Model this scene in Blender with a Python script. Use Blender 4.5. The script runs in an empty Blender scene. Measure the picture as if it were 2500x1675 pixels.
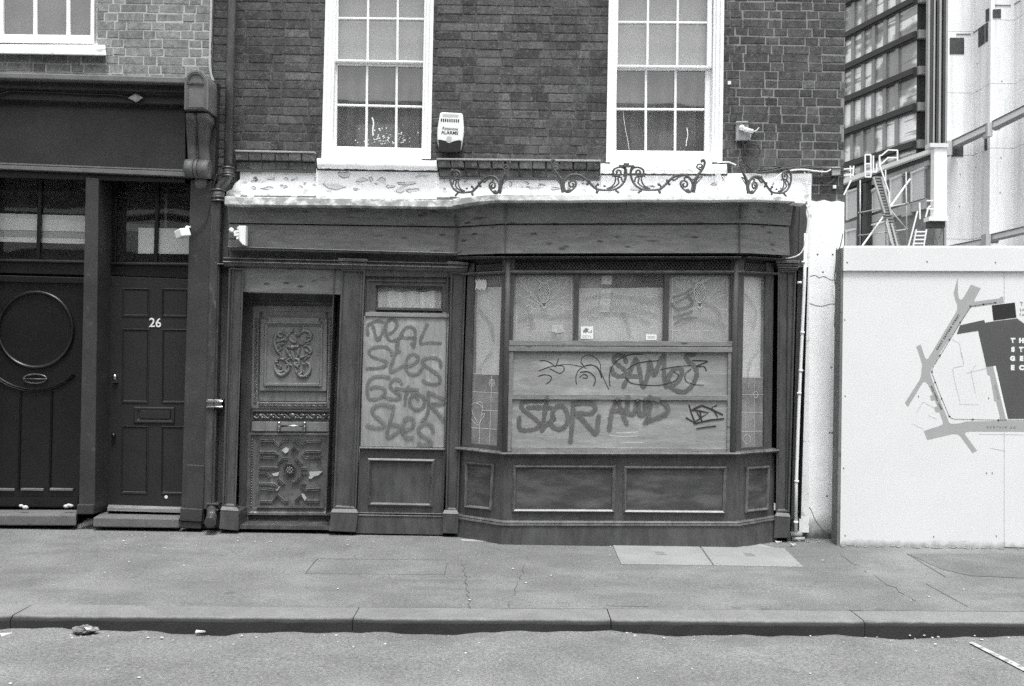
import bpy, math, random
from mathutils import Vector, Matrix
from mathutils.geometry import tessellate_polygon
R = math.radians
rnd = random.Random(7)
scene = bpy.context.scene
COL = scene.collection

# ------------------------------------------------------------------ camera
FPX, CU, CV = 35 / 36 * 2500, 1250.0, 837.5          # photograph measured at 2500 x 1675
PITCH, ROLL = R(1.0), R(0.9)
CAM = Vector((0.0, -8.7, 1.507))
F = Vector((0, math.cos(PITCH), math.sin(PITCH)))
U0 = Vector((0, -math.sin(PITCH), math.cos(PITCH)))
R0 = Vector((1, 0, 0))
UP = U0 * math.cos(ROLL) - R0 * math.sin(ROLL)
RT = R0 * math.cos(ROLL) + U0 * math.sin(ROLL)
cd = bpy.data.cameras.new('camera'); cam = bpy.data.objects.new('camera', cd); COL.objects.link(cam)
cd.lens = 35; cd.sensor_width = 36; cd.sensor_fit = 'HORIZONTAL'; cd.clip_start = 0.05; cd.clip_end = 2000
m3 = Matrix((RT, UP, -F)).transposed()
cam.matrix_world = Matrix.Translation(CAM) @ m3.to_4x4()
scene.camera = cam

# ------------------------------------------------------------------ light (overcast daylight, black and white film)
SUN_EL, SUN_AZ = R(71), R(170)     # azimuth measured from +Y (into the picture); the light comes over the viewer's left shoulder
w = bpy.data.worlds.new('World'); scene.world = w; w.use_nodes = True
nt = w.node_tree; nt.nodes.clear()
sky = nt.nodes.new('ShaderNodeTexSky'); sky.sky_type = 'NISHITA'; sky.sun_disc = False
sky.sun_elevation = SUN_EL; sky.sun_rotation = SUN_AZ
sky.air_density = 2.0; sky.dust_density = 6.0
bw = nt.nodes.new('ShaderNodeRGBToBW'); bg = nt.nodes.new('ShaderNodeBackground'); out = nt.nodes.new('ShaderNodeOutputWorld')
nt.links.new(sky.outputs[0], bw.inputs[0]); nt.links.new(bw.outputs[0], bg.inputs[0]); nt.links.new(bg.outputs[0], out.inputs[0])
bg.inputs[1].default_value = 0.14
sd = bpy.data.lights.new('sun', 'SUN'); sd.energy = 1.6; sd.angle = R(13); sd.color = (1, 0.995, 0.985)
sun = bpy.data.objects.new('sun', sd); COL.objects.link(sun)
sdir = Vector((math.sin(SUN_AZ) * math.cos(SUN_EL), math.cos(SUN_AZ) * math.cos(SUN_EL), math.sin(SUN_EL)))
sun.rotation_euler = sdir.to_track_quat('Z', 'Y').to_euler(); sun.location = (0, -10, 30)
scene.view_settings.view_transform = 'Standard'; scene.view_settings.look = 'None'
scene.view_settings.exposure = 0.95; scene.view_settings.gamma = 1.0
scene.render.engine = 'CYCLES'
scene.cycles.max_bounces = 6; scene.cycles.transparent_max_bounces = 8
scene.cycles.use_denoising = False
scene.cycles.use_adaptive_sampling = True; scene.cycles.adaptive_threshold = 0.02
scene.cycles.sample_clamp_indirect = 3.0
scene.render.filter_size = 1.6

# ------------------------------------------------------------------ geometry helpers
def ray(u, v):
    return (F + RT * ((u - CU) / FPX) + UP * ((CV - v) / FPX))
class Plane:
    """a vertical (or any) plane given by a point and an outward normal; photo points are carried onto it"""
    def __init__(s, o, n):
        s.o = Vector(o); s.n = Vector(n).normalized()
        s.e1 = Vector((0, 0, 1)).cross(s.n).normalized() if abs(s.n.z) < .9 else Vector((1, 0, 0))
        s.e2 = s.n.cross(s.e1).normalized()
    def pt(s, u, v, off=0.0):
        d = ray(u, v); q = s.o + s.n * off
        return CAM + d * ((q - CAM).dot(s.n) / d.dot(s.n))
    def at(s, p, off): return p + s.n * off
def flat(y): return Plane((0, y, 0), (0, -1, 0))
def wp(u, v, y): return flat(y).pt(u, v)
def zat(x, y, v):
    k = (CV - v) / FPX
    p = Vector((x, y, 0)) - CAM
    return (k * p.dot(F) - p.dot(UP)) / (UP.z - k * F.z)
def gp(u, v, z=0.0):
    d = ray(u, v); return CAM + d * ((z - CAM.z) / d.z)
def smooth(pts, n=5, closed=False):
    P = [Vector(p).to_3d() for p in pts]; out = []
    if len(P) < 3: return P
    for i in range(len(P) - 1):
        a = P[max(i - 1, 0)]; b = P[i]; c = P[i + 1]; d = P[min(i + 2, len(P) - 1)]
        for k in range(n):
            t = k / n
            out.append(0.5 * ((2 * b) + (c - a) * t + (2 * a - 5 * b + 4 * c - d) * t * t + (3 * b - a - 3 * c + d) * t ** 3))
    out.append(P[-1]); return out

class MB:
    def __init__(s): s.v = []; s.f = []; s.m = []; s.t = []; s.s = []; s.fade = {}
    def face(s, pts, mi=0, tone=0.5, sm=False):
        i = len(s.v); s.v += [tuple(p) for p in pts]; s.f.append(tuple(range(i, i + len(pts)))); s.m.append(mi); s.t.append(tone); s.s.append(sm)
    def idx(s, ids, mi=0, tone=.5, sm=False): s.f.append(tuple(ids)); s.m.append(mi); s.t.append(tone); s.s.append(sm)
    def add(s, pts): i = len(s.v); s.v += [tuple(p) for p in pts]; return list(range(i, i + len(pts)))
    def prism(s, fr, bk, mi=0, tone=.5, front=True, back=True):
        n = len(fr); a = s.add(fr); b = s.add(bk)
        if front: s.idx(a, mi, tone)
        if back: s.idx(b[::-1], mi, tone)
        for k in range(n): s.idx((a[k], b[k], b[(k + 1) % n], a[(k + 1) % n]), mi, tone)
    def poly(s, pl, px, o1, o0=None, mi=0):
        """photo polygon laid on a plane; given a back offset it becomes a slab"""
        fr = [pl.pt(u, v, o1) for u, v in px]
        tris = tessellate_polygon([fr])
        a = s.add(fr)
        for t in tris: s.idx([a[i] for i in t], mi)
        if o0 is not None:
            b = s.add([p + pl.n * (o0 - o1) for p in fr]); n = len(fr)
            for k in range(n): s.idx((a[k], b[k], b[(k + 1) % n], a[(k + 1) % n]), mi)
    def quad(s, pl, px, o1, o0, mi=0):
        fr = [pl.pt(u, v, o1) for u, v in px]
        s.prism(fr, [p + pl.n * (o0 - o1) for p in fr], mi)
    def rect(s, pl, u0, v0, u1, v1, o1, o0, mi=0):
        a = pl.pt(u0, v0, o1); b = pl.pt(u1, v1, o1); um = (u0 + u1) / 2; vm = (v0 + v1) / 2
        l = pl.pt(u0, vm, o1); r = pl.pt(u1, vm, o1); t = pl.pt(um, v0, o1); d = pl.pt(um, v1, o1)
        fr = [Vector((l.x, l.y, t.z)), Vector((r.x, r.y, t.z)), Vector((r.x, r.y, d.z)), Vector((l.x, l.y, d.z))]
        s.prism(fr, [p + pl.n * (o0 - o1) for p in fr], mi)
    def box(s, x0, x1, y0, y1, z0, z1, mi=0):
        s.prism([Vector((x0, y0, z1)), Vector((x1, y0, z1)), Vector((x1, y0, z0)), Vector((x0, y0, z0))],
                [Vector((x0, y1, z1)), Vector((x1, y1, z1)), Vector((x1, y1, z0)), Vector((x0, y1, z0))], mi)
    def bar(s, a, b, wx, wy, mi=0, up=(0, 0, 1)):
        a = Vector(a); b = Vector(b); t = (b - a).normalized(); upv = Vector(up)
        if abs(t.dot(upv)) > .98: upv = Vector((0, 1, 0))
        r = t.cross(upv).normalized(); q = r.cross(t).normalized()
        c = [(-1, -1), (1, -1), (1, 1), (-1, 1)]
        s.prism([a + r * (i * wx / 2) + q * (j * wy / 2) for i, j in c], [b + r * (i * wx / 2) + q * (j * wy / 2) for i, j in c], mi)
    def tube(s, pts, r, n=8, mi=0, taper=None, flatn=None, flatk=1.0):
        P = [Vector(p) for p in pts]; rings = []; prev = None
        for i, p in enumerate(P):
            t = (P[min(i + 1, len(P) - 1)] - P[max(i - 1, 0)])
            t = t.normalized() if t.length > 1e-9 else Vector((1, 0, 0))
            if prev is None:
                a = Vector((0, 0, 1)) if abs(t.z) < .9 else Vector((1, 0, 0)); prev = t.cross(a).normalized()
            prev = (prev - t * prev.dot(t)); prev = prev.normalized() if prev.length > 1e-6 else t.orthogonal().normalized()
            q = t.cross(prev); rr = r if taper is None else r * taper(i / max(1, len(P) - 1))
            ring = []
            for k in range(n):
                a = 2 * math.pi * k / n; d = prev * (math.cos(a) * rr) + q * (math.sin(a) * rr)
                if flatn is not None: d = d - flatn * d.dot(flatn) * (1 - flatk)
                ring.append(p + d)
            rings.append(s.add(ring))
        for a, b in zip(rings, rings[1:]):
            for k in range(n): s.idx((a[k], a[(k + 1) % n], b[(k + 1) % n], b[k]), mi, sm=True)
        s.idx(rings[0][::-1], mi); s.idx(rings[-1], mi)
    def ball(s, c, r, n=8, mi=0, sc=(1, 1, 1)):
        c = Vector(c); rows = []
        for i in range(1, n // 2 + 1):
            th = math.pi * i / (n // 2 + 1)
            rows.append(s.add([c + Vector((math.sin(th) * math.cos(2 * math.pi * k / n) * r * sc[0], math.sin(th) * math.sin(2 * math.pi * k / n) * r * sc[1], math.cos(th) * r * sc[2])) for k in range(n)]))
        a, b = s.add([c + Vector((0, 0, r * sc[2])), c - Vector((0, 0, r * sc[2]))])
        for k in range(n):
            s.idx((a, rows[0][k], rows[0][(k + 1) % n]), mi, sm=True); s.idx((b, rows[-1][(k + 1) % n], rows[-1][k]), mi, sm=True)
        for x, y in zip(rows, rows[1:]):
            for k in range(n): s.idx((x[k], y[k], y[(k + 1) % n], x[(k + 1) % n]), mi, sm=True)
    def rings(s, pl, px, prof, cap=True, mi=0, capmi=None):
        """mitred mouldings round a photo quad: prof = [(inset m, offset m), ...]"""
        P = [pl.pt(u, v, prof[0][1]) for u, v in px]; n = len(P)
        q = [((p - pl.o).dot(pl.e1), (p - pl.o).dot(pl.e2)) for p in P]
        area = sum(q[i][0] * q[(i + 1) % n][1] - q[(i + 1) % n][0] * q[i][1] for i in range(n))
        sg = 1 if area > 0 else -1
        def inset(d):
            L = []
            for i in range(n):
                a, b = q[i], q[(i + 1) % n]; dx, dy = b[0] - a[0], b[1] - a[1]; l = math.hypot(dx, dy)
                nx, ny = -dy / l * sg, dx / l * sg
                L.append((a[0] + nx * d, a[1] + ny * d, dx, dy))
            o = []
            for i in range(n):
                x1, y1, dx1, dy1 = L[i - 1]; x2, y2, dx2, dy2 = L[i]; den = dx1 * dy2 - dy1 * dx2
                t = ((x2 - x1) * dy2 - (y2 - y1) * dx2) / den
                o.append((x1 + dx1 * t, y1 + dy1 * t))
            return o
        R_ = [s.add([pl.o + pl.e1 * x + pl.e2 * y + pl.n * off for x, y in inset(d)]) for d, off in prof]
        for a, b in zip(R_, R_[1:]):
            for k in range(n): s.idx((a[k], a[(k + 1) % n], b[(k + 1) % n], b[k]), mi)
        if cap: s.idx(R_[-1], mi if capmi is None else capmi)
    def sweep(s, path, prof, ref=0.0, mi=0, caps=True):
        """path = [(x, y, v_top, v_bottom)], prof = [(out, t)] (t=1 top)"""
        n = len(path); xy = [Vector((p[0], p[1])) for p in path]; nr = []
        for i in range(n - 1):
            d = (xy[i + 1] - xy[i]).normalized(); nr.append(Vector((d.y, -d.x)))
        vn = []
        for i in range(n):
            if i == 0: vn.append(nr[0])
            elif i == n - 1: vn.append(nr[-1])
            else:
                a = (nr[i - 1] + nr[i]).normalized(); vn.append(a / a.dot(nr[i]))
        R_ = []
        for i, p in enumerate(path):
            e = xy[i] + vn[i] * ref
            z1 = zat(e.x, e.y, p[2]); z0 = zat(e.x, e.y, p[3])
            R_.append(s.add([(xy[i].x + vn[i].x * o, xy[i].y + vn[i].y * o, z0 + (z1 - z0) * t) for o, t in prof]))
        for a, b in zip(R_, R_[1:]):
            for k in range(len(prof) - 1): s.idx((a[k], a[k + 1], b[k + 1], b[k]), mi)
        if caps: s.idx(R_[0], mi); s.idx(R_[-1][::-1], mi)
    def ribbon(s, pl, px, wpx, off, rise=0.0003, mi=0, n=5, sm=True, soft=False):
        P = smooth(px, n) if sm else [Vector(p).to_3d() for p in px]
        fo = off if callable(off) else (lambda u, v: off)
        W = [pl.pt(p.x, p.y, fo(p.x, p.y)) for p in P]; hw = wpx / FPX * (W[0] - CAM).length / 2
        L = []; ph = len(s.v); m = len(W)
        for i in range(m):
            t = (W[min(i + 1, m - 1)] - W[max(i - 1, 0)])
            t = t.normalized() if t.length > 1e-9 else pl.e1
            sd_ = t.cross(pl.n).normalized(); up = pl.n * (rise * i / max(1, m - 1))
            j = 1 + .12 * math.sin(i * .9 + ph)
            L.append((W[i] + up, sd_ * hw * j, t))
        a = None
        if soft:                                            # sprayed line: the paint thins out towards both edges
            for c, d, t in L:
                b = s.add([c + d * 1.35, c + d * .6, c - d * .6, c - d * 1.35]); s.fade[b[0]] = s.fade[b[3]] = 0.0
                if a:
                    for k in range(3): s.idx((a[k], a[k + 1], b[k + 1], b[k]), mi)
                a = b
            for (c, d, t), sg in ((L[0], -1), (L[-1], 1)):
                q = [d * math.cos(k * math.pi / 8) + t * (hw * math.sin(k * math.pi / 8) * sg) for k in range(9)]
                i0 = s.add([c + x * .6 for x in q]); i1 = s.add([c + x * 1.35 for x in q]); s.idx(i0, mi)
                for k in i1: s.fade[k] = 0.0
                for k in range(8): s.idx((i0[k], i1[k], i1[k + 1], i0[k + 1]), mi)
            return
        for c, d, t in L:
            b = s.add([c + d, c - d])
            if a: s.idx((a[0], a[1], b[1], b[0]), mi)
            a = b
        for (c, d, t), sg in ((L[0], -1), (L[-1], 1)):
            s.face([c + d * math.cos(k * math.pi / 8) + t * (hw * math.sin(k * math.pi / 8) * sg) for k in range(9)], mi)
    def strap(s, pl, px, wm, base, h, mi=0, sm=False):
        P = smooth(px, 4) if sm else [Vector(p).to_3d() for p in px]
        W = [pl.pt(p.x, p.y, base) for p in P]; m = len(W); a = None
        for i in range(m):
            t = (W[min(i + 1, m - 1)] - W[max(i - 1, 0)]).normalized(); d = t.cross(pl.n).normalized() * (wm / 2)
            b = s.add([W[i] + d, W[i] + d * .55 + pl.n * h, W[i] + d * .15 + pl.n * h * .55, W[i] - d * .15 + pl.n * h * .55, W[i] - d * .55 + pl.n * h, W[i] - d])
            if a:
                for k in range(5): s.idx((a[k], a[k + 1], b[k + 1], b[k]), mi)
            else: s.idx(b, mi)
            a = b
        s.idx(a[::-1], mi)
    def build(s, name, mats, parent=None, bevel=0, seg=2, tone=False):
        me = bpy.data.meshes.new(name); me.from_pydata(s.v, [], s.f)
        if not isinstance(mats, (list, tuple)): mats = [mats]
        for m in mats: me.materials.append(m)
        me.polygons.foreach_set('material_index', s.m); me.polygons.foreach_set('use_smooth', s.s)
        if tone:
            at = me.attributes.new('tone', 'FLOAT', 'FACE'); at.data.foreach_set('value', s.t)
        if s.fade:
            at = me.attributes.new('fade', 'FLOAT', 'POINT'); at.data.foreach_set('value', [s.fade.get(i, 1.0) for i in range(len(s.v))])
        me.update(); me.validate()
        o = bpy.data.objects.new(name, me); COL.objects.link(o)
        if parent is not None:
            o.parent = parent; bpy.context.view_layer.update() if False else None
            o.matrix_parent_inverse = world_of(parent).inverted()
        if bevel:
            b = o.modifiers.new('bevel', 'BEVEL'); b.width = bevel; b.segments = seg; b.limit_method = 'ANGLE'; b.angle_limit = R(40)
        return o
def pieces(mb, name, mats, parent=None, **k):
    """one object for each separate piece of the mesh under construction"""
    up = list(range(len(mb.v)))
    def root(i):
        while up[i] != i: up[i] = up[up[i]]; i = up[i]
        return i
    for f in mb.f:
        for i in f[1:]: up[root(i)] = root(f[0])
    grp = {}
    for n, f in enumerate(mb.f): grp.setdefault(root(f[0]), []).append(n)
    objs = []
    for fs in grp.values():
        q = MB(); mp = {}
        for n in fs:
            ids = []
            for i in mb.f[n]:
                if i not in mp: mp[i] = len(q.v); q.v.append(mb.v[i])
                ids.append(mp[i])
            q.idx(ids, mb.m[n], mb.t[n], mb.s[n])
        objs.append(q.build(name, mats, parent, **k))
    return objs
def world_of(o):
    m = o.matrix_basis.copy()
    if o.parent is not None: m = world_of(o.parent) @ o.matrix_parent_inverse @ m
    return m
def tag(o, label=None, cat=None, group=None, kind=None):
    for k, v in (('label', label), ('category', cat), ('group', group), ('kind', kind)):
        if v: o[k] = v
    return o
def thing(name, label, cat, loc, group=None):
    o = bpy.data.objects.new(name, None); COL.objects.link(o); o.location = loc; o.empty_display_size = .1
    return tag(o, label, cat, group)
def copy_tree(o, parent=None):
    c = o.copy(); COL.objects.link(c)
    if parent is not None: c.parent = parent
    for ch in [q for q in bpy.data.objects if q.parent == o]: copy_tree(ch, c)
    return c
def text_mesh(name, s, size, pl, u, v, m, parent, off, ang=0.0, align='CENTER', sx=1.0, shear=0.0, bold=0.0, space=1.0, ext=0.0):
    cu = bpy.data.curves.new(name, 'FONT'); cu.body = s; cu.size = size; cu.align_x = align; cu.align_y = 'CENTER'
    cu.shear = shear; cu.offset = bold; cu.space_character = space; cu.extrude = ext; cu.resolution_u = 3
    t = bpy.data.objects.new(name, cu); me = bpy.data.meshes.new_from_object(t)
    bpy.data.objects.remove(t); bpy.data.curves.remove(cu)
    o0 = pl.pt(u, v, off); ca, sa = math.cos(ang), math.sin(ang)
    e1 = pl.e1 * ca + pl.e2 * sa; e2 = -pl.e1 * sa + pl.e2 * ca
    for vv in me.vertices:
        x, y, z = vv.co; vv.co = o0 + e1 * (x * sx) + e2 * y + pl.n * z
    me.name = name; me.materials.clear(); me.materials.append(m)
    o = bpy.data.objects.new(name, me); COL.objects.link(o)
    if parent is not None: o.parent = parent; o.matrix_parent_inverse = world_of(parent).inverted()
    return o

# ------------------------------------------------------------------ materials (grey scale: the photograph is black and white film)
def mat(name, col, rough=.6, var=.25, scale=6, stretch=(1, 1, 1), fine=.15, fscale=90, bump=.25, bscale=60, spec=.4, metal=0, layers=(), tone=None, coat=0, grain=.0):
    m = bpy.data.materials.new(name); m.use_nodes = True; t = m.node_tree; N = t.nodes; L = t.links
    b = N['Principled BSDF']; b.inputs['Roughness'].default_value = rough; b.inputs['Metallic'].default_value = metal
    b.inputs['Specular IOR Level'].default_value = spec
    if coat: b.inputs['Coat Weight'].default_value = coat; b.inputs['Coat Roughness'].default_value = .15
    tc = N.new('ShaderNodeTexCoord')
    def noise(sc, st=(1, 1, 1), det=5, ro=.6):
        mp = N.new('ShaderNodeMapping'); mp.inputs['Scale'].default_value = st; L.new(tc.outputs['Object'], mp.inputs['Vector'])
        n = N.new('ShaderNodeTexNoise'); n.inputs['Scale'].default_value = sc; n.inputs['Detail'].default_value = det; n.inputs['Roughness'].default_value = ro
        L.new(mp.outputs[0], n.inputs['Vector']); return n.outputs['Fac']
    def math_(op, a, c, clamp=False):
        n = N.new('ShaderNodeMath'); n.operation = op; n.use_clamp = clamp
        for i, q in enumerate((a, c)):
            if isinstance(q, (int, float)): n.inputs[i].default_value = q
            else: L.new(q, n.inputs[i])
        return n.outputs[0]
    def rng(x, a, c, lo, hi, smooth_=False):
        n = N.new('ShaderNodeMapRange'); n.clamp = True
        if smooth_: n.interpolation_type = 'SMOOTHSTEP'
        for i, q in enumerate((a, c, lo, hi)): n.inputs[i + 1].default_value = q
        L.new(x, n.inputs[0]); return n.outputs[0]
    val = rng(noise(scale, stretch), .25, .75, 1 - var, 1 + var)
    val = math_('MULTIPLY', val, rng(noise(fscale, stretch, 3), .25, .75, 1 - fine, 1 + fine))
    val = math_('MULTIPLY', val, rng(noise(.9, (1, 1, 1), 3), .3, .7, 1 - var * .5, 1 + var * .5))
    if tone:
        at = N.new('ShaderNodeAttribute'); at.attribute_name = 'tone'
        val = math_('MULTIPLY', val, rng(at.outputs['Fac'], 0, 1, tone[0], tone[1]))
    val = math_('MULTIPLY', val, col)
    for ly in layers:
        k = ly.get('kind', 'noise')
        if k == 'noise': f = rng(noise(ly['scale'], ly.get('st', (1, 1, 1)), ly.get('det', 6), ly.get('ro', .6)), ly['lo'], ly['hi'], 0, 1)
        elif k == 'vor':
            mp = N.new('ShaderNodeMapping'); mp.inputs['Scale'].default_value = ly.get('st', (1, 1, 1)); L.new(tc.outputs['Object'], mp.inputs['Vector'])
            vo = N.new('ShaderNodeTexVoronoi'); vo.inputs['Scale'].default_value = ly['scale']; L.new(mp.outputs[0], vo.inputs['Vector'])
            f = rng(vo.outputs['Distance'], ly['lo'], ly['hi'], 1, 0)
        elif k == 'z':
            sp = N.new('ShaderNodeSeparateXYZ'); L.new(tc.outputs['Object'], sp.inputs[0])
            zz = math_('ADD', sp.outputs[ly.get('ax', 2)], math_('MULTIPLY', math_('SUBTRACT', noise(ly['scale'], ly.get('st', (1, 1, 1)), 6), .5), ly['amp']))
            f = rng(zz, ly['lo'], ly['hi'], 0, 1)
        if 'mask' in ly: f = math_('MULTIPLY', f, rng(noise(ly['mask'][0], ly.get('mst', (1, 1, 1)), 3), ly['mask'][1], ly['mask'][2], 0, 1))
        if 'xr' in ly:
            sx_ = N.new('ShaderNodeSeparateXYZ'); L.new(tc.outputs['Object'], sx_.inputs[0]); f = math_('MULTIPLY', f, rng(sx_.outputs[0], ly['xr'][0], ly['xr'][1], 1, 0))
        f = math_('MULTIPLY', f, ly.get('amt', 1.0))
        n = N.new('ShaderNodeMix'); n.data_type = 'FLOAT'; L.new(f, n.inputs[0]); L.new(val, n.inputs[2]); n.inputs[3].default_value = ly['col']
        val = n.outputs[0]
    cb = N.new('ShaderNodeCombineColor')
    L.new(math_('MULTIPLY', val, .992), cb.inputs[0]); L.new(val, cb.inputs[1]); L.new(math_('MULTIPLY', val, 1.008), cb.inputs[2])
    L.new(cb.outputs[0], b.inputs['Base Color'])
    if bump:
        bp = N.new('ShaderNodeBump'); bp.inputs['Strength'].default_value = bump; bp.inputs['Distance'].default_value = .004
        L.new(noise(bscale, stretch, 6, .65), bp.inputs['Height']); L.new(bp.outputs[0], b.inputs['Normal'])
    return m
def spray(m, lo=.12, hi=.6, dens=.95):
    """let the thin edge of a sprayed line show the board through"""
    t = m.node_tree; N = t.nodes; L = t.links; b = N['Principled BSDF']
    at = N.new('ShaderNodeAttribute'); at.attribute_name = 'fade'; tc = N.new('ShaderNodeTexCoord')
    n = N.new('ShaderNodeTexNoise'); n.inputs['Scale'].default_value = 160; n.inputs['Detail'].default_value = 3; L.new(tc.outputs['Object'], n.inputs['Vector'])
    n2 = N.new('ShaderNodeTexNoise'); n2.inputs['Scale'].default_value = 7; n2.inputs['Detail'].default_value = 4; L.new(tc.outputs['Object'], n2.inputs['Vector'])
    ad = N.new('ShaderNodeMath'); ad.operation = 'MULTIPLY_ADD'; L.new(n.outputs['Fac'], ad.inputs[0]); ad.inputs[1].default_value = .7; L.new(at.outputs['Fac'], ad.inputs[2])
    mr = N.new('ShaderNodeMapRange'); mr.interpolation_type = 'SMOOTHSTEP'; mr.inputs[1].default_value = lo + .35; mr.inputs[2].default_value = hi + .55; mr.inputs[4].default_value = dens; L.new(ad.outputs[0], mr.inputs[0])
    m2 = N.new('ShaderNodeMapRange'); m2.inputs[1].default_value = .3; m2.inputs[2].default_value = .7; m2.inputs[3].default_value = .72; m2.inputs[4].default_value = 1.0; L.new(n2.outputs['Fac'], m2.inputs[0])
    mu = N.new('ShaderNodeMath'); mu.operation = 'MULTIPLY'; L.new(mr.outputs[0], mu.inputs[0]); L.new(m2.outputs[0], mu.inputs[1]); L.new(mu.outputs[0], b.inputs['Alpha'])
def glass(name, refl=1.6, dirt=.08, dcol=.3, tint=.75, rough=.02):
    m = bpy.data.materials.new(name); m.use_nodes = True; t = m.node_tree; N = t.nodes; L = t.links; N.remove(N['Principled BSDF'])
    tr = N.new('ShaderNodeBsdfTransparent'); tr.inputs[0].default_value = (tint,) * 3 + (1,)
    gl = N.new('ShaderNodeBsdfGlossy'); gl.inputs['Roughness'].default_value = rough
    df = N.new('ShaderNodeBsdfDiffuse'); df.inputs[0].default_value = (dcol,) * 3 + (1,)
    fr = N.new('ShaderNodeFresnel'); ge = N.new('ShaderNodeNewGeometry'); mi = N.new('ShaderNodeMapRange'); mi.inputs[3].default_value = refl; mi.inputs[4].default_value = 1 / refl
    L.new(ge.outputs['Backfacing'], mi.inputs[0]); L.new(mi.outputs[0], fr.inputs['IOR'])   # the sheet reflects alike from both of its sides
    tc = N.new('ShaderNodeTexCoord')
    n = N.new('ShaderNodeTexNoise'); n.inputs['Scale'].default_value = 3; n.inputs['Detail'].default_value = 8; L.new(tc.outputs['Object'], n.inputs['Vector'])
    mr = N.new('ShaderNodeMapRange'); mr.inputs[1].default_value = .3; mr.inputs[2].default_value = .75; mr.inputs[3].default_value = dirt * .4; mr.inputs[4].default_value = dirt * 1.8
    L.new(n.outputs['Fac'], mr.inputs[0])
    bn = N.new('ShaderNodeTexNoise'); bn.inputs['Scale'].default_value = 2.2; bn.inputs['Detail'].default_value = 1; L.new(tc.outputs['Object'], bn.inputs['Vector'])
    bp = N.new('ShaderNodeBump'); bp.inputs['Strength'].default_value = .12; bp.inputs['Distance'].default_value = .01; L.new(bn.outputs['Fac'], bp.inputs['Height'])
    L.new(bp.outputs[0], gl.inputs['Normal'])
    m1 = N.new('ShaderNodeMixShader'); L.new(mr.outputs[0], m1.inputs[0]); L.new(tr.outputs[0], m1.inputs[1]); L.new(df.outputs[0], m1.inputs[2])
    m2 = N.new('ShaderNodeMixShader'); L.new(fr.outputs[0], m2.inputs[0]); L.new(m1.outputs[0], m2.inputs[1]); L.new(gl.outputs[0], m2.inputs[2])
    L.new(m2.outputs[0], N['Material Output'].inputs[0]); return m

KNOTS = lambda c: dict(kind='vor', scale=5.5, st=(1, 0, 2.8), lo=.10, hi=.21, col=c, amt=.9, mask=(2.2, .40, .52))
M = {}
M['brick_dark'] = mat('dark_brick', .053, .85, .5, 20, fine=.5, fscale=60, bump=.9, bscale=70, tone=(.58, 2.3), layers=[dict(scale=2.6, lo=.52, hi=.72, col=.16, amt=.55, det=10), dict(scale=24, lo=.56, hi=.68, col=.15, amt=.6, det=8), dict(scale=30, lo=.3, hi=.2, col=.03, amt=.6), dict(scale=55, st=(.5, 1, 1), lo=.62, hi=.68, col=.24, amt=.6, mask=(1.3, .42, .6))])
M['mortar_dark'] = mat('grimy_mortar', .072, .95, .3, 20, bump=.8, layers=[dict(kind='z', ax=0, scale=3, amp=.5, lo=1.78, hi=1.95, col=.26, amt=.85), dict(scale=14, lo=.52, hi=.66, col=.17, amt=.6, det=8), dict(scale=20, lo=.42, hi=.34, col=.04, amt=.6)])
M['brick_light'] = mat('pale_stock_brick', .20, .85, .42, 22, fine=.3, fscale=110, bump=.8, bscale=70, tone=(.7, 1.25), layers=[dict(scale=30, lo=.66, hi=.75, col=.1, amt=.6)])
M['mortar_light'] = mat('lime_mortar', .4, .95, .15, 20, bump=.6)
M['white'] = mat('white_gloss_paint', .80, .4, .04, 6, fine=.03, bump=.12, bscale=40, layers=[dict(scale=60, lo=.7, hi=.78, col=.45, amt=.5)])
M['peel'] = mat('peeling_white_paint', .82, .7, .03, 8, fine=.04, bump=.35, bscale=25, layers=[dict(scale=9, st=(1, 1, 2), lo=.60, hi=.62, col=.35, det=8, amt=.6), dict(scale=2.5, lo=.5, hi=.7, col=.6, amt=.5, det=8), dict(scale=40, lo=.68, hi=.74, col=.4, amt=.4)])
M['flake'] = mat('exposed_undercoat', .60, .8, .1, 12, fine=.1, bump=.3)
M['gutter'] = mat('weathered_lead_edge', .80, .7, .1, 8, fine=.1, bump=.5, bscale=40, layers=[dict(scale=11, st=(1, 0, 1.6), lo=.38, hi=.54, col=.2, amt=.75, det=9, xr=(-.25, .75)), dict(scale=9, st=(1, 1, 2.5), lo=.58, hi=.66, col=.2, amt=.6, det=9), dict(scale=30, lo=.62, hi=.7, col=.28, amt=.5)])
M['render'] = mat('painted_render', .86, .75, .05, 5, fine=.06, bump=.5, bscale=30, layers=[dict(scale=45, lo=.66, hi=.72, col=.35, amt=.35), dict(kind='z', scale=9, amp=.22, lo=.22, hi=.02, col=.07, amt=.95)])
M['wood'] = mat('stained_boards', .135, .5, .34, 4, (1.2, 1, 6), .22, 34, .35, 40, layers=[KNOTS(.022), dict(scale=5, st=(1.3, 0, 18), lo=.57, hi=.67, col=.04, amt=.85, mask=(2.0, .42, .56)), dict(kind='vor', scale=4.2, st=(.55, 0, 4.5), lo=.08, hi=.2, col=.025, amt=.85, mask=(1.7, .48, .56)), dict(scale=1.6, st=(1, 0, 2), lo=.5, hi=.7, col=.175, amt=.5)])
M['wood_dark'] = mat('dark_stained_timber', .060, .42, .3, 5, (5, 5, 1), .2, 40, .3, 40, spec=.5, layers=[dict(scale=3.5, st=(1.6, 1.6, .5), lo=.5, hi=.72, col=.125, amt=.6, det=9), dict(scale=14, st=(3, 3, .4), lo=.6, hi=.7, col=.03, amt=.5), dict(scale=60, lo=.68, hi=.74, col=.2, amt=.4)])
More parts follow.
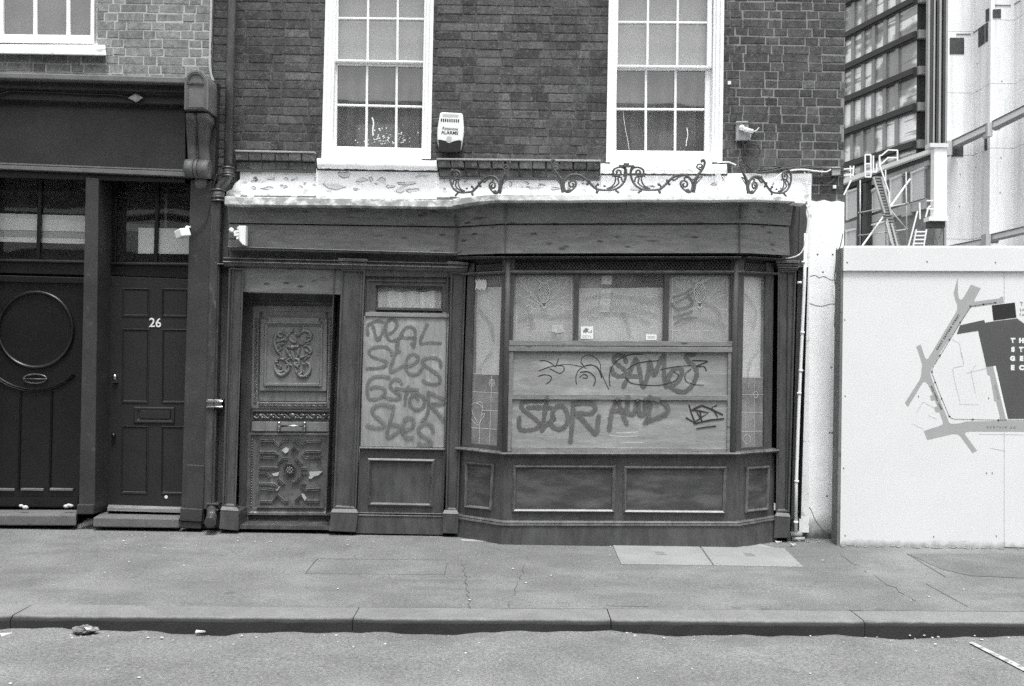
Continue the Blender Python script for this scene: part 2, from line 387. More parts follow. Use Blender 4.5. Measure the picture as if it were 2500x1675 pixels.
M['wood_sill'] = mat('worn_timber_ledge', .085, .32, .25, 6, (6, 1, 1), .2, 40, .3, 40, spec=.6, layers=[dict(scale=10, st=(1, 1, 1), lo=.45, hi=.7, col=.2, amt=.6)])
M['wood_panel'] = mat('faded_timber_panel', .047, .45, .3, 4, (1, 1, 6), .2, 50, .3, 40, spec=.5, layers=[dict(scale=3, st=(1, 1, 3), lo=.46, hi=.68, col=.15, amt=.6, det=10)])
M['door_panel'] = mat('oak_door_panel', .18, .4, .3, 5, (5, 5, 1), .2, 50, .3, 40, spec=.5, layers=[dict(scale=5, lo=.5, hi=.7, col=.25, amt=.6)])
M['door_wood'] = mat('old_carved_oak', .085, .3, .3, 8, (4, 4, 1), .2, 50, .35, 50, spec=.6, coat=.5, layers=[dict(scale=7, lo=.5, hi=.66, col=.2, amt=.55, det=9)])
M['chip'] = mat('bare_broken_wood', .42, .8, .25, 30, (1, 1, 5), .2)
M['ply'] = mat('bare_plywood', .25, .7, .2, 3, (1, 1, 9), .2, 26, .3, 30, layers=[dict(scale=2.6, st=(1, 1, 3), lo=.52, hi=.7, col=.42, amt=.6, det=7), dict(scale=4, st=(1, 1, 14), lo=.62, hi=.7, col=.16, amt=.6)])
M['ply_tall'] = mat('scuffed_plywood', .245, .7, .2, 4, (9, 1, 1), .2, 26, .3, 30, layers=[dict(scale=7, lo=.52, hi=.66, col=.45, amt=.5, det=8)])
M['batten'] = mat('weathered_batten', .20, .65, .3, 4, (1.5, 1, 12), .25, 40, .35, 40, layers=[KNOTS(.06)])
M['black'] = mat('black_gloss_paint', .008, .3, .25, 4, fine=.2, fscale=60, bump=.25, bscale=25, spec=.5, layers=[dict(scale=25, lo=.68, hi=.76, col=.06, amt=.35)])
M['black_flat'] = mat('worn_dark_paint', .036, .5, .3, 3, fine=.25, fscale=60, bump=.3, bscale=30, layers=[dict(scale=12, st=(1, 1, 1), lo=.6, hi=.75, col=.09, amt=.4)])
M['door26'] = mat('dark_door_paint', .018, .48, .2, 4, fine=.15, bump=.2, bscale=40, spec=.4)
M['stucco_grey'] = mat('grey_painted_cornice', .13, .6, .25, 6, fine=.2, bump=.5, bscale=40)
M['pipe'] = mat('old_black_iron', .05, .3, .35, 7, (4, 4, 1), .3, 50, .5, 50, spec=.6, layers=[dict(scale=8, st=(3, 3, 1), lo=.58, hi=.68, col=.15, amt=.5), dict(scale=40, lo=.7, hi=.75, col=.5, amt=.5)])
M['iron'] = mat('rusted_wrought_iron', .06, .55, .3, 20, bump=.6, bscale=120, spec=.5, layers=[dict(scale=40, lo=.55, hi=.7, col=.13, amt=.6)])
M['steel'] = mat('worn_brass', .45, .25, .2, 20, metal=1.0, bump=.2)
M['glass'] = glass('old_window_glass', 2.3, .12, .40, .8)
M['glass_dark'] = glass('fanlight_glass', 1.9, .035, .35, .8)
M['glass_bay'] = glass('dusty_bay_glass', 1.65, .28, .55, .95)
M['net'] = mat('net_curtain', .2, .95, .08, 3, (14, 1, .4), .05, bump=0)
M['sky_sheet'] = mat('pale_sky_reflection', .52, .9, .08, 2, (3, 1, 1), .05, bump=0)
M['sheet'] = mat('white_sheet', .88, .9, .06, 3, fine=.03, bump=0)
M['sheet_grey'] = mat('grey_paper_sheet', .46, .9, .1, 3, fine=.05, bump=0)
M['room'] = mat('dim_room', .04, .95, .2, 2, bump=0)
M['lead'] = mat('lead_came', .5, .5, .1, 20, bump=0)
M['leaf_glass'] = mat('amber_glass_cell', .10, .2, .2, 30, bump=0)
M['asphalt'] = mat('worn_pavement_asphalt', .150, .85, .2, 1.8, fine=.42, fscale=75, bump=.7, bscale=160, layers=[dict(scale=.9, lo=.5, hi=.7, col=.19, amt=.6, det=8), dict(scale=16, st=(.6, 1, 1), lo=.66, hi=.76, col=.085, amt=.5), dict(scale=70, lo=.7, hi=.76, col=.3, amt=.5), dict(scale=2.4, st=(.4, 1.4, 1), lo=.56, hi=.68, col=.105, amt=.6), dict(scale=1.1, st=(.5, 1.8, 1), lo=.58, hi=.66, col=.20, amt=.5, det=9), dict(kind='vor', scale=2.0, st=(1, 1, 0), lo=.05, hi=.09, col=.075, amt=.6, mask=(1.5, .42, .55)), dict(scale=.55, lo=.5, hi=.62, col=.105, amt=.55, det=9), dict(scale=6, st=(.7, 1.6, 1), lo=.58, hi=.7, col=.10, amt=.5, det=8), dict(scale=45, lo=.6, hi=.7, col=.07, amt=.5)])
M['road'] = mat('coarse_road_asphalt', .155, .9, .22, 2.2, fine=.5, fscale=65, bump=1.0, bscale=110, layers=[dict(scale=60, lo=.64, hi=.72, col=.3, amt=.6), dict(scale=3, lo=.55, hi=.7, col=.11, amt=.6), dict(scale=28, st=(.7, 1.3, 1), lo=.64, hi=.74, col=.07, amt=.5)])
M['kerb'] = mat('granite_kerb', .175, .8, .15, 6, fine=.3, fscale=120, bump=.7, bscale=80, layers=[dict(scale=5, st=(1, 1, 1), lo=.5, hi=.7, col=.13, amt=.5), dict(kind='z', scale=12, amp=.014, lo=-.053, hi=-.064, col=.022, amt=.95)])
M['step'] = mat('worn_stone_step', .115, .8, .2, 8, fine=.2, bump=.6)
M['plate'] = mat('cellar_plate_concrete', .235, .7, .12, 4, fine=.18, fscale=100, bump=.4, layers=[dict(scale=20, lo=.66, hi=.75, col=.2, amt=.5)])
M['cement'] = mat('pale_cement_fillet', .27, .85, .2, 6, fine=.25, bump=.6, layers=[dict(scale=10, lo=.55, hi=.7, col=.2, amt=.5)])
M['patch'] = mat('fresh_asphalt_patch', .12, .85, .2, 3, fine=.3, fscale=130, bump=.8, bscale=150, layers=[dict(scale=60, lo=.68, hi=.74, col=.4, amt=.5)])
M['roadpaint'] = mat('worn_road_paint', .42, .7, .2, 20, fine=.2, bump=.5, layers=[dict(scale=25, lo=.48, hi=.6, col=.17, amt=.85)])
M['hoard'] = mat('white_hoarding_board', .70, .45, .03, 2, fine=.03, bump=.08, bscale=8, layers=[dict(kind='z', scale=14, amp=.1, lo=.05, hi=-.01, col=.2, amt=.8)])
M['hoard_side'] = mat('raw_timber_edge', .17, .8, .3, 6, (5, 5, 1), .2, bump=.4, layers=[dict(scale=8, lo=.6, hi=.7, col=.06, amt=.7)])
M['map_grey'] = mat('map_grey', .36, .5, .05, 8, fine=.05, bump=0)
M['map_dark'] = mat('map_dark', .085, .5, .06, 8, fine=.08, bump=0)
M['ink'] = mat('black_ink', .022, .5, .1, 8, bump=0)
M['ink_grey'] = mat('grey_ink', .2, .5, .1, 8, bump=0)
M['print_white'] = mat('white_print', .75, .5, .03, 8, bump=0)
M['spray'] = mat('grey_spray_paint', .118, .6, .18, 9, fine=.2, fscale=60, bump=.2)
M['spray_thin'] = mat('thin_spray_paint', .14, .6, .2, 9, fine=.25, fscale=60, bump=.2)
M['marker'] = mat('black_marker', .025, .5, .2, 20, bump=.1)
M['plastic'] = mat('white_plastic', .76, .35, .05, 10, fine=.03, bump=.05)
M['grey_plastic'] = mat('grey_plastic_box', .32, .5, .15, 10, fine=.1, bump=.1)
M['lens'] = mat('dark_alarm_lens', .03, .15, .1, 10, bump=0, spec=.6)
M['cable'] = mat('black_cable', .04, .5, .2, 30, bump=.1)
M['cable_white'] = mat('white_cable', .7, .5, .1, 30, bump=.1)
M['paper'] = mat('dirty_paper', .5, .8, .15, 30, bump=.2)
M['concrete'] = mat('pale_concrete', .80, .85, .06, .5, (5, 5, .35), .06, 6, .2, 20, layers=[dict(scale=1.3, st=(3, 3, .15), lo=.5, hi=.7, col=.56, amt=.7)])
M['concrete_hi'] = mat('pale_dry_concrete', .85, .85, .04, .5, (5, 5, .35), .05, 6, .2, 20)
M['pocket'] = mat('shadow_and_dark_parts', .055, .7, .3, 3, bump=0)  # shared by dark parts and by shade painted under ledges and in recesses
M['white_steel'] = mat('white_steel_beam', .78, .5, .05, 3, bump=0)
M['frame_dark'] = mat('dark_bronze_cladding', .035, .5, .2, .5, fine=.1, fscale=9, bump=0, spec=.5)
M['frame_mid'] = mat('grey_mullion', .3, .5, .1, .5, bump=0)
M['office_glass'] = mat('office_glass', .95, .25, .05, .12, bump=0, spec=1.0, metal=.15, layers=[dict(scale=.35, st=(.15, .15, 3.2), lo=.56, hi=.59, col=.25, amt=.85, det=3), dict(scale=.12, st=(1, 1, 1.6), lo=.5, hi=.56, col=.16, amt=.8, det=4)])  # pale base; the dark streaks and blobs are painted reflections
M['far_brick'] = mat('warehouse_brick', .2, .85, .2, 3, (1, 1, 3), .3, 16, bump=.3)
M['far_stone'] = mat('warehouse_concrete_band', .42, .85, .2, 1.5, (1, 1, .6), .15, 10, bump=.2)
M['far_blank'] = mat('blanked_window', .62, .7, .06, 1, bump=0)
M['soil'] = mat('site_ground', .2, .95, .2, 1, bump=.2)
M['opp_brick'] = mat('opposite_brick', .10, .85, .3, 1.5, (1, 1, 3), .3, 12, bump=.3)
spray(M['spray'], dens=1.0); spray(M['spray_thin'], dens=.9)
M['smear'] = mat('dried_smear', .20, .8, .2, 9, bump=0); spray(M['smear'], .1, .9, .34)
M['crack'] = mat('pavement_crack', .095, .95, .3, 20, bump=0)

# ================================================================== SETTING
def yk(x): return -2.68 + 0.0355 * x
def gz(x, y): return -0.05 * max(0.0, -y) / 2.68
def gzr(x, y): return -0.136 + 0.035 * min(1.0, max(0.0, yk(x) - y) / 3.0)
def gpt(u, v, road=False):
    p = gp(u, v, 0)
    for _ in range(6): p = gp(u, v, gzr(p.x, p.y) if road else gz(p.x, p.y))
    return p
mb = MB(); mb.face([(-400, -400, -.22), (400, -400, -.22), (400, 400, -.22), (-400, 400, -.22)])
tag(mb.build('ground', M['soil']), kind='structure')
mb = MB(); xs = [-30, -20, -12, -8, -6, -5, -4, -3, -2, -1, 0, 1, 2, 3, 4, 5, 6, 8, 12, 20, 30]; rows = []
for x in xs: rows.append(mb.add([(x, yk(x) + .25 + (0.45 - yk(x) - .25) * k / 6, -.0015 + gz(x, yk(x) + .25 + (0.45 - yk(x) - .25) * k / 6) ) for k in range(7)]))
for a, b in zip(rows, rows[1:]):
    for k in range(6): mb.idx((a[k], b[k], b[k + 1], a[k + 1]), sm=True)
tag(mb.build('pavement', M['asphalt']), kind='structure')
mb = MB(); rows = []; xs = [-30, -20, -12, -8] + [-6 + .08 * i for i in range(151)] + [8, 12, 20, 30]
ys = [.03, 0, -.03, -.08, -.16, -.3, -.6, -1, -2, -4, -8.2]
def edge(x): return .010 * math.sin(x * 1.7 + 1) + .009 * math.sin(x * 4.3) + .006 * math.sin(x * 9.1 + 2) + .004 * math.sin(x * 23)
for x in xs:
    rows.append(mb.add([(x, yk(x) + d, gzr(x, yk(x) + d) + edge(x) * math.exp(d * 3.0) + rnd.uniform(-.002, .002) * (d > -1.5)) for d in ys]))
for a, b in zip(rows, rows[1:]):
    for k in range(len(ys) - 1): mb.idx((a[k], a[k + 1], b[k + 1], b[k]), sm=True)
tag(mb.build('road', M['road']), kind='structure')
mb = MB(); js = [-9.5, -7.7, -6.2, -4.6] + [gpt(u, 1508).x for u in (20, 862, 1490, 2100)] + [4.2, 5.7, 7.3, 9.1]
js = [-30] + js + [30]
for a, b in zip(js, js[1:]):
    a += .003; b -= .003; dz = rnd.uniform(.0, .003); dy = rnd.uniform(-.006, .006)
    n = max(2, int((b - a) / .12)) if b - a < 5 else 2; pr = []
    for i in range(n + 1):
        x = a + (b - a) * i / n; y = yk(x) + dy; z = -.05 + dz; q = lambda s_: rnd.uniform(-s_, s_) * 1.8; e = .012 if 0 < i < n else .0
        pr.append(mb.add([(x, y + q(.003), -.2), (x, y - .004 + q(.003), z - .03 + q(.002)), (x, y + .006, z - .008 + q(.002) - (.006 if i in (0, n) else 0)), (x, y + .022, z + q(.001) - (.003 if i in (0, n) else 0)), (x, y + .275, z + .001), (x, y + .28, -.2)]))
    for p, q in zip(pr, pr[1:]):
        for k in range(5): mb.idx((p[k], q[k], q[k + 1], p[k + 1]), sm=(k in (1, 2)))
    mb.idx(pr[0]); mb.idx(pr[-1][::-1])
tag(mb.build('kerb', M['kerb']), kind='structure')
mb = MB()
for x in [-400, 0]: mb.face([(x, -11.3, -.1), (x + 400, -11.3, -.1), (x + 400, -14.2, .03), (x, -14.2, .03)])
tag(mb.build('far_pavement', M['asphalt']), kind='structure')
def sheet(px, h, road=False):
    return [p + Vector((0, 0, h)) for p in (gpt(u, v, road) for u, v in px)]
mb = MB(); mb.face(sheet([(2215, 1352), (2520, 1352), (2560, 1415), (2500, 1412), (2370, 1406), (2300, 1390)], .0012)[::-1])
tag(mb.build('asphalt_patch', M['patch']), kind='structure')
mb = MB(); P = sheet([(2365, 1571), (2374, 1569), (2500, 1630), (2640, 1700), (2640, 1712), (2496, 1639)], .006, True); mb.face(P[::-1])
tag(mb.build('road_marking', M['roadpaint']), kind='structure')
mb = MB(); P = sheet([(1120, 1316), (1240, 1318), (1830, 1316), (1862, 1330), (1905, 1341), (1700, 1331), (1490, 1329), (1380, 1326), (1130, 1322)], .0012); mb.face(P[::-1])
tag(mb.build('cement_fillet', M['cement']), kind='structure')
mb = MB()
for a, b in (((745, 1400), (775, 1364)), ((745, 1400), (1085, 1403)), ((1085, 1403), (1092, 1374)), ((1480, 1479), (1585, 1481)), ((2070, 1490), (2110, 1491)), ((2260, 1425), (2362, 1481)), ((2215, 1352), (2310, 1410)), ((775, 1364), (1090, 1367))):
    p = gpt(*a); q = gpt(*b); t = (q - p).normalized(); d = Vector((-t.y, t.x, 0)) * .003; up = Vector((0, 0, .0024))
    mb.face([p - d + up, q - d + up, q + d + up, p + d + up])
rk = random.Random(31)
for u0, v0, u1, v1 in ((1130, 1380, 1150, 1490), (1290, 1360, 1245, 1480), (2040, 1350, 2240, 1470)):
    pr = None; n = 22
    for i in range(n + 1):
        t = i / n; p = gpt(u0 + (u1 - u0) * t + rk.uniform(-5, 5), v0 + (v1 - v0) * t + rk.uniform(-2.5, 2.5)) + Vector((0, 0, .0018)); w_ = rk.uniform(.0008, .0036)
        q = mb.add([p - Vector((w_, w_, 0)), p + Vector((w_, w_, 0))])
        if pr and rk.random() > .2: mb.idx((pr[0], pr[1], q[1], q[0]))
        pr = q
tag(mb.build('pavement_cracks', M['crack']), kind='structure')

# cellar plates let into the pavement
def plate(name, px, hx, label):
    t = thing('cellar_hatch', label, 'cellar hatch', sum((gpt(*p) for p in px), Vector()) / 4, 'pair of pale cellar plates in the pavement')
    mb = MB(); a = sheet(px, .007); b = sheet(px, -.03); mb.prism(a[::-1], b[::-1]); mb.build('cover_plate', M['plate'], t, bevel=.003, seg=1)
    mb = MB(); c = gpt(*hx); mb.box(c.x - .035, c.x + .035, c.y - .06, c.y + .06, gz(0, c.y) + .002, gz(0, c.y) + .0085); mb.build('lifting_slot', M['ink_grey'], t)
    mb = MB()
    for k in range(4):
        q = gpt(px[k][0] * .9 + hx[0] * .1, px[k][1] * .9 + hx[1] * .1); mb.tube([q + Vector((0, 0, .003)), q + Vector((0, 0, .0095))], .009, 8)
    pieces(mb, 'corner_bolt', M['ink_grey'], t)
plate('cellar_hatch', [(1494, 1328), (1704, 1330), (1739, 1381), (1516, 1378)], (1612, 1353), 'pale cellar plate in the pavement, left one of two, nearer the graffiti boards middle')
plate('cellar_hatch', [(1707, 1330), (1915, 1340), (1961, 1385), (1743, 1381)], (1829, 1356), 'pale cellar plate in the pavement, right one of two, nearer the white wall')

# ================================================================== BRICKWORK
def brickwork(x0, x1, z0, z1, yf, holes, seed, tone_fn, course=.0765, joint=.009, light=0):
    """individually laid Flemish-bond bricks, one face set per brick"""
    r = random.Random(seed); mb = MB(); z = z0; row = 0
    while z < z1:
        h = course - joint; zt = min(z + h, z1); x = x0 + (-.16 if row % 2 else -.06) + r.uniform(-.02, .02); k = row % 2
        while x < x1:
            L = (.215 if k % 2 == 0 else .102) + r.uniform(-.008, .008); a, b = max(x, x0), min(x + L, x1); x += L + joint + r.uniform(-.002, .003); k += 1
            segs = [(a, b)]
            for hx0, hx1, hz0, hz1 in holes:
                if zt > hz0 + .01 and z < hz1 - .01:
                    ns = []
                    for p, q in segs:
                        if q <= hx0 or p >= hx1: ns.append((p, q)); continue
                        if p < hx0 - .012: ns.append((p, hx0))
                        if q > hx1 + .012: ns.append((hx1, q))
                    segs = ns
            for p, q in segs:
                if q - p < .025: continue
                t = tone_fn(r, (p + q) / 2, z); dy = r.uniform(-.003, .0015); j = lambda s_=.0036: r.uniform(-s_, s_); c = r.uniform(.0015, .005)
                zz0, zz1 = z + j(), zt + j()
                fr = [(p + c + j(), yf + dy + j(.001), zz1 - c + j()), (q - c + j(), yf + dy + j(.001), zz1 - c + j()), (q - c + j(), yf + dy + j(.001), zz0 + c + j()), (p + c + j(), yf + dy + j(.001), zz0 + c + j())]
                md = [(p, yf + dy + .004, zz1), (q, yf + dy + .004, zz1), (q, yf + dy + .004, zz0), (p, yf + dy + .004, zz0)]
                bk = [(a_, yf + .018, c_) for a_, _, c_ in md]
                A = mb.add(fr); B = mb.add(md); C = mb.add(bk); mb.idx(A, 0, t)
                for i in range(4):
                    n = (i + 1) % 4; mb.idx((A[i], B[i], B[n], A[n]), 0, t); mb.idx((B[i], C[i], C[n], B[n]), 0, t)
        z += course; row += 1
    # mortar bed and core with the openings left free
    X = sorted({x0, x1, *[v for h in holes for v in h[:2] if x0 < v < x1]}); Z = sorted({z0, z1, *[v for h in holes for v in h[2:] if z0 < v < z1]})
    inh = lambda cx, cz: any(h[0] < cx < h[1] and h[2] < cz < h[3] for h in holes) or not (x0 < cx < x1 and z0 < cz < z1)
    ym, yb = yf + .0028, yf + .34
    for a, b in zip(X, X[1:]):
        for c, d in zip(Z, Z[1:]):
            cx, cz = (a + b) / 2, (c + d) / 2
            if inh(cx, cz): continue
            mb.face([(a, ym, d), (b, ym, d), (b, ym, c), (a, ym, c)], 1)
            for px, e in ((a, -1e-3), (b, 1e-3)):
                if inh(px + e, cz): mb.face([(px, ym, d), (px, yb, d), (px, yb, c), (px, ym, c)], 1)
            for pz, e in ((c, -1e-3), (d, 1e-3)):
                if inh(cx, pz + e): mb.face([(a, ym, pz), (b, ym, pz), (b, yb, pz), (a, yb, pz)], 1)
    return mb

# ================================================================== CORNER BUILDING WITH THE BOARDED FRONT
YW = 0.0; PW = flat(YW)
XL, XR = wp(517, 300, 0).x, wp(2061, 300, 0).x
shop = thing('brick_building', 'dark brick building with boarded timber pub front and two tall white sash windows', 'building', (0, 0, 0))
W1 = dict(out=[(798, -75), (1061, -75), (1052, 389), (786, 387)]); W2 = dict(out=[(1487, -75), (1768, -75), (1762, 397), (1479, 397)])
def hole(o, m=.004):
    p = [wp(u, v, 0) for u, v in o]; return (min(p[0].x, p[3].x) + m, max(p[1].x, p[2].x) - m, p[3].z, p[0].z)
H1, H2 = hole(W1['out']), hole(W2['out'])
ZB = wp(1250, 436, 0).z - .16
def tone_shop(r, x, z):
    t = r.choice([.08, .15, .2, .25, .3, .35, .42]) + r.uniform(-.07, .07)
    if r.random() < .12 + (.45 * max(0, min(1, (z - 3.3) / .8)) if -.9 < x < .9 else 0): t += r.uniform(.15, .5)
    if x > 1.85: t = t * .8 + .10
    return max(0, min(1, t))
mb = brickwork(XL, XR, ZB, 6.9, YW, [H1, H2], 3, tone_shop)
mb.build('wall', [M['brick_dark'], M['mortar_dark']], shop, tone=True)
mb = MB()   # side, back and roof so that the house is a closed volume
for f_ in ([(XR, .3, 0), (XR, 8, 0), (XR, 8, 6.9), (XR, .3, 6.9)], [(XL, 8, 0), (XR, 8, 0), (XR, 8, 6.9), (XL, 8, 6.9)], [(XL, .3, 6.9), (XR, .3, 6.9), (XR, 8, 6.9), (XL, 8, 6.9)], [(XL, .3, 0), (XL, 8, 0), (XL, 8, 6.9), (XL, .3, 6.9)], [(XL, .36, 2.6), (XR, .36, 2.6), (XR, 8, 2.6), (XL, 8, 2.6)]): mb.face(f_)
mb.build('side_wall', M['far_brick'], shop)
# rendered return at the right of the front
mb = MB()
edge_px = [(1972, 488), (2063, 492)] ; rt = [wp(2061, 492, -.012), wp(2061, 1322, -.012)]
pts = [(1972, 489), (1995, 492), (2012, 488), (2030, 493), (2046, 490), (2061, 494), (2061, 1330), (1958, 1330)]
fr = [wp(u, v, -.014) for u, v in pts]; fr[5].x = fr[6].x = XR + .004
mb.prism(fr, [p + Vector((0, .35, 0)) for p in fr]); mb.build('rendered_wall', M['render'], shop)
mb = MB(); pl = flat(-.014)
for ln in ([(1978, 675), (1990, 672), (2000, 678), (2012, 675), (2028, 683), (2040, 683)], [(1977, 741), (1992, 746), (2010, 747), (2028, 742), (2045, 744)], [(1962, 1230), (1978, 1242), (1990, 1268), (2004, 1288), (2014, 1300)], [(2036, 1146), (2037, 1160)]):
    mb.ribbon(pl, ln, 1.6, .0015)
for u, v in ((1996, 621), (2033, 621), (2040, 778), (2030, 897), (2026, 1056), (2019, 1211), (2009, 664), (2041, 776), (2032, 1057)): mb.ball(pl.pt(u, v, .001), .009, 6, sc=(1, .3, 1))
mb.build('wall_cracks', M['ink_grey'], shop)
# parapet of the party wall, projecting brick courses
def string_course(px, name='string_course'):
    mb = MB(); r = random.Random(int(px[0][0]))
    pl = flat(-.055); a, b, c, d = [pl.pt(u, v, 0) for u, v in px]   # tl tr br bl
    for row in range(2):
        n = max(3, int((b.x - a.x) / .115)); off = .02 - row * .022
        for i in range(n):
            def P(s, t):
                tp = a.lerp(b, s); bt = d.lerp(c, s); return tp.lerp(bt, t)
            s0, s1 = i / n + .004, (i + 1) / n - .004; t0, t1 = (.02, .47) if row == 0 else (.53, .98); j = lambda: r.uniform(-.003, .003)
            fr = [P(s0, t0), P(s1, t0), P(s1, t1), P(s0, t1)]; fr = [Vector((p.x + j(), p.y - off + j(), p.z + j())) for p in fr]
            mb.prism(fr, [Vector((p.x, .02, p.z)) for p in fr], 0, .3 + r.uniform(-.2, .25))
    mb.prism([Vector((p.x, -.045, p.z)) for p in (a, b, c, d)], [Vector((p.x, .03, p.z)) for p in (a, b, c, d)], 1)
    # pale lime wash lying on the top course
    tp = [a, b]; mb.prism([Vector((a.x, -.083, a.z + .012)), Vector((b.x, -.083, b.z + .012)), Vector((b.x, -.083, b.z - .004)), Vector((a.x, -.083, a.z - .004))], [Vector((a.x, .02, a.z + .02)), Vector((b.x, .02, b.z + .02)), Vector((b.x, .02, b.z)), Vector((a.x, .02, a.z))], 2)
    mb.build(name, [M['brick_dark'], M['mortar_dark'], M['cement']], shop, tone=True, bevel=.004, seg=1)
string_course([(575, 371), (770, 375), (769, 417), (576, 414)])
string_course([(1066, 391), (1466, 395), (1464, 436), (1072, 432)])
# white peeling band under the windows
mb = MB(); pl = flat(-.03)
mb.quad(pl, [(586, 416), (1982, 424), (1980, 492), (586, 484)], 0, -.05)
for px in ([(772, 412), (1066, 418), (1066, 486), (772, 484)], [(1468, 422), (1774, 424), (1774, 486), (1468, 486)]): mb.quad(pl, px, .028, -.02)
mb.poly(pl, [(586, 438), (586, 484), (552, 484), (553, 468), (566, 462), (574, 448)], .03, -.03)
mb.quad(pl, [(1745, 417), (1757, 416), (1772, 470), (1757, 474)], .05, .0)
mb.build('painted_band', M['peel'], shop)
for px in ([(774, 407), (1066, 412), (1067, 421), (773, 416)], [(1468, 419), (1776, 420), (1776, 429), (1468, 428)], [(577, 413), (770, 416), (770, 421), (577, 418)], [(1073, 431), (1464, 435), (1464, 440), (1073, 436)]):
    mb = MB(); mb.quad(flat(-.061), px, 0, -.05); mb.build('ledge_shadow_strip', M['pocket'], shop)  # dark strips painted as the shade under sills and brick courses
mb = MB(); fe = MB(); rr = random.Random(5); pl = flat(-.03)
def flake(u, v, w_, h_, off):
    n = rr.choice([5, 6, 7, 8]); c = []
    for k in range(n):
        a = 2 * math.pi * k / n; q = rr.uniform(.45, 1.3); c.append((u + math.cos(a) * w_ * q, v + math.sin(a) * h_ * q))
    mb.poly(pl, c, off + .0012)
    k0 = rr.randrange(n); arc = [c[(k0 + q) % n] for q in range(rr.choice([4, 5, 6]))]; fe.ribbon(pl, arc, 1.5, off + .0022, sm=False)
for u, v, a, b in ((842, 425, 15, 8), (880, 440, 17, 8), (815, 456, 28, 10), (907, 441, 6, 8), (935, 440, 11, 11), (955, 455, 14, 4), (990, 448, 22, 5), (870, 462, 9, 3), (1010, 465, 22, 4), (975, 466, 12, 5), (920, 449, 6, 3)): flake(u, v, a, b, .028)
for u, v, a, b in ((623, 438, 6, 7), (660, 436, 15, 4), (700, 437, 6, 4), (620, 459, 9, 5), (655, 460, 17, 4), (693, 456, 8, 4), (1322, 452, 9, 3), (1355, 461, 14, 4), (1246, 450, 5, 5), (1285, 448, 6, 4)): flake(u, v, a, b, .0)
for u, v, a, b in ((1550, 460, 16, 5), (1760, 440, 7, 7), (1590, 456, 20, 3), (1745, 450, 12, 3)): flake(u, v, a, b, .028)
rq = random.Random(8)
for _ in range(34): flake(rq.uniform(600, 1960), rq.uniform(430, 468), rq.uniform(2, 8), rq.uniform(1, 4), .028 if 0 else .0)
pieces(mb, 'bare_patch', M['flake'], shop); fe.build('flake_edges', M['ink_grey'], shop)
mb = MB(); mb.quad(flat(-.05), [(588, 477), (1122, 482), (1122, 488), (588, 484)], 0, -.05); mb.build('flashing', M['stucco_grey'], shop)
mb = MB()
for u in (612, 718, 846, 992, 1106): mb.quad(flat(-.055), [(u - 8, 474), (u + 8, 474.3), (u + 8, 480), (u - 8, 479.6)], 0, -.02)
pieces(mb, 'flashing_clip', M['peel'], shop)

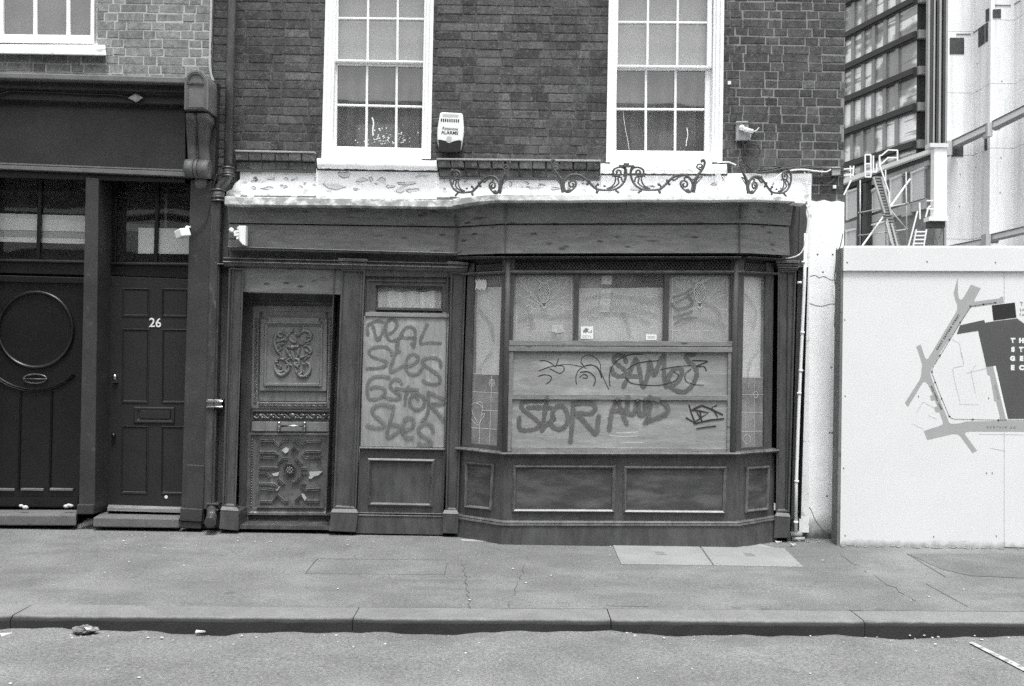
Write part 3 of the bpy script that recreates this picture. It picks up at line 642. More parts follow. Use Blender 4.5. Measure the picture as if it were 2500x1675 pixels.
# sash windows -------------------------------------------------------------------------------------------------
def sash_window(name, outer, up, lo, label, sill_px, seed):
    """outer: photo quad; up/lo: (glass left, glass right, bar u's, row edges) for the two sashes"""
    f = MB(); pl = flat(-.012)
    f.rings(pl, outer, [(0, -.02), (0, .004), (.028, .006), (.036, -.012), (.062, -.014), (.068, -.03), (.085, -.03), (.09, -.12)], cap=False)
    fr = f.build('window', M['white'], shop); fr['label'] = label
    pU, pL = flat(.045), flat(.082)
    for nm, sp, pl, d in (('upper_sash', up, pU, .04), ('lower_sash', lo, pL, .045)):
        m = MB(); (a, b, c, e), bars, vb, fw = sp['quad'], sp['bars'], sp['vbars'], sp['fw']
        o = [(a[0] - fw[0], a[1] - fw[1]), (b[0] + fw[2], b[1] - fw[1]), (c[0] + fw[2], c[1] + fw[3]), (e[0] - fw[0], e[1] + fw[3])]
        P = [pl.pt(u, v) for u, v in o]; Q = [pl.pt(u, v) for u, v in (a, b, c, e)]
        for k in range(4):
            n = (k + 1) % 4; F4 = [P[k], P[n], Q[n], Q[k]]
            m.prism(F4, [p + Vector((0, d, 0)) for p in F4])
        L4 = lambda s, t: (a[0] + (b[0] - a[0]) * s + ((e[0] - a[0]) * (1 - s) + (c[0] - b[0]) * s) * t, a[1] + (b[1] - a[1]) * s + ((e[1] - a[1]) * (1 - s) + (c[1] - b[1]) * s) * t)
        for s in bars: m.bar(pl.pt(*L4(s, 0)) + Vector((0, .014, 0)), pl.pt(*L4(s, 1)) + Vector((0, .014, 0)), .021, .022, up=(0, 1, 0))
        for t in vb: m.bar(pl.pt(*L4(0, t)) + Vector((0, .0135, 0)), pl.pt(*L4(1, t)) + Vector((0, .0135, 0)), .019, .019, up=(0, 1, 0))
        m.build(nm, M['white'], fr, bevel=.004, seg=1)
        g = MB(); G = [p + Vector((0, .028, 0)) for p in Q]; g.face(G); g.build('pane', M['glass'], fr)
    m = MB(); p = [wp(u, v, .2) for u, v in outer]; n = 60; tp = []
    for i in range(n + 1):
        x = p[3].x + (p[2].x - p[3].x) * i / n; y = .23 + .02 * math.sin(i * .8) + .01 * math.sin(i * 2.1 + seed)
        tp.append(m.add([(x, y, p[3].z + .02), (x, y, p[0].z)]))
    for q, r_ in zip(tp, tp[1:]): m.idx((q[0], r_[0], r_[1], q[1]), sm=True)
    m.build('net_curtain', M['net'], fr)
    m = MB(); q = up['quad']; m.face([wp(u, v, .14) for u, v in ((q[0][0] - 8, q[0][1] - 14), (q[1][0] + 8, q[1][1] - 14), (q[2][0] + 8, q[2][1] + 4), (q[3][0] - 8, q[3][1] + 4))]); m.build('sky_reflection_sheet', M['sky_sheet'], fr)  # pale sheet added behind the upper sash to imitate reflected sky
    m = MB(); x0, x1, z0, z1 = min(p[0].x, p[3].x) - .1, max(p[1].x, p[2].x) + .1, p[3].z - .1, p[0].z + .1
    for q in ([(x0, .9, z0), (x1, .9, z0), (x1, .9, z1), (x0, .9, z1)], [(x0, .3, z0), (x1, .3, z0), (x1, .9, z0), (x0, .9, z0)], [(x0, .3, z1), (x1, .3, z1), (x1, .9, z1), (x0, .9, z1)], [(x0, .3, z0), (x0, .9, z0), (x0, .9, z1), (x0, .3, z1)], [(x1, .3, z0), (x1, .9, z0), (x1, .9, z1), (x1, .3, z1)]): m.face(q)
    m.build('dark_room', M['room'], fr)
    # stone sill with rough paint
    s = MB(); pl = flat(-.13); a, b, c, e = [pl.pt(u, v) for u, v in sill_px]; n = 26; pr = []; r = random.Random(seed)
    for i in range(n + 1):
        t = i / n; tp = a.lerp(b, t); bt = e.lerp(c, t); j = lambda s_=.0025: r.uniform(-s_, s_); en = .008 if i in (0, n) else 0
        pr.append(s.add([(tp.x, .1, tp.z + .02), (tp.x, -.11, tp.z + j()), (tp.x, -.13 + en + j(), tp.z - .014 + j()), (bt.x, -.13 + en + j(), bt.z + .012 + j(.004)), (bt.x, -.118, bt.z + j(.005)), (bt.x, .1, bt.z)]))
    for q, r_ in zip(pr, pr[1:]):
        for k in range(5): s.idx((q[k], q[k + 1], r_[k + 1], r_[k]), sm=k in (1, 2, 3))
    s.idx(pr[0]); s.idx(pr[-1][::-1]); s.build('sill', M['peel'], fr)
    s = MB(); pl = flat(-.04); w_ = outer
    s.quad(pl, [(outer[3][0] + 12, outer[3][1] - 9), (outer[2][0] - 22, outer[2][1] - 9), (outer[2][0] - 24, outer[2][1] + 4), (outer[3][0] + 10, outer[3][1] + 4)], .004, -.1)
    s.build('sub_sill', M['white'], fr, bevel=.004)
    return fr
f1 = sash_window('w', W1['out'], dict(quad=[(827, -58), (1044, -57), (1042, 149), (824.5, 145)], bars=[.333, .667], vbars=[.5], fw=[13, 14, 12, 5]),
    dict(quad=[(824, 158), (1041, 163), (1039, 362), (821, 357)], bars=[.333, .667], vbars=[.49], fw=[9, 14, 10, 22]), 'white sash window above the shop door, paint specks on its lower panes', [(773, 385), (1065, 391), (1066, 413), (774, 408)], 1)
f2 = sash_window('w', W2['out'], dict(quad=[(1511, -58), (1728, -58), (1726, 161), (1508, 158)], bars=[.333, .667], vbars=[.515], fw=[12, 14, 12, 5]),
    dict(quad=[(1505, 170), (1722, 171), (1720, 369), (1505, 367)], bars=[.333, .667], vbars=[.485], fw=[6, 12, 14, 20]), 'white sash window above the bay, beside the junction box', [(1467, 399), (1775, 400), (1776, 421), (1467, 420)], 2)
mb = MB(); pl = flat(.082); rr = random.Random(9)
for i in range(85):
    u = rr.gauss(945, 34); v = 352 - abs(rr.gauss(0, 22))
    if 826 < u < 1036 and 262 < v < 356: mb.poly(pl, [(u + math.cos(k) * s, v + math.sin(k) * s) for k, s in [(q * 1.05, rr.uniform(.5, 2.6) if i % 3 else rr.uniform(.6, 1.2)) for q in range(6)]], -.0262)
mb.ribbon(pl, [(909, 288), (912, 300), (910, 318), (911, 330)], 3.2, -.0262)
mb.build('paint_specks', M['print_white'], f1)['kind'] = 'stuff'
mb = MB(); mb.ribbon(pl, [(1677, 312), (1679, 330), (1676, 345), (1675, 356)], 1.8, -.0262); mb.ribbon(pl, [(1521, 270), (1526, 310), (1533, 345), (1536, 365)], .9, -.0262)
pieces(mb, 'paint_drip', M['print_white'], f2)

# ------------------------------------------------------------------ timber front: plan stations
YF, YB = -.14, -.44
S0x, S1x, S2x, S3x, S4x, S5x = wp(560, 900, YF).x, wp(1124, 900, YF).x, wp(1235, 900, YB).x, wp(1800, 900, YB).x, wp(1893, 900, YF).x, wp(1950, 900, YF).x
PF, PB = flat(YF), flat(YB)
def ang(xa, ya, xb, yb):
    d = Vector((xb - xa, yb - ya)); return Plane((xa, ya, 0), (d.y, -d.x, 0))
PLf, PRt = ang(S1x, YF, S2x, YB), ang(S3x, YB, S4x, YF)
ST = [(S0x, YF), (S1x, YF), (S2x, YB), (S3x, YB), (S4x, YF), (S5x, YF)]
def path(vs, st=ST): return [(x, y, a, b) for (x, y), (a, b) in zip(st, vs)]
# leaded gutter edge on top of the cornice
EX = [(wp(548, 480, -.4).x, YF)] + ST[1:5] + [(wp(1968, 480, -.4).x, YF)]
mb = MB(); base = [(479, 501), (488, 507), (474, 491), (474, 489), (484, 495), (486, 498)]
# subdivide so the edge can sag and chip
pp = []
for i in range(5):
    n = (24, 5, 24, 5, 3)[i]
    for k in range(n):
        t = k / n; r_ = .4 * math.sin(len(pp) * 1.3) + .5 * math.sin(len(pp) * .41)
        pp.append((EX[i][0] + (EX[i + 1][0] - EX[i][0]) * t, EX[i][1] + (EX[i + 1][1] - EX[i][1]) * t, base[i][0] + (base[i + 1][0] - base[i][0]) * t + r_ * .5, base[i][1] + (base[i + 1][1] - base[i][1]) * t + r_))
pp.append((EX[5][0], EX[5][1], base[5][0], base[5][1]))
mb.sweep(pp, [(-.14, 1.15), (.235, 1.0), (.25, .9), (.25, .12), (.235, 0), (.1, .05)], .25); mb.build('gutter_edge', M['gutter'], shop)
# fascia: two boards with a groove, over a projecting bead
fs = [(S0x, YF), *ST[1:4], (S4x + .02, YF)]
mb = MB(); mb.sweep(path([(501, 543), (507, 552), (490, 545), (489, 544), (495, 550)], fs), [(-.05, 1.0), (.15, 1.0), (.118, 0), (.0, 0)], .13); mb.build('fascia', M['wood'], shop)
mb = MB(); mb.sweep(path([(545, 609), (554, 623), (547, 619), (546, 618), (552, 624)], fs), [(-.05, 1.0), (.085, 1.0), (.10, .97), (.115, .0), (.0, 0)], .1); mb.build('fascia', M['wood'], shop)
mb = MB(); mb.sweep(path([(607, 613), (622, 627), (618, 626), (617, 626), (623, 631)], fs), [(-.04, 1), (.02, 1), (.02, .5), (-.04, 0)], .04)
mb.sweep(path([(624, 633), (626, 629), (626, 630)], [(ST[1][0] + .02, YF), ST[2], ST[3]]), [(-.05, 1), (.10, 1), (.112, .6), (.09, .0), (-.05, -.2)], .1)
mb.sweep(path([(626, 630), (631, 635)], [ST[3], (S4x, YF)]), [(-.05, 1), (.10, 1), (.112, .6), (.09, .0), (-.05, -.2)], .1)
mb.sweep(path([(601, 606), (617, 621)], fs[:2]), [(0, 1), (.125, 1), (.13, .5), (.12, 0), (0, 0)], .12)
mb.build('cornice_bead', M['wood_dark'], shop)
mb = MB()   # weathered joints where the boards meet at the angles of the bay
for (x, y), va, vb, sg in ((ST[1], 506, 622, 1), (ST[2], 492, 617, -1), (ST[3], 491, 617, -1)):
    for z0, z1, o in (((va + 8, va + 44, .132)), ((va + 54, vb - 2, .108))):
        yy = y - o - .006; zt, zb_ = zat(x, yy, z0), zat(x, yy, z1); xx = x - (.012 if (x, y) == ST[1] else 0)
        if (x, y) == ST[1]: mb.box(xx - .05, xx - .012, yy + .001, yy + .03, zb_, zt)
        else: mb.box(xx - .003 - .02, xx + .003 - .02, yy - .018, yy + .03, zb_, zt)
pieces(mb, 'board_joint', M['wood_dark'], shop)
# knock-down end block of the fascia at the right
mb = MB(); mb.quad(flat(YF + .03), [(1912, 498), (1972, 500), (1962, 640), (1908, 636)], .0, -.2); mb.quad(flat(YF + .02), [(1953, 500), (1968, 500), (1942, 1318), (1930, 1318)], .0, -.2)
mb.build('end_board', M['wood_dark'], shop)
# frieze + entablature over the door and side window
mb = MB(); mb.quad(PF, [(560, 606), (1140, 622), (1140, 668), (558, 652)], .015, -.1); mb.build('frieze', M['wood_dark'], shop)
mb = MB(); xa, xb = (wp(550, 640, YF).x, YF), (wp(1143, 640, YF).x, YF)
mb.sweep([(*xa, 627, 650), (*xb, 641, 665)], [(0, 1), (.035, 1), (.06, .92), (.062, .82), (.04, .74), (.04, .6), (.075, .52), (.08, .42), (.05, .3), (.05, .15), (.03, 0), (0, 0)], .05)
mb.build('entablature', M['wood_sill'], shop, bevel=.002, seg=1)

# roof of the shop front behind the gutter edge
zr = zat(ST[2][0], YB - .1, 489) + .002
mb = MB(); mb.poly_ = None
pts = [(EX[0][0], YF - .225), (S1x - .05, YF - .225), (S2x - .06, YB - .225), (S3x + .06, YB - .225), (S4x + .05, YF - .225), (EX[5][0], YF - .225), (EX[5][0], .02), (EX[0][0], .02)]
zed = [zat(x, y, (p + q) / 2) for (x, y), p, q in zip(pts[:6], [r0[0] for r0 in base], [r0[1] for r0 in base])]; zed += [zed[5] + .02, zed[0] + .02]
a = mb.add([(x, y, z_) for (x, y), z_ in zip(pts, zed)]); mb.idx(a)
mb.build('lead_roof', M['gutter'], shop)
# pilasters ---------------------------------------------------------------------------------------------------
def pilaster(face, panel, cap, ledge, block, vj, label=None):
    m = MB(); m.rings(PF, face, [(0, -.3), (0, .035), (.006, .04)], cap=False)
    m.rings(PF, [(face[0][0] + 1.6, face[0][1] + 1.6), (face[1][0] - 1.6, face[1][1] + 1.6), (face[2][0] - 1.6, face[2][1] - 1.6), (face[3][0] + 1.6, face[3][1] - 1.6)], [(0, .04), (.012, .04), (.018, .03), (.024, .022), (.03, .022)], capmi=0)
    p = m.build('pilaster', M['wood_dark'], shop)
    if label: p['label'] = label
    if cap:
        m = MB(); l, r_, t, b, sl = cap
        for k, (v0, v1, o) in enumerate(((0, .3, .085), (.36, .58, .07), (.66, .86, .06), (.9, 1.05, .048))):
            h = b - t; m.quad(PF, [(l + k * 1.5, t + h * v0), (r_ - k * 1.5, t + h * v0 + sl), (r_ - k * 1.5, t + h * v1 + sl), (l + k * 1.5, t + h * v1)], o, -.02)
        m.build('capital', M['wood_sill'], p, bevel=.004)
    m = MB(); m.quad(PF, block, .075, -.3)
    (a, b, c, d) = block; t = MB()
    t.prism([PF.pt(a[0], a[1], .078), PF.pt(b[0], b[1], .078), PF.pt(b[0] - 4, b[1] - 9, .05), PF.pt(a[0] + 4, a[1] - 9, .05)], [PF.pt(a[0], a[1], -.1), PF.pt(b[0], b[1], -.1), PF.pt(b[0] - 4, b[1] - 9, -.1), PF.pt(a[0] + 4, a[1] - 9, -.1)])
    m.build('plinth_block', M['wood_dark'], p, bevel=.006); t.build('plinth_top', M['wood_dark'], p)
    return p
pilaster([(557, 652), (597, 653), (577, 1240), (541, 1238)], None, None, None, [(538, 1245), (583, 1248), (581, 1296), (534, 1292)], 1120)
pilaster([(832, 656), (893, 658), (871, 1246), (812, 1242)], None, (825, 898, 630, 655, 2), None, [(808, 1251), (874, 1252), (868, 1300), (802, 1297)], 1122)
pilaster([(1099, 662), (1139, 664), (1120, 1250), (1086, 1248)], None, (1092, 1144, 638, 661, 2), None, [(1081, 1254), (1120, 1255), (1118, 1304), (1080, 1302)], 1100)
pilaster([(1898, 658), (1946, 660), (1929, 1252), (1893, 1252)], None, (1895, 1953, 635, 658, 1), None, [(1892, 1260), (1930, 1262), (1928, 1314), (1889, 1314)], 1240)
# entrance: lintel board, jambs and carved door -----------------------------------------------------------------
mb = MB(); mb.quad(PF, [(594, 650), (834, 655), (834, 719), (594, 713)], .012, -.3); mb.build('lintel', M['wood'], shop)
PD = flat(.085)
mb = MB(); mb.quad(flat(.06), [(592, 705), (617, 705), (606, 1290), (582, 1290)], 0, -.12); mb.quad(flat(.06), [(820, 705), (842, 705), (824, 1290), (810, 1290)], 0, -.12); mb.quad(flat(.06), [(592, 705), (842, 708), (842, 737), (592, 733)], -.003, -.12)
mb.quad(PF, [(574, 1282), (812, 1285), (811, 1294), (572, 1291)], .02, -.3)
mb.build('door_frame', M['wood_dark'], shop)
mb = MB(); DQ = [(614, 734), (822, 737), (808, 1257), (604, 1257)]
mb.quad(PD, DQ, 0, -.06)
DU = lambda u0, v: u0 - (v - 760) * .0165          # the door leans with the building
def DR(u0, v0, u1, v1): return [(DU(u0, v0), v0), (DU(u1, v0), v0 + 1), (DU(u1, v1), v1 + 1), (DU(u0, v1), v1)]
door = mb.build('door', M['door_wood'], shop, bevel=.003, seg=1); door['label'] = 'carved dark oak door with handle bar and chipped lower panel'
mb = MB(); mb.rings(PD, DR(617, 745, 818, 998), [(0, .001), (.0, .012), (.012, .016), (.055, .016), (.06, .006)], cap=False)
mb.poly(PD, [(DU(636, 980), 980), (DU(636, 780), 780), (641, 762), (655, 750), (675, 746), (765, 747), (783, 752), (796, 764), (DU(800, 790), 785), (DU(800, 980), 981)], .009, 0)
mb.rings(PD, DR(638, 779, 801, 954), [(0, .009), (0, .03), (.02, .032), (.035, .03), (.04, .042), (.055, .042), (.064, .026), (.07, .024)])
mb.quad(PD, DR(655, 775, 780, 786), .05, .0); mb.quad(PD, DR(651, 785, 784, 790), .056, 0); mb.quad(PD, DR(651, 935, 782, 942), .052, 0)
mb.quad(PD, DR(634, 982, 802, 986), .024, 0)
mb.build('upper_panel', M['door_panel'], door, bevel=.003, seg=1)
# carved scroll work: strokes taken as rounded relief
c5 = lambda x, y: (500 + x / 5.85, 600 + y / 5.85); c6 = lambda x, y: (500 + x / 5.85, 850 + y / 5.85); c7 = lambda x, y: (500 + x / 5.85, 1050 + y / 5.85)
mb = MB()
def relief(pts, cv, rpx, off=.032, mi=0, pl=None):
    pl = pl or PD
    P = [pl.pt(q.x, q.y, off) for q in smooth([cv(*p) for p in pts], 5)]; r_ = rpx / 5.85 / 279
    mb.tube(P, r_, 7, taper=lambda t: .45 + .9 * math.sin(math.pi * min(1, t * .9 + .08)), flatn=pl.n, flatk=.9)
for pts, cv, r_ in (
    ([(1110, 1300), (1060, 1290), (1040, 1250), (1080, 1230), (1115, 1260)], c5, 16), ([(1080, 1235), (1020, 1270), (995, 1350), (1005, 1430), (1040, 1500), (1085, 1545)], c5, 18),
    ([(1020, 1370), (1080, 1350), (1140, 1330), (1200, 1260), (1275, 1180)], c5, 14), ([(1290, 1260), (1350, 1250), (1420, 1215), (1490, 1230), (1520, 1290), (1490, 1350), (1420, 1380)], c5, 17),
    ([(1210, 1310), (1240, 1360), (1290, 1375), (1310, 1330)], c5, 18), ([(1150, 1450), (1190, 1440), (1240, 1460), (1270, 1440), (1330, 1440), (1345, 1400)], c5, 18),
    ([(1150, 1460), (1190, 1530), (1240, 1600), (1290, 1650)], c5, 18), ([(1350, 1460), (1330, 1540), (1300, 1620)], c5, 16), ([(1400, 1440), (1460, 1430), (1510, 1470), (1520, 1520), (1480, 1545)], c5, 16),
    ([(1240, 160), (1290, 150), (1340, 170), (1330, 210), (1280, 200)], c6, 15), ([(1270, 200), (1300, 250), (1340, 240), (1360, 200)], c6, 14),
    ([(1440, 200), (1490, 230), (1505, 290), (1480, 360), (1420, 400), (1360, 395), (1310, 340), (1300, 290)], c6, 20), ([(1300, 330), (1350, 370), (1390, 340)], c6, 15),
    ([(1000, 220), (1000, 280), (1030, 350), (1080, 385), (1130, 370), (1190, 320), (1200, 260), (1160, 240)], c6, 20), ([(1030, 320), (1080, 340), (1120, 310)], c6, 15),
    ([(1200, 230), (1150, 180), (1080, 150), (1020, 170), (1010, 210), (1060, 250)], c6, 15), ([(1130, 190), (1180, 170), (1240, 130)], c6, 12), ([(1420, 180), (1450, 130), (1500, 110)], c6, 14), ([(1240, 1480), (1260, 1560), (1280, 1640)], c5, 24)): relief(pts, cv, r_)
def leaf(x, y, dx, dy, ln, wd, cv):
    """a pointed leaf with a raised midrib, cut from the panel"""
    a = PD.pt(*cv(x, y), .03); b = PD.pt(*cv(x + dx * ln, y + dy * ln), .03); t = (b - a); s_ = t.normalized().cross(PD.n) * (wd / 5.85 / 279); o = PD.n
    v = mb.add([a, a.lerp(b, .35) + s_ + o * .002, a.lerp(b, .75) + s_ * .7 + o * .004, b + o * .012, a.lerp(b, .75) - s_ * .7 + o * .004, a.lerp(b, .35) - s_ + o * .002, a.lerp(b, .3) + o * .022, a.lerp(b, .7) + o * .02])
    for f_ in ((0, 1, 6), (1, 2, 7, 6), (2, 3, 7), (3, 4, 7), (4, 5, 6, 7), (5, 0, 6)): mb.idx([v[k] for k in f_])
rl = random.Random(3)
for cv, items in ((c5, ((1060, 1300, -.6, -.8), (1110, 1270, .3, -1), (1180, 1290, -.8, -.6), (1190, 1340, -.9, .4), (1250, 1250, .3, -1), (1300, 1300, .9, -.5), (1360, 1250, .2, -1), (1440, 1290, 1, .2), (1400, 1350, .3, 1), (1330, 1390, 1, .3), (1150, 1400, -1, .2), (1120, 1450, -.8, .7), (1200, 1480, .2, 1), (1260, 1500, 0, 1), (1310, 1500, .5, .9), (1420, 1480, .8, .6), (1440, 1420, .9, -.4), (1060, 1400, -.4, 1), (1050, 1490, .5, 1))),
    (c6, ((1030, 30, .5, .9), (1100, 100, -.7, .7), (1180, 130, -.8, .5), (1060, 190, -1, .2), (1100, 240, -.5, .9), (1150, 300, .1, 1), (1180, 220, .9, .4), (1230, 200, -.6, .8), (1290, 220, .6, .8), (1350, 150, .9, -.4), (1420, 140, .7, -.7), (1380, 220, .9, .2), (1400, 300, .2, 1), (1350, 310, -.5, .8)))):
    for x, y, dx, dy in items: leaf(x, y, dx, dy, rl.uniform(60, 95), rl.uniform(16, 26), cv)
mb.ball(PD.pt(500 + 1250 / 5.85, 600 + 1450 / 5.85, .045), .02, 10)
mb.build('carving', M['door_panel'], door)
# running leaf borders
mb = MB()
def border(u0, v0, u1, v1, n, amp, rad, off):
    a = PD.pt(u0, v0, off); b = PD.pt(u1, v1, off); t = (b - a).normalized(); s = t.cross(PD.n); N = n * 8
    mb.tube([a.lerp(b, i / N) + s * (amp * math.sin(i / 8 * math.pi * 2)) for i in range(N + 1)], rad, 5, flatn=PD.n, flatk=.9)
    for i in range(n * 2):
        c = a.lerp(b, (i + .5) / (n * 2)) + s * (amp * .7 * (1 if i % 2 else -1)); mb.ball(c, rad * 1.5, 6, sc=(1, .7, 1)); mb.ball(c + t * rad * 2.2, rad, 6)
border(DU(627, 775), 775, DU(627, 985), 985, 13, .010, .006, .02); border(DU(809, 775), 775, DU(809, 985), 985, 13, .010, .006, .02)
border(DU(636, 990), 990, DU(802, 991), 991, 11, .006, .005, .02)
mb.quad(PD, DR(619, 1000, 818, 1004), .04, 0); mb.quad(PD, DR(619, 1004, 818, 1027), .008, 0)
border(DU(624, 1016), 1016, DU(814, 1017), 1017, 7, .018, .010, .022)
for k in range(7):
    c = PD.pt(DU(640 + k * 26, 1014), 1014, .026); mb.ball(c, .016 if k != 3 else .024, 8, sc=(1.2, .7, .9))
mb.build('carved_frieze', M['door_wood'], door)
mb = MB(); mb.quad(PD, DR(619, 1029, 819, 1053), .022, 0); mb.build('lock_rail', M['door_panel'], door, bevel=.004)
mb = MB()
for x in (1060, 1425):
    q = c6(x, 1075); mb.ball(PD.pt(q[0], q[1], .052), .017, 8, sc=(1, 1, 1.1)); q = c6(x, 1130); mb.ball(PD.pt(q[0], q[1], .045), .02, 8, sc=(.9, .8, 1.2)); q = c6(x - 5, 1180); mb.ball(PD.pt(q[0], q[1], .04), .011, 8)
    q = c6(x, 1110); mb.tube([PD.pt(q[0], q[1], .01), PD.pt(q[0], q[1], .05)], .012, 8)
mb.tube([PD.pt(*c6(1090, 1112), .06), PD.pt(*c6(1395, 1112), .06)], .009, 8)
mb.build('handle', M['steel'], door)
mb = MB(); mb.rings(PD, DR(612, 1056, 822, 1256), [(0, .0), (0, .03), (.018, .03), (.03, .012), (.055, .010), (.066, .006)])
mb.quad(PD, DR(634, 1234, 798, 1240), .026, 0)
for k in range(26):
    for uu in (621, 811): mb.ball(PD.pt(DU(uu, 1075 + k * 6.4), 1075 + k * 6.4, .02), .0075, 6)
for pts in ([(790, 150), (990, 150), (1060, 225), (1130, 150), (1195, 150)], [(1260, 150), (1310, 150), (1385, 225), (1450, 160), (1665, 160)], [(780, 385), (1000, 392), (1045, 355), (1000, 318), (790, 318)], [(1665, 385), (1440, 392), (1398, 350), (1445, 308), (1660, 312)],
    [(1050, 485), (1130, 405), (1190, 405)], [(1300, 395), (1390, 490)], [(785, 540), (1065, 545)], [(775, 610), (885, 612), (935, 675)], [(1370, 545), (1470, 548)], [(1375, 615), (1475, 615)], [(1050, 690), (1135, 775)], [(1240, 745), (1300, 745), (1392, 660)],
    [(775, 770), (990, 770), (1045, 812), (1000, 850), (780, 830)], [(1650, 845), (1440, 855), (1385, 800), (1440, 755)], [(790, 1025), (970, 1025), (1050, 930), (1140, 1018), (1190, 1018)], [(1300, 1010), (1385, 930)], [(1450, 1015), (1640, 1015)], [(1240, 290), (1290, 245), (1330, 280), (1270, 330)]):
    mb.strap(PD, [c7(*p) for p in pts], .028, .006, .02)
cx, cy = c7(1213, 575); mb.strap(PD, [(cx + 15 * math.cos(k * math.pi / 4 + .39), cy + 16 * math.sin(k * math.pi / 4 + .39)) for k in range(9)], .02, .006, .016)
mb.ball(PD.pt(cx, cy, .018), .034, 10, sc=(1, .7, 1))
for k in range(8): mb.ball(PD.pt(cx + 7 * math.cos(k * .785), cy + 7 * math.sin(k * .785), .034), .01, 6)
mb.build('lower_panel', M['door_wood'], door)
mb = MB()
for pts in ([(1100, 290), (1150, 250), (1200, 275), (1190, 310), (1150, 335)], [(1490, 600), (1680, 592), (1620, 650), (1560, 660), (1520, 700), (1480, 690), (1500, 650)], [(960, 625), (1060, 600), (1040, 655), (980, 655)], [(1380, 910), (1420, 920), (1450, 980), (1430, 1012), (1395, 960)], [(1000, 845), (1080, 800), (1040, 860), (1010, 870)]): mb.poly(PD, [c7(*p) for p in pts], .021, .005)
pieces(mb, 'bare_chip', M['chip'], door)
mb = MB(); mb.quad(PD, DR(612, 1259, 818, 1285), -.005, -.05); mb.quad(PD, DR(618, 1268, 806, 1275), .008, -.03); mb.build('kick_board', M['wood_panel'], door)

# side window with its boarded light ---------------------------------------------------------------------------
mb = MB(); body = lambda pts, o=-.0, b=-.2: mb.quad(PF, pts, o, b)
body([(890, 660), (1102, 664), (1101, 677), (890, 674)], .025, -.2)
for q in ([(890, 674), (918, 674), (918, 762), (890, 762)], [(1080, 676), (1102, 677), (1102, 764), (1080, 764)], [(918, 674), (1080, 676), (1080, 700), (918, 697)], [(890, 757), (1102, 760), (1100, 775), (888, 772)]): body(q, .0 if q[0][1] != 757 else -.002)
mb.rings(PF, [(897, 683), (1094, 686), (1094, 768), (897, 765)], [(0, .0), (0, .014), (.012, .014), (.02, .004)], cap=False)
body([(878, 1090), (1090, 1094), (1082, 1256), (872, 1252)], .0, -.2); body([(880, 765), (900, 765), (892, 1095), (872, 1092)], -.004, -.2); body([(1078, 766), (1102, 767), (1092, 1097), (1068, 1096)], -.004, -.2)
side = mb.build('side_window', M['wood_dark'], shop); side['label'] = 'small window over a boarded light, right of the carved door'
mb = MB(); mb.rings(PF, [(917, 696), (1081, 699), (1080, 760), (916, 757)], [(0, .003), (0, -.02), (.012, -.025), (.016, -.045)], cap=False); mb.quad(PF, [(918, 750), (1080, 753), (1080, 759), (918, 756)], .022, -.05); mb.build('frame', M['wood_panel'], side)
mb = MB(); mb.face([PF.pt(u, v, -.04) for u, v in ((915, 696), (1082, 699), (1082, 756), (915, 753))]); mb.build('pane', M['glass_bay'], side)
mb = MB(); n = 40; tp = []
for i in range(n + 1):
    u = 917 + 163 * i / n; o = -.075 + .018 * math.sin(i * .95) - .012 * math.sin(i * .37); tp.append(mb.add([PF.pt(u, 712 + 2 * math.sin(i * .5), o), PF.pt(u, 757, o)]))
for a, b in zip(tp, tp[1:]): mb.idx((a[0], b[0], b[1], a[1]), sm=True)
mb.build('curtain', M['sheet'], side)
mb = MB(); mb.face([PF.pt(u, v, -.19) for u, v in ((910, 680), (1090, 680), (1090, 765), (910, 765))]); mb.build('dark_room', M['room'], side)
mb = MB(); mb.quad(PF, [(888, 772), (1096, 776), (1086, 1093), (880, 1090)], .018, -.02); b1 = mb.build('board', M['ply_tall'], side, bevel=.002, seg=1); b1['label'] = 'tall plywood board with sprayed lettering in four rows'
mb = MB(); mb.quad(PF, [(892, 762), (1096, 766), (1096, 776), (892, 772)], .032, -.02); mb.quad(PF, [(877, 1091), (1086, 1095), (1086, 1099), (877, 1095)], .035, -.02); pieces(mb, 'board_trim', M['batten'], side, bevel=.003)
mb = MB(); mb.rings(PF, [(900, 1120), (1060, 1123), (1054, 1236), (900, 1233)], [(0, .0), (0, .02), (.01, .026), (.022, .012), (.028, -.012), (.03, -.012)]); mb.build('lower_panel', M['wood_panel'], side, bevel=.002, seg=1)
mb = MB(); mb.rings(PF, [(898, 1118), (1062, 1121), (1056, 1238), (898, 1235)], [(0, .0), (0.0, .012), (.012, .024), (.02, .01), (.02, .0)], cap=False); mb.build('panel_moulding', M['wood_sill'], side)
mb = MB(); mb.quad(PF, [(872, 1256), (1084, 1260), (1082, 1306), (868, 1302)], .03, -.2); mb.quad(PF, [(873, 1251), (1083, 1254), (1083, 1257), (873, 1254)], .028, -.1); mb.quad(PF, [(872, 1257), (1083, 1260), (1083, 1263), (872, 1260)], .036, -.1); mb.build('plinth', M['wood_dark'], side, bevel=.002, seg=1)

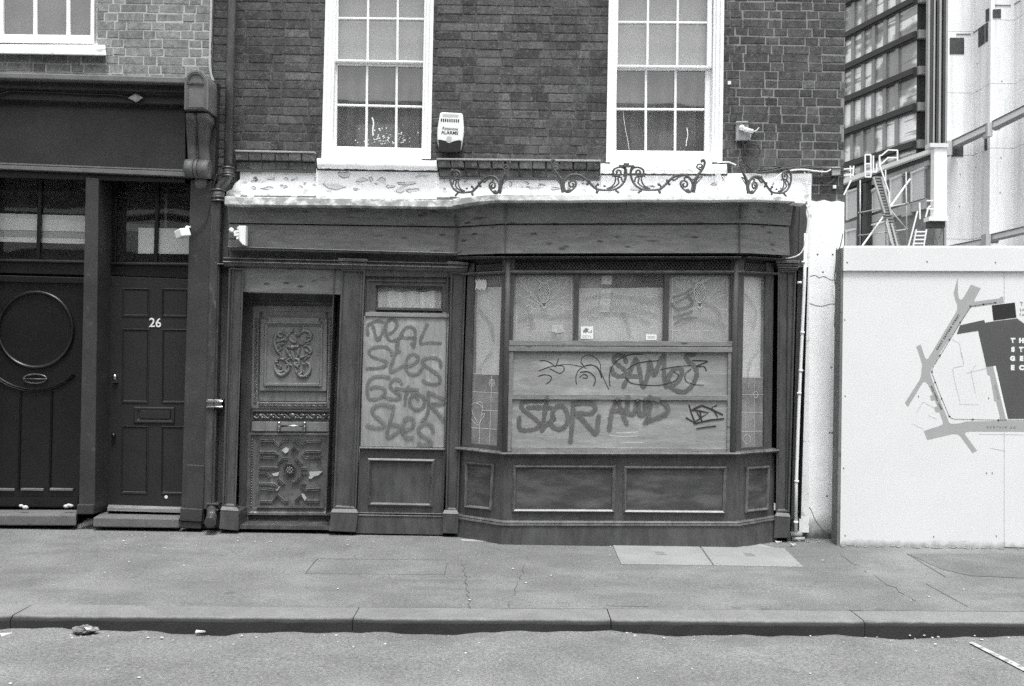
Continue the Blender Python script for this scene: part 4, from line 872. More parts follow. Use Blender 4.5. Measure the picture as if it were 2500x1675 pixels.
# ------------------------------------------------------------------ bay window
bay = MB(); bst = [(S1x, YF), (S2x, YB), (S3x, YB), (S4x, YF)]
bay.sweep(path([(1098, 1330), (1108, 1345), (1108, 1345), (1102, 1335)], bst), [(-.1, 1), (.0, 1), (.0, 0), (-.1, 0)], 0)
bayo = bay.build('bay_window', M['wood_dark'], shop); bayo['label'] = 'canted timber bay with three boarded lower lights and leaded glass above'
mb = MB(); mb.sweep(path([(1092, 1099), (1105, 1112), (1105, 1112), (1097, 1105)], bst), [(-.06, 1.25), (.0, 1.25), (.05, .95), (.06, .6), (.05, .15), (.03, 0), (-.06, 0)], .05); mb.build('sill', M['wood_sill'], bayo)
mb = MB(); mb.sweep(path([(1262, 1320), (1280, 1338), (1281, 1338), (1266, 1328)], bst), [(-.06, 1), (.035, 1), (.035, 0), (-.06, 0)], .03)
mb.build('plinth', M['wood_dark'], bayo)
mb = MB(); mb.sweep(path([(1255, 1265), (1272, 1283), (1274, 1284), (1259, 1268)], bst), [(0, 1), (.03, 1), (.036, .62), (.02, .55), (.024, .5), (.042, .38), (.044, 0), (0, 0)], .036); mb.build('plinth_moulding', M['wood_sill'], bayo)
for pl, q in ((PB, [(1252, 1135), (1503, 1136), (1500, 1251), (1250, 1250)]), (PB, [(1522, 1137), (1774, 1138), (1770, 1254), (1521, 1252)]), (PLf, [(1138, 1126), (1208, 1132), (1201, 1246), (1136, 1240)]), (PRt, [(1820, 1140), (1876, 1136), (1872, 1246), (1817, 1252)])):
    mb = MB(); mb.rings(pl, q, [(.0, .0), (0, .012), (.012, .028), (.024, .016), (.03, -.01)], cap=False); o = mb.build('panel_moulding', M['wood_sill'], bayo)
    mb = MB(); mb.rings(pl, q, [(.03, -.008), (.032, .002)]); mb.build('panel', M['wood_panel'], bayo)
# posts and rails
def post(pl, px, o=.02, b=-.06): mb.quad(pl, px, o, b)
mb = MB()
post(PB, [(1238, 632), (1258, 632), (1244, 1104), (1224, 1104)], .012); post(PB, [(1785, 632), (1805, 632), (1800, 1104), (1778, 1104)], .012)
post(PLf, [(1226, 632), (1240, 632), (1228, 1104), (1212, 1104)], .0); post(PLf, [(1142, 642), (1158, 642), (1146, 1090), (1126, 1090)], .0)
post(PRt, [(1802, 632), (1818, 632), (1810, 1104), (1796, 1104)], .0); post(PRt, [(1870, 640), (1890, 642), (1884, 1098), (1866, 1100)], .0)
for uu, v in ((1241, 632), (1797, 632)):
    a = PB.pt(uu, v, .02); b = PB.pt(uu - 9, 1104, .02); mb.tube([a, b], .026, 8)
for q in ([(1402, 668), (1414, 668), (1412, 840), (1400, 840)], [(1622, 668), (1635, 668), (1632, 840), (1619, 840)]): post(PB, q, .008)
post(PB, [(1250, 664), (1792, 664), (1792, 672), (1250, 672)], -.004); post(PLf, [(1144, 668), (1240, 664), (1240, 672), (1144, 677)], -.004); post(PRt, [(1802, 664), (1890, 670), (1890, 678), (1802, 672)], -.004)
post(PLf, [(1140, 1080), (1226, 1090), (1224, 1106), (1130, 1096)], -.002); post(PRt, [(1796, 1094), (1884, 1088), (1884, 1100), (1796, 1108)], -.002)
post(PB, [(1225, 1100), (1800, 1100), (1800, 1110), (1225, 1110)], -.002)
pieces(mb, 'post', M['wood_dark'], bayo, bevel=.003, seg=1)
mb = MB(); mb.sweep(path([(667, 672), (660, 667), (660, 667), (666, 671)], bst), [(-.02, 1), (.035, 1), (.042, .5), (.03, 0), (-.02, 0)], .04); mb.build('transom_rail', M['wood_sill'], bayo)
# pierced vent strip
for pl, u0, u1, v0, v1, n in ((PB, 1257, 1786, (640, 639), (660, 660), 64), (PLf, 1164, 1228, (648, 643), (663, 660), 10), (PRt, 1818, 1866, (641, 645), (660, 663), 9)):
    mb = MB()
    for i in range(-1, n + 1):
        for sg in (1, -1):
            s0 = (i + (0 if sg > 0 else 1)) / n; s1 = (i + (1 if sg > 0 else 0)) / n
            if not (0 <= s0 <= 1 and 0 <= s1 <= 1): continue
            for h0, h1 in ((0, .5), (.5, 1)):
                sa, sb = (s0, s1) if h0 == 0 else (s1, s0)
                A = pl.pt(u0 + (u1 - u0) * sa, v0[0] + (v0[1] - v0[0]) * sa + (v1[0] - v0[0]) * h0, .0 + sg * .001); B = pl.pt(u0 + (u1 - u0) * sb, v0[0] + (v0[1] - v0[0]) * sb + (v1[0] - v0[0]) * h1, .0 + sg * .001)
                mb.bar(A, B, .007, .008, up=pl.n)
    mb.build('vent_grille', M['wood_panel'], bayo)
mb = MB()
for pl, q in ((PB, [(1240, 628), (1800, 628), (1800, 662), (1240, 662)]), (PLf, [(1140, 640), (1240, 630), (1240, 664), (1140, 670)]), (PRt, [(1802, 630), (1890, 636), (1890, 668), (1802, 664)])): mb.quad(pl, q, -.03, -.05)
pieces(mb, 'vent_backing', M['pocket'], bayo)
# glass
for nm, pl, q in (('pane', PB, [(1256, 670), (1404, 670), (1402, 840), (1250, 840)]), ('pane', PB, [(1412, 670), (1624, 670), (1621, 840), (1410, 840)]), ('pane', PB, [(1633, 670), (1788, 670), (1782, 840), (1630, 840)]), ('pane', PLf, [(1156, 674), (1228, 671), (1214, 1092), (1144, 1084)]), ('pane', PRt, [(1816, 672), (1872, 676), (1868, 1091), (1808, 1096)])):
    mb = MB(); mb.face([pl.pt(u, v, -.02) for u, v in q]); mb.build(nm, M['glass_bay'], bayo)
# paper and boards fixed behind the glass
mb = MB()
for pl, q in ((PB, [(1254, 668), (1404, 668), (1402, 842), (1248, 842)]), (PB, [(1634, 668), (1788, 668), (1782, 842), (1630, 842)])): mb.face([pl.pt(u, v, -.045) for u, v in q])
pieces(mb, 'paper_lining', M['sheet_grey'], bayo); mb = MB()
mb.face([PB.pt(u, v, -.075) for u, v in ((1410, 704), (1626, 702), (1624, 842), (1408, 842))])  # starts low, leaving a dark gap shaped as the reflected band above
mb.face([PLf.pt(u, v, -.05) for u, v in ((1164, 702), (1232, 700), (1222, 916), (1162, 914))])
mb.face([PRt.pt(u, v, -.05) for u, v in ((1804, 676), (1860, 678), (1862, 922), (1800, 920))])
pieces(mb, 'paper_lining', mat('pale_paper_sheet', .74, .9, .08, 3, fine=.04, bump=0, layers=[dict(scale=2.2, st=(1, 1, 1), lo=.5, hi=.7, col=.5, amt=.6)]), bayo)
mb = MB(); mb.face([PLf.pt(u, v, -.12) for u, v in ((1150, 912), (1226, 914), (1216, 1094), (1142, 1086))]); mb.face([PRt.pt(u, v, -.12) for u, v in ((1800, 918), (1870, 922), (1868, 1092), (1796, 1096))]); pieces(mb, 'paper_lining', mat('brown_paper_sheet', .11, .9, .3, 5, bump=0, layers=[dict(scale=4, lo=.5, hi=.65, col=.05, amt=.7), dict(scale=2.5, st=(1, 1, 2), lo=.55, hi=.62, col=.3, amt=.6)]), bayo)
mb = MB(); mb.quad(PB, [(1470, 672), (1495, 672), (1492, 694), (1469, 694)], -.06, -.065); mb.quad(PB, [(1468, 706), (1492, 706), (1488, 762), (1463, 762)], -.06, -.065); pieces(mb, 'pale_strip', M['sheet'], bayo)
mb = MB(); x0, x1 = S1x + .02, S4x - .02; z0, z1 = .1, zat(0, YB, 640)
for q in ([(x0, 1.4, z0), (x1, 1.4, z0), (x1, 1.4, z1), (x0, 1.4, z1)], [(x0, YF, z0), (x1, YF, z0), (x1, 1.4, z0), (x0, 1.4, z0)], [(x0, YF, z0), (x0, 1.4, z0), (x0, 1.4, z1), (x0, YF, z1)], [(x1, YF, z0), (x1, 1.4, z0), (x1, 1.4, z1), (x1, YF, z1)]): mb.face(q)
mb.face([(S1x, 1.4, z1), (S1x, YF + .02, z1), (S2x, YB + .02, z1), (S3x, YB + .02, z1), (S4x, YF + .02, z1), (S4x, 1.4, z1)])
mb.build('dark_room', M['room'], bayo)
# leaded patterns
mb = MB(); g5 = lambda x, y: (1100 + x / 5.85, 600 + y / 5.85); g6 = lambda x, y: (1440 + x / 5.85, 600 + y / 5.85); ln_ = [0]
def came(pl, pts, wd=1.3, sm=False):
    ln_[0] += 1; mb.ribbon(pl, pts, wd, -.0188 + .00006 * (ln_[0] % 40), .00005, sm=sm)
def cone(cx, cy):
    r = random.Random(int(cx))
    for i in range(-9, 8):
        for sg in (1, -1):
            P = []
            for k in range(13):
                t = -1 + k / 6; y = cy + t * 24 ; hw = 13 * math.sqrt(max(0, 1 - (t * .93) ** 2)) ** .6; x = cx + (i * 5.2 + sg * (k * 3.0))
                if abs(x - cx) < hw: P.append((x + r.uniform(-.6, .6), y))
            if len(P) > 1: came(PB, P, 1.15)
    came(PB, [(cx + 13.5 * math.cos(a) * (1 if math.sin(a) < 0 else .95), cy + 25 * math.sin(a)) for a in [k * math.pi / 10 for k in range(21)]], 1.3, True)
    for k in range(-3, 4):
        if k: came(PB, [(cx + k * 3, cy - 24), (cx + k * 7, cy - 31 - abs(k)), (cx + k * 9, cy - 28 + abs(k))], 1.2, True)
    came(PB, [(cx - 8, cy + 24), (cx, cy + 36), (cx + 8, cy + 24)], 1.2); came(PB, [(cx - 5, cy + 34), (cx, cy + 39), (cx + 5, cy + 34)], 2.6)
cells = MB()
for gx, x0, x1 in ((g5, 925, 1745), (g6, 1160, 1990)):
    cxx = (x0 + x1) / 2 - (0 if gx is g5 else 5); cx, cy = gx(cxx, 670); cone(cx, cy); cells.poly(PB, [(cx + 13 * math.cos(a_), cy + 24 * math.sin(a_)) for a_ in [k * math.pi / 10 for k in range(20)]], -.0192); cells.poly(PB, [(cx - 8, cy + 24), (cx, cy + 36), (cx + 8, cy + 24)], -.0192)
    S = lambda x, y: gx(cxx + x, y)
    for pts in ([(-370, 470), (-90, 760)], [(-330, 560), (-30, 850)], [(-380, 690), (-300, 740), (-100, 690)], [(370, 470), (90, 760)], [(330, 560), (30, 850)], [(380, 700), (250, 740), (40, 860)], [(-280, 740), (-60, 850)], [(-390, 880), (-300, 900), (-220, 840), (-150, 900), (-30, 905)], [(-300, 900), (-220, 1000), (-150, 910)], [(30, 905), (150, 905), (220, 850), (290, 905), (390, 910)], [(150, 905), (215, 1010), (290, 905)],
        [(-300, 1220), (-250, 1160), (-210, 1160), (-160, 1230), (-180, 1280), (-270, 1280), (-300, 1220)], [(170, 1230), (220, 1150), (290, 1240), (220, 1300), (170, 1230)], [(-390, 1210), (-300, 1215)], [(-160, 1215), (170, 1215)], [(290, 1215), (390, 1215)], [(-215, 460), (-215, 570)], [(215, 460), (215, 570)], [(-390, 460), (390, 460)], [(-390, 460), (-390, 1340)], [(390, 460), (390, 1340)], [(0, 1215), (0, 1340)]):
        came(PB, [S(*p) for p in pts], 1.0)
    mb.build('leadwork', M['lead'], bayo); mb = MB()
pieces(cells, 'coloured_glass', M['leaf_glass'], bayo)
mb = MB(); ln_[0] = 0
l3 = lambda x, y: (1100 + x / 5.806, 850 + y / 5.806)
for pts, wd in (([(305, 365), (375, 365)], 1.6), ([(300, 620), (370, 620), (580, 630), (715, 640)], 1.5), ([(440, 882), (580, 885), (700, 895)], 1.5), ([(285, 1128), (410, 1135), (560, 1145), (685, 1155)], 1.6), ([(412, 1090), (412, 1230), (402, 1360)], 1.7), ([(580, 390), (580, 560), (575, 700), (565, 1000), (548, 1370)], 1.5), ([(370, 365), (715, 380)], 1.2)): came(PLf, [l3(*p) for p in pts], wd)
for pts in ([(585 + 38 * math.cos(k * .7), 490 + 50 * math.sin(k * .7)) for k in range(10)], [(585 + 20 * math.cos(k * .7), 488 + 26 * math.sin(k * .7)) for k in range(10)], [(300, 800), (330, 775), (375, 785), (430, 810), (455, 860), (440, 930), (420, 1040), (390, 1090), (330, 1050), (290, 990), (285, 930)], [(370, 775), (420, 760), (455, 800), (455, 860)], [(300, 800), (300, 870), (330, 960), (385, 1060)], [(440, 940), (485, 930), (450, 1000), (410, 1060)]): came(PLf, [l3(*p) for p in pts], 1.7, True)
mb.build('leadwork', M['lead'], bayo); mb = MB()
r3 = lambda x, y: (1080 + x / 2.118, 600 + y / 2.118)
for pts in ([(1540, 770), (1665, 770)], [(1540, 860), (1665, 865)], [(1535, 962), (1668, 958)], [(1570, 680), (1568, 1050)], [(1615, 680), (1612, 1050)], [(1535, 680), (1665, 684)]): came(PRt, [r3(*p) for p in pts], .9)
for cx, cy, q in ((1620, 770, 12), (1575, 1000, 18)): came(PRt, [r3(cx + q * math.cos(k * .7), cy + q * 1.3 * math.sin(k * .7)) for k in range(10)], 1.0, True)
mb.build('leadwork', M['lead'], bayo)
mb = MB()   # scratched and smeared paint on the glass
for k in range(14): mb.ribbon(PLf, [(1161 + k * 1.9, 682 + (k * 7) % 5), (1162.5 + k * 1.9, 694), (1161 + k * 1.9, 708 - (k * 5) % 6)], 2.0, -.0184 + k * .00003)
mb.build('paint_smear', M['print_white'], bayo)
mb = MB()
for pts, wd in (([(1643, 726), (1668, 718), (1688, 705)], 4), ([(1650, 740), (1670, 728), (1690, 716)], 3), ([(1640, 742), (1655, 755), (1690, 742), (1680, 720)], 7), ([(1645, 775), (1662, 770), (1690, 760)], 5), ([(1648, 790), (1668, 778), (1700, 776)], 4)): mb.ribbon(PB, pts, wd, -.0165 + .0004 * wd, soft=True)
mb.build('spray_smear', M['spray_thin'], bayo)
mb = MB()
for k, (pts, wd) in enumerate((([(1426, 768), (1455, 756), (1500, 751), (1550, 757), (1600, 772)], 16), ([(1440, 778), (1490, 768), (1540, 772), (1585, 790)], 14), ([(1520, 765), (1530, 790), (1536, 822)], 12), ([(1545, 730), (1590, 735), (1612, 728)], 18), ([(1430, 730), (1480, 722), (1540, 728)], 12), ([(1270, 780), (1310, 770), (1350, 776), (1390, 770)], 14), ([(1262, 735), (1290, 760), (1300, 800)], 12), ([(1660, 785), (1700, 778), (1750, 790)], 16), ([(1720, 740), (1750, 760), (1765, 800)], 14))): mb.ribbon(PB, pts, wd, -.0165 + k * .0003, soft=True)
mb.ribbon(PLf, [(1170, 760), (1195, 790), (1205, 830)], 12, -.0165, soft=True); mb.ribbon(PLf, [(1200, 860), (1180, 885), (1170, 905)], 9, -.0162, soft=True); mb.ribbon(PRt, [(1820, 720), (1845, 760), (1840, 800)], 12, -.0165, soft=True); mb.ribbon(PRt, [(1850, 860), (1830, 890), (1822, 960)], 9, -.0162, soft=True)
mb.build('dirt_smear', M['smear'], bayo)['kind'] = 'stuff'
mb = MB(); mb.poly(PB, [(1348, 793), (1375, 792), (1377, 811), (1360, 813), (1347, 810)], -.016); mb.build('torn_label', mat('faded_label', .4, .8, .4, 40, bump=.2), bayo)
# boards over the lower lights
mb = MB(); mb.quad(PB, [(1252, 858), (1780, 861), (1778, 1096), (1248, 1094)], .005, -.03); bd = mb.build('board', M['ply'], bayo); bd['label'] = 'wide plywood boarding covered in sprayed lettering'
mb = MB()
for q, o in (([(1242, 831), (1790, 834), (1790, 846), (1242, 844)], .03), ([(1241, 845.5), (1790, 847.5), (1790, 860.5), (1241, 857.5)], .034), ([(1250, 962), (1780, 966), (1780, 978), (1250, 975)], .022), ([(1242, 858), (1254, 858), (1247, 1103), (1236, 1103)], .026), ([(1778, 860), (1790, 861), (1788, 1109), (1775, 1109)], .026), ([(1248, 1091), (1776, 1095), (1776, 1107), (1248, 1104)], .016)): mb.quad(PB, q, o, -.01)
pieces(mb, 'batten', M['batten'], bayo, bevel=.0025)
# sprayed lettering, stroke by stroke (each stroke lies on the one before it)
G1 = lambda p: (880 + p[0] / 4.612, 760 + p[1] / 4.612); G2 = lambda p: (1240 + p[0] / 4.18, 830 + p[1] / 4.18)
mb = MB(); k = 0
for st in ([(85, 270), (75, 190), (110, 140), (180, 115), (250, 125), (280, 150), (260, 220), (225, 290), (195, 335), (170, 280), (150, 200), (130, 150)], [(285, 270), (320, 260), (375, 225), (412, 160), (395, 110), (345, 92), (300, 130), (285, 200), (300, 290), (350, 338), (420, 310), (470, 270)],
    [(400, 420), (425, 330), (470, 240), (510, 190), (570, 180), (612, 220), (615, 300), (605, 400)], [(440, 295), (520, 302), (610, 295)], [(580, 365), (602, 400)], [(750, 150), (710, 235), (675, 340), (692, 365), (780, 355), (900, 360)],
    [(350, 455), (300, 412), (220, 398), (130, 420), (98, 460), (130, 510), (220, 540), (292, 572), (270, 620), (180, 640), (80, 645)], [(430, 310), (410, 430), (365, 560), (335, 680), (400, 662), (470, 620)], [(350, 490), (400, 470), (440, 450)],
    [(490, 620), (560, 612), (630, 570), (652, 520), (610, 488), (550, 500), (515, 570), (525, 670), (580, 716), (650, 700), (695, 640)], [(905, 625), (890, 550), (830, 522), (740, 530), (692, 570), (740, 620), (830, 680), (892, 740), (890, 800), (840, 822), (760, 812), (705, 780)],
    [(320, 745), (230, 730), (130, 750), (85, 810), (75, 900), (95, 980), (170, 988), (250, 955), (280, 900), (240, 860), (160, 850), (120, 868)], [(465, 812), (430, 772), (370, 770), (333, 820), (360, 880), (430, 930), (452, 965), (400, 992), (310, 978), (270, 955)], [(535, 850), (512, 950), (500, 1050)], [(400, 868), (500, 882), (640, 880)],
    [(555, 1005), (590, 940), (650, 928), (712, 970), (722, 1040), (680, 1097), (610, 1100), (560, 1050), (553, 1000)], [(628, 955), (648, 988)], [(760, 905), (766, 1020), (760, 1120), (735, 1195), (690, 1230)], [(772, 912), (850, 950), (960, 1002), (900, 1042), (790, 1048), (850, 1120), (935, 1225)],
    [(365, 1075), (330, 1068), (230, 1048), (140, 1090), (133, 1130), (180, 1190), (242, 1240), (266, 1290), (210, 1312), (130, 1302), (70, 1282)], [(378, 1068), (350, 1180), (312, 1300), (300, 1405), (345, 1408), (400, 1370), (440, 1340)], [(330, 1262), (440, 1292)],
    [(470, 1345), (560, 1320), (606, 1260), (580, 1208), (520, 1200), (485, 1260), (478, 1360), (520, 1422), (590, 1418)], [(820, 1345), (800, 1290), (740, 1262), (670, 1290), (650, 1340), (700, 1400), (780, 1450), (802, 1490), (740, 1505), (655, 1490)]):
    mb.ribbon(PF, [G1(p) for p in st], 7.8, .0186 + k * .0004, soft=True); k += 1
mb.build('graffiti', M['spray_thin'], side)
mb = MB(); k = 0
for st in ([(1205, 225), (1180, 168), (1110, 162), (1078, 210), (1130, 260), (1190, 310), (1197, 358), (1130, 372), (1080, 345), (1058, 290)], [(1180, 478), (1230, 370), (1290, 225), (1312, 205), (1340, 300), (1372, 472)], [(1235, 370), (1350, 375)], [(1385, 482), (1425, 370), (1450, 218), (1488, 362), (1560, 200), (1592, 170), (1592, 320), (1610, 472)],
    [(1625, 478), (1720, 440), (1772, 350), (1770, 300), (1718, 292), (1658, 340), (1638, 420), (1680, 495), (1780, 532), (1850, 500), (1900, 430), (1928, 340), (1900, 268), (1842, 220), (1820, 165), (1900, 150)],
    [(440, 690), (330, 690), (210, 690)], [(340, 622), (220, 622), (150, 640), (140, 690), (190, 740), (270, 800), (322, 860), (280, 906), (190, 922), (130, 915), (112, 870), (118, 795)], [(400, 590), (380, 720), (352, 915)], [(345, 920), (400, 860), (470, 800)], [(465, 795), (455, 730), (500, 680), (560, 678), (602, 740), (612, 820), (570, 892), (500, 908), (440, 860), (452, 800)],
    [(668, 650), (660, 800), (640, 1035)], [(660, 655), (760, 640), (860, 650), (892, 700), (840, 750), (700, 748), (760, 810), (830, 890), (898, 955), (918, 850), (926, 778)],
    [(1035, 912), (1050, 790), (1080, 680), (1118, 605), (1152, 700), (1190, 800), (1212, 850)], [(1060, 722), (1200, 722)], [(1230, 585), (1215, 690), (1222, 742), (1290, 742), (1325, 610), (1345, 755), (1390, 742), (1402, 605)], [(1450, 580), (1448, 700), (1418, 835)], [(1450, 590), (1550, 618), (1630, 680), (1620, 742), (1540, 790), (1440, 822), (1395, 845)]):
    mb.ribbon(PB, [G2(p) for p in st], 10.6, (lambda u, v, k=k: (.0228 if 961.5 < v < 978 and (st[0][1] > 540) else .0055) + k * .0004), n=9, soft=True); k += 1
mb.build('graffiti', M['spray'], bayo)
mb = MB(); k = 0
for st, wd in (([(325, 213), (390, 215), (450, 245), (488, 270), (515, 195)], 2.4), ([(320, 315), (400, 285), (480, 265), (560, 268), (572, 310), (530, 342), (480, 320), (430, 295)], 2.4), ([(480, 265), (600, 250), (720, 265), (800, 288)], 1.6), ([(315, 370), (380, 355), (442, 375), (430, 420), (390, 448)], 2.2), ([(745, 232), (760, 180), (820, 153), (890, 180), (940, 240), (950, 330), (990, 420), (1028, 502)], 1.7), ([(770, 270), (850, 255), (920, 290), (957, 382)], 2.8), ([(700, 450), (694, 380), (720, 310), (770, 270), (745, 232)], 2.0), ([(735, 380), (775, 350), (812, 370), (800, 390), (765, 386)], 2.0), ([(740, 330), (820, 325), (880, 370), (892, 420), (875, 467)], 2.4),
    ([(1042, 470), (1035, 380), (1060, 280), (1130, 200), (1250, 150), (1370, 148)], 2.2), ([(1220, 300), (1330, 235), (1540, 210)], 2.0), ([(1200, 380), (1260, 440), (1400, 460), (1560, 460), (1700, 420), (1742, 360), (1690, 325)], 2.0), ([(1560, 300), (1700, 275), (1860, 260)], 2.0), ([(1880, 210), (2035, 215), (1990, 240), (1920, 270), (2000, 270), (2025, 312)], 2.4), ([(1870, 295), (1810, 350), (1820, 420), (1900, 455), (2000, 460)], 1.8),
    ([(1850, 668), (1870, 740), (1912, 852)], 3.6), ([(1820, 795), (1900, 842), (1990, 780), (2052, 742), (1960, 725), (1880, 714)], 3.4), ([(1900, 702), (1980, 670), (2060, 700), (2190, 762)], 3.8), ([(1960, 720), (1978, 832)], 3.2), ([(1930, 740), (1985, 832)], 3.0), ([(2130, 668), (2080, 690), (2140, 782)], 2.8), ([(1900, 856), (2050, 820), (2200, 804)], 3.4), ([(1928, 906), (2020, 890), (2122, 880)], 3.0)):
    mb.ribbon(PB, [G2(p) for p in st], wd, .0052 + k * .0002 if st[0][1] < 600 else .0052 + k * .0002, sm=k < 15); k += 1
mb.build('marker_tags', M['marker'], bayo)
mb = MB()
for pts in ([(1040, 972), (1150, 985), (1320, 980)], [(1110, 945), (1200, 945), (1330, 938)], [(1150, 1050), (1250, 1045), (1380, 1050)]): mb.ribbon(PB, [G2(p) for p in pts], 2.2, .0052)
mb.build('bare_scratches', M['chip'], bayo)

# ================================================================== NEIGHBOURING HOUSE ON THE LEFT
LX0 = wp(-900, 300, 0).x; LX1 = wp(514, 300, 0).x; YL = -.03
house = thing('terraced_house', 'pale brick terraced house with black shop front and two recessed doors', 'house', (-5.2, 0, 0))
hl = (wp(-260, 0, YL).x, wp(238, 60, YL).x, wp(120, 112, YL).z, wp(120, -330, YL).z)
zlb = wp(250, 186, YL).z - .12
def tone_l(r, x, z): return max(0, min(1, r.gauss(.5, .2)))
mb = brickwork(LX0, LX1, zlb, 6.6, YL, [hl], 11, tone_l); mb.build('wall', [M['brick_light'], M['mortar_light']], house, tone=True)
mb = MB(); yb = .31
for f_ in ([(LX0, 8, 0), (LX1, 8, 0), (LX1, 8, 6.6), (LX0, 8, 6.6)], [(LX0, yb, 6.6), (LX1, yb, 6.6), (LX1, 8, 6.6), (LX0, 8, 6.6)], [(LX0, yb, 0), (LX0, 8, 0), (LX0, 8, 6.6), (LX0, yb, 6.6)], [(LX0, .7, 0), (LX1, .7, 0), (LX1, .7, 6.6), (LX0, .7, 6.6)]): mb.face(f_)
mb.build('side_wall', M['room'], house)
mb = MB(); mb.ribbon(flat(YL), [(516, -40), (515, 40), (513, 100), (512, 150), (515, 180), (522, 200)], 5, .014); mb.build('mortar_fillet', M['mortar_light'], house)
# first floor window
def PL_(y): return flat(y)
f = MB(); pl = flat(YL); p_ = flat(YL - .004)
f.rings(p_, [(-262, -330), (240, -330), (236, 112), (-262, 104)], [(0, -.06), (0, .0), (.03, 0), (.034, -.03), (.04, -.06)], cap=False)
wl = f.build('window', M['white'], house); wl['label'] = 'white sash window, only its bottom panes in view, at the top left'
m = MB(); pl = flat(YL + .05)
for q in ([(-262, 80), (238, 86), (236, 112), (-262, 106)], [(-262, -330), (-240, -330), (-240, 82), (-262, 82)], [(229, -330), (240, -330), (237, 88), (228, 88)]): m.quad(pl, q, 0, -.045)
for u in (-158, -76, 4, 86, 167): m.quad(pl, [(u - 4.5, -330), (u + 4.5, -330), (u + 3.5, 86), (u - 5.5, 86)], .002, -.03)
m.quad(pl, [(-262, -110), (238, -108), (238, -98), (-262, -100)], -.003, -.03); m.build('lower_sash', M['white'], wl, bevel=.004)
m = MB(); m.face([pl.pt(u, v, -.02) for u, v in ((-262, -330), (238, -330), (236, 100), (-262, 96))]); m.build('pane', M['glass'], wl)
m = MB(); tp = []
for i in range(60):
    u = -262 + 500 * i / 59; tp.append(m.add([flat(.2 + .015 * math.sin(i * .9)).pt(u, -330), flat(.2 + .015 * math.sin(i * .9)).pt(u, 130)]))
for a, b in zip(tp, tp[1:]): m.idx((a[0], b[0], b[1], a[1]), sm=True)
m.build('net_curtain', M['net'], wl)
m = MB(); pl = flat(YL - .09); m.prism([pl.pt(u, v) for u, v in ((-290, 116), (257, 117), (260, 136), (-290, 126))], [flat(.1).pt(u, v) for u, v in ((-290, 100), (257, 100), (260, 136), (-290, 126))]); m.build('sill', M['peel'], wl, bevel=.008)
# shop front: cornice, fascia, architrave
mb = MB()
U = -900
def lin(v0, v1, u): return v0 + (v1 - v0) * u / 450.0
def strip(m, y, a0, a1, b0, b1, back=.06, u1=452):
    m.quad(flat(y), [(U, lin(a0, a1, U)), (u1, lin(a0, a1, u1)), (u1, lin(b0, b1, u1)), (U, lin(b0, b1, U))], 0, y - back)
m = MB(); strip(m, -.36, 176, 188, 191, 204); m.build('cornice', M['stucco_grey'], house, bevel=.01)
m = MB(); strip(m, -.30, 190, 203, 197, 209); strip(m, -.26, 197, 210, 214, 226); strip(m, -.20, 214, 226, 221, 233); strip(m, -.17, 220, 232, 242, 256); m.build('cornice', M['black_flat'], house, bevel=.006)
m = MB(); strip(m, -.08, 240, 254, 400, 416); m.build('fascia', M['black_flat'], house)
m = MB(); strip(m, -.14, 397, 414, 401.5, 418.5); strip(m, -.155, 402.5, 419.5, 412, 431); strip(m, -.125, 401, 418, 403, 421); m.build('architrave', M['stucco_grey'], house, bevel=.004)
m = MB(); strip(m, -.10, 411, 430, 433, 446, .4); m.build('door_head', M['black'], house)
# piers
m = MB(); m.quad(flat(-.13), [(209, 432), (241, 436), (231, 1235), (192, 1232)], 0, -.42); m.quad(flat(-.15), [(188, 1231), (229, 1232), (227, 1256), (186, 1256)], 0, -.44); m.build('pier', M['black_flat'], house, bevel=.008)
m = MB(); m.quad(flat(-.15), [(465, 438), (517, 440), (497, 1280), (441, 1276)], 0, -.46); m.quad(flat(-.185), [(440, 1240), (494, 1243), (492, 1275), (438, 1272)], 0, -.3); m.quad(flat(-.165), [(455, 1134), (499, 1136), (496, 1244), (450, 1242)], 0, -.3); m.quad(flat(-.17), [(437, 1272), (492, 1275), (490, 1292), (436, 1289)], 0, -.3); m.build('pier', M['black_flat'], house, bevel=.008)
m = MB(); m.quad(flat(-.12), [(-900, 420), (-60, 428), (-75, 1250), (-900, 1240)], 0, -.3); m.build('pier', M['black_flat'], house)
# doors with fanlights
YD1, YD2 = .10, .16
def fan(y, q, barU, rail, lab):
    m = MB(); pl = flat(y)
    (a, b, c, d) = q
    m.quad(pl, [(a[0] - 14, a[1] - 20), (b[0] + 14, b[1] - 20), (b[0] + 14, b[1] + 1), (a[0] - 14, a[1] + 1)], 0, -.06); m.quad(pl, [(a[0] - 14, a[1]), (a[0], a[1]), d, (d[0] - 14, d[1])], 0, -.06); m.quad(pl, [b, (b[0] + 14, b[1]), (c[0] + 14, c[1]), c], 0, -.06)
    m.quad(pl, [(d[0] - 14, d[1]), (c[0] + 14, c[1]), (c[0] + 14, rail[1]), (d[0] - 14, rail[0])], .004, -.09)
    m.quad(pl, [(d[0] - 14, d[1] + 2), (c[0] + 14, c[1] + 2), (c[0] + 14, c[1] + 7), (d[0] - 14, d[1] + 7)], .03, -.02)
    o = m.build('fanlight', M['black'], house, bevel=.005); o['label'] = lab
    m = MB(); m.quad(pl, [(barU[0] - 4.5, a[1]), (barU[0] + 4.5, a[1]), (barU[1] + 4.5, c[1]), (barU[1] - 4.5, c[1])], -.005, -.035); m.build('glazing_bar', M['black'], o, bevel=.003)
    m = MB(); m.face([pl.pt(u, v, -.03) for u, v in q]); m.build('pane', M['glass_dark'], o); return o
fA = fan(YD1, [(-62, 428), (212, 432), (208, 636), (-66, 630)], (98, 92), (664, 672), 'fanlight over the round-panelled door')
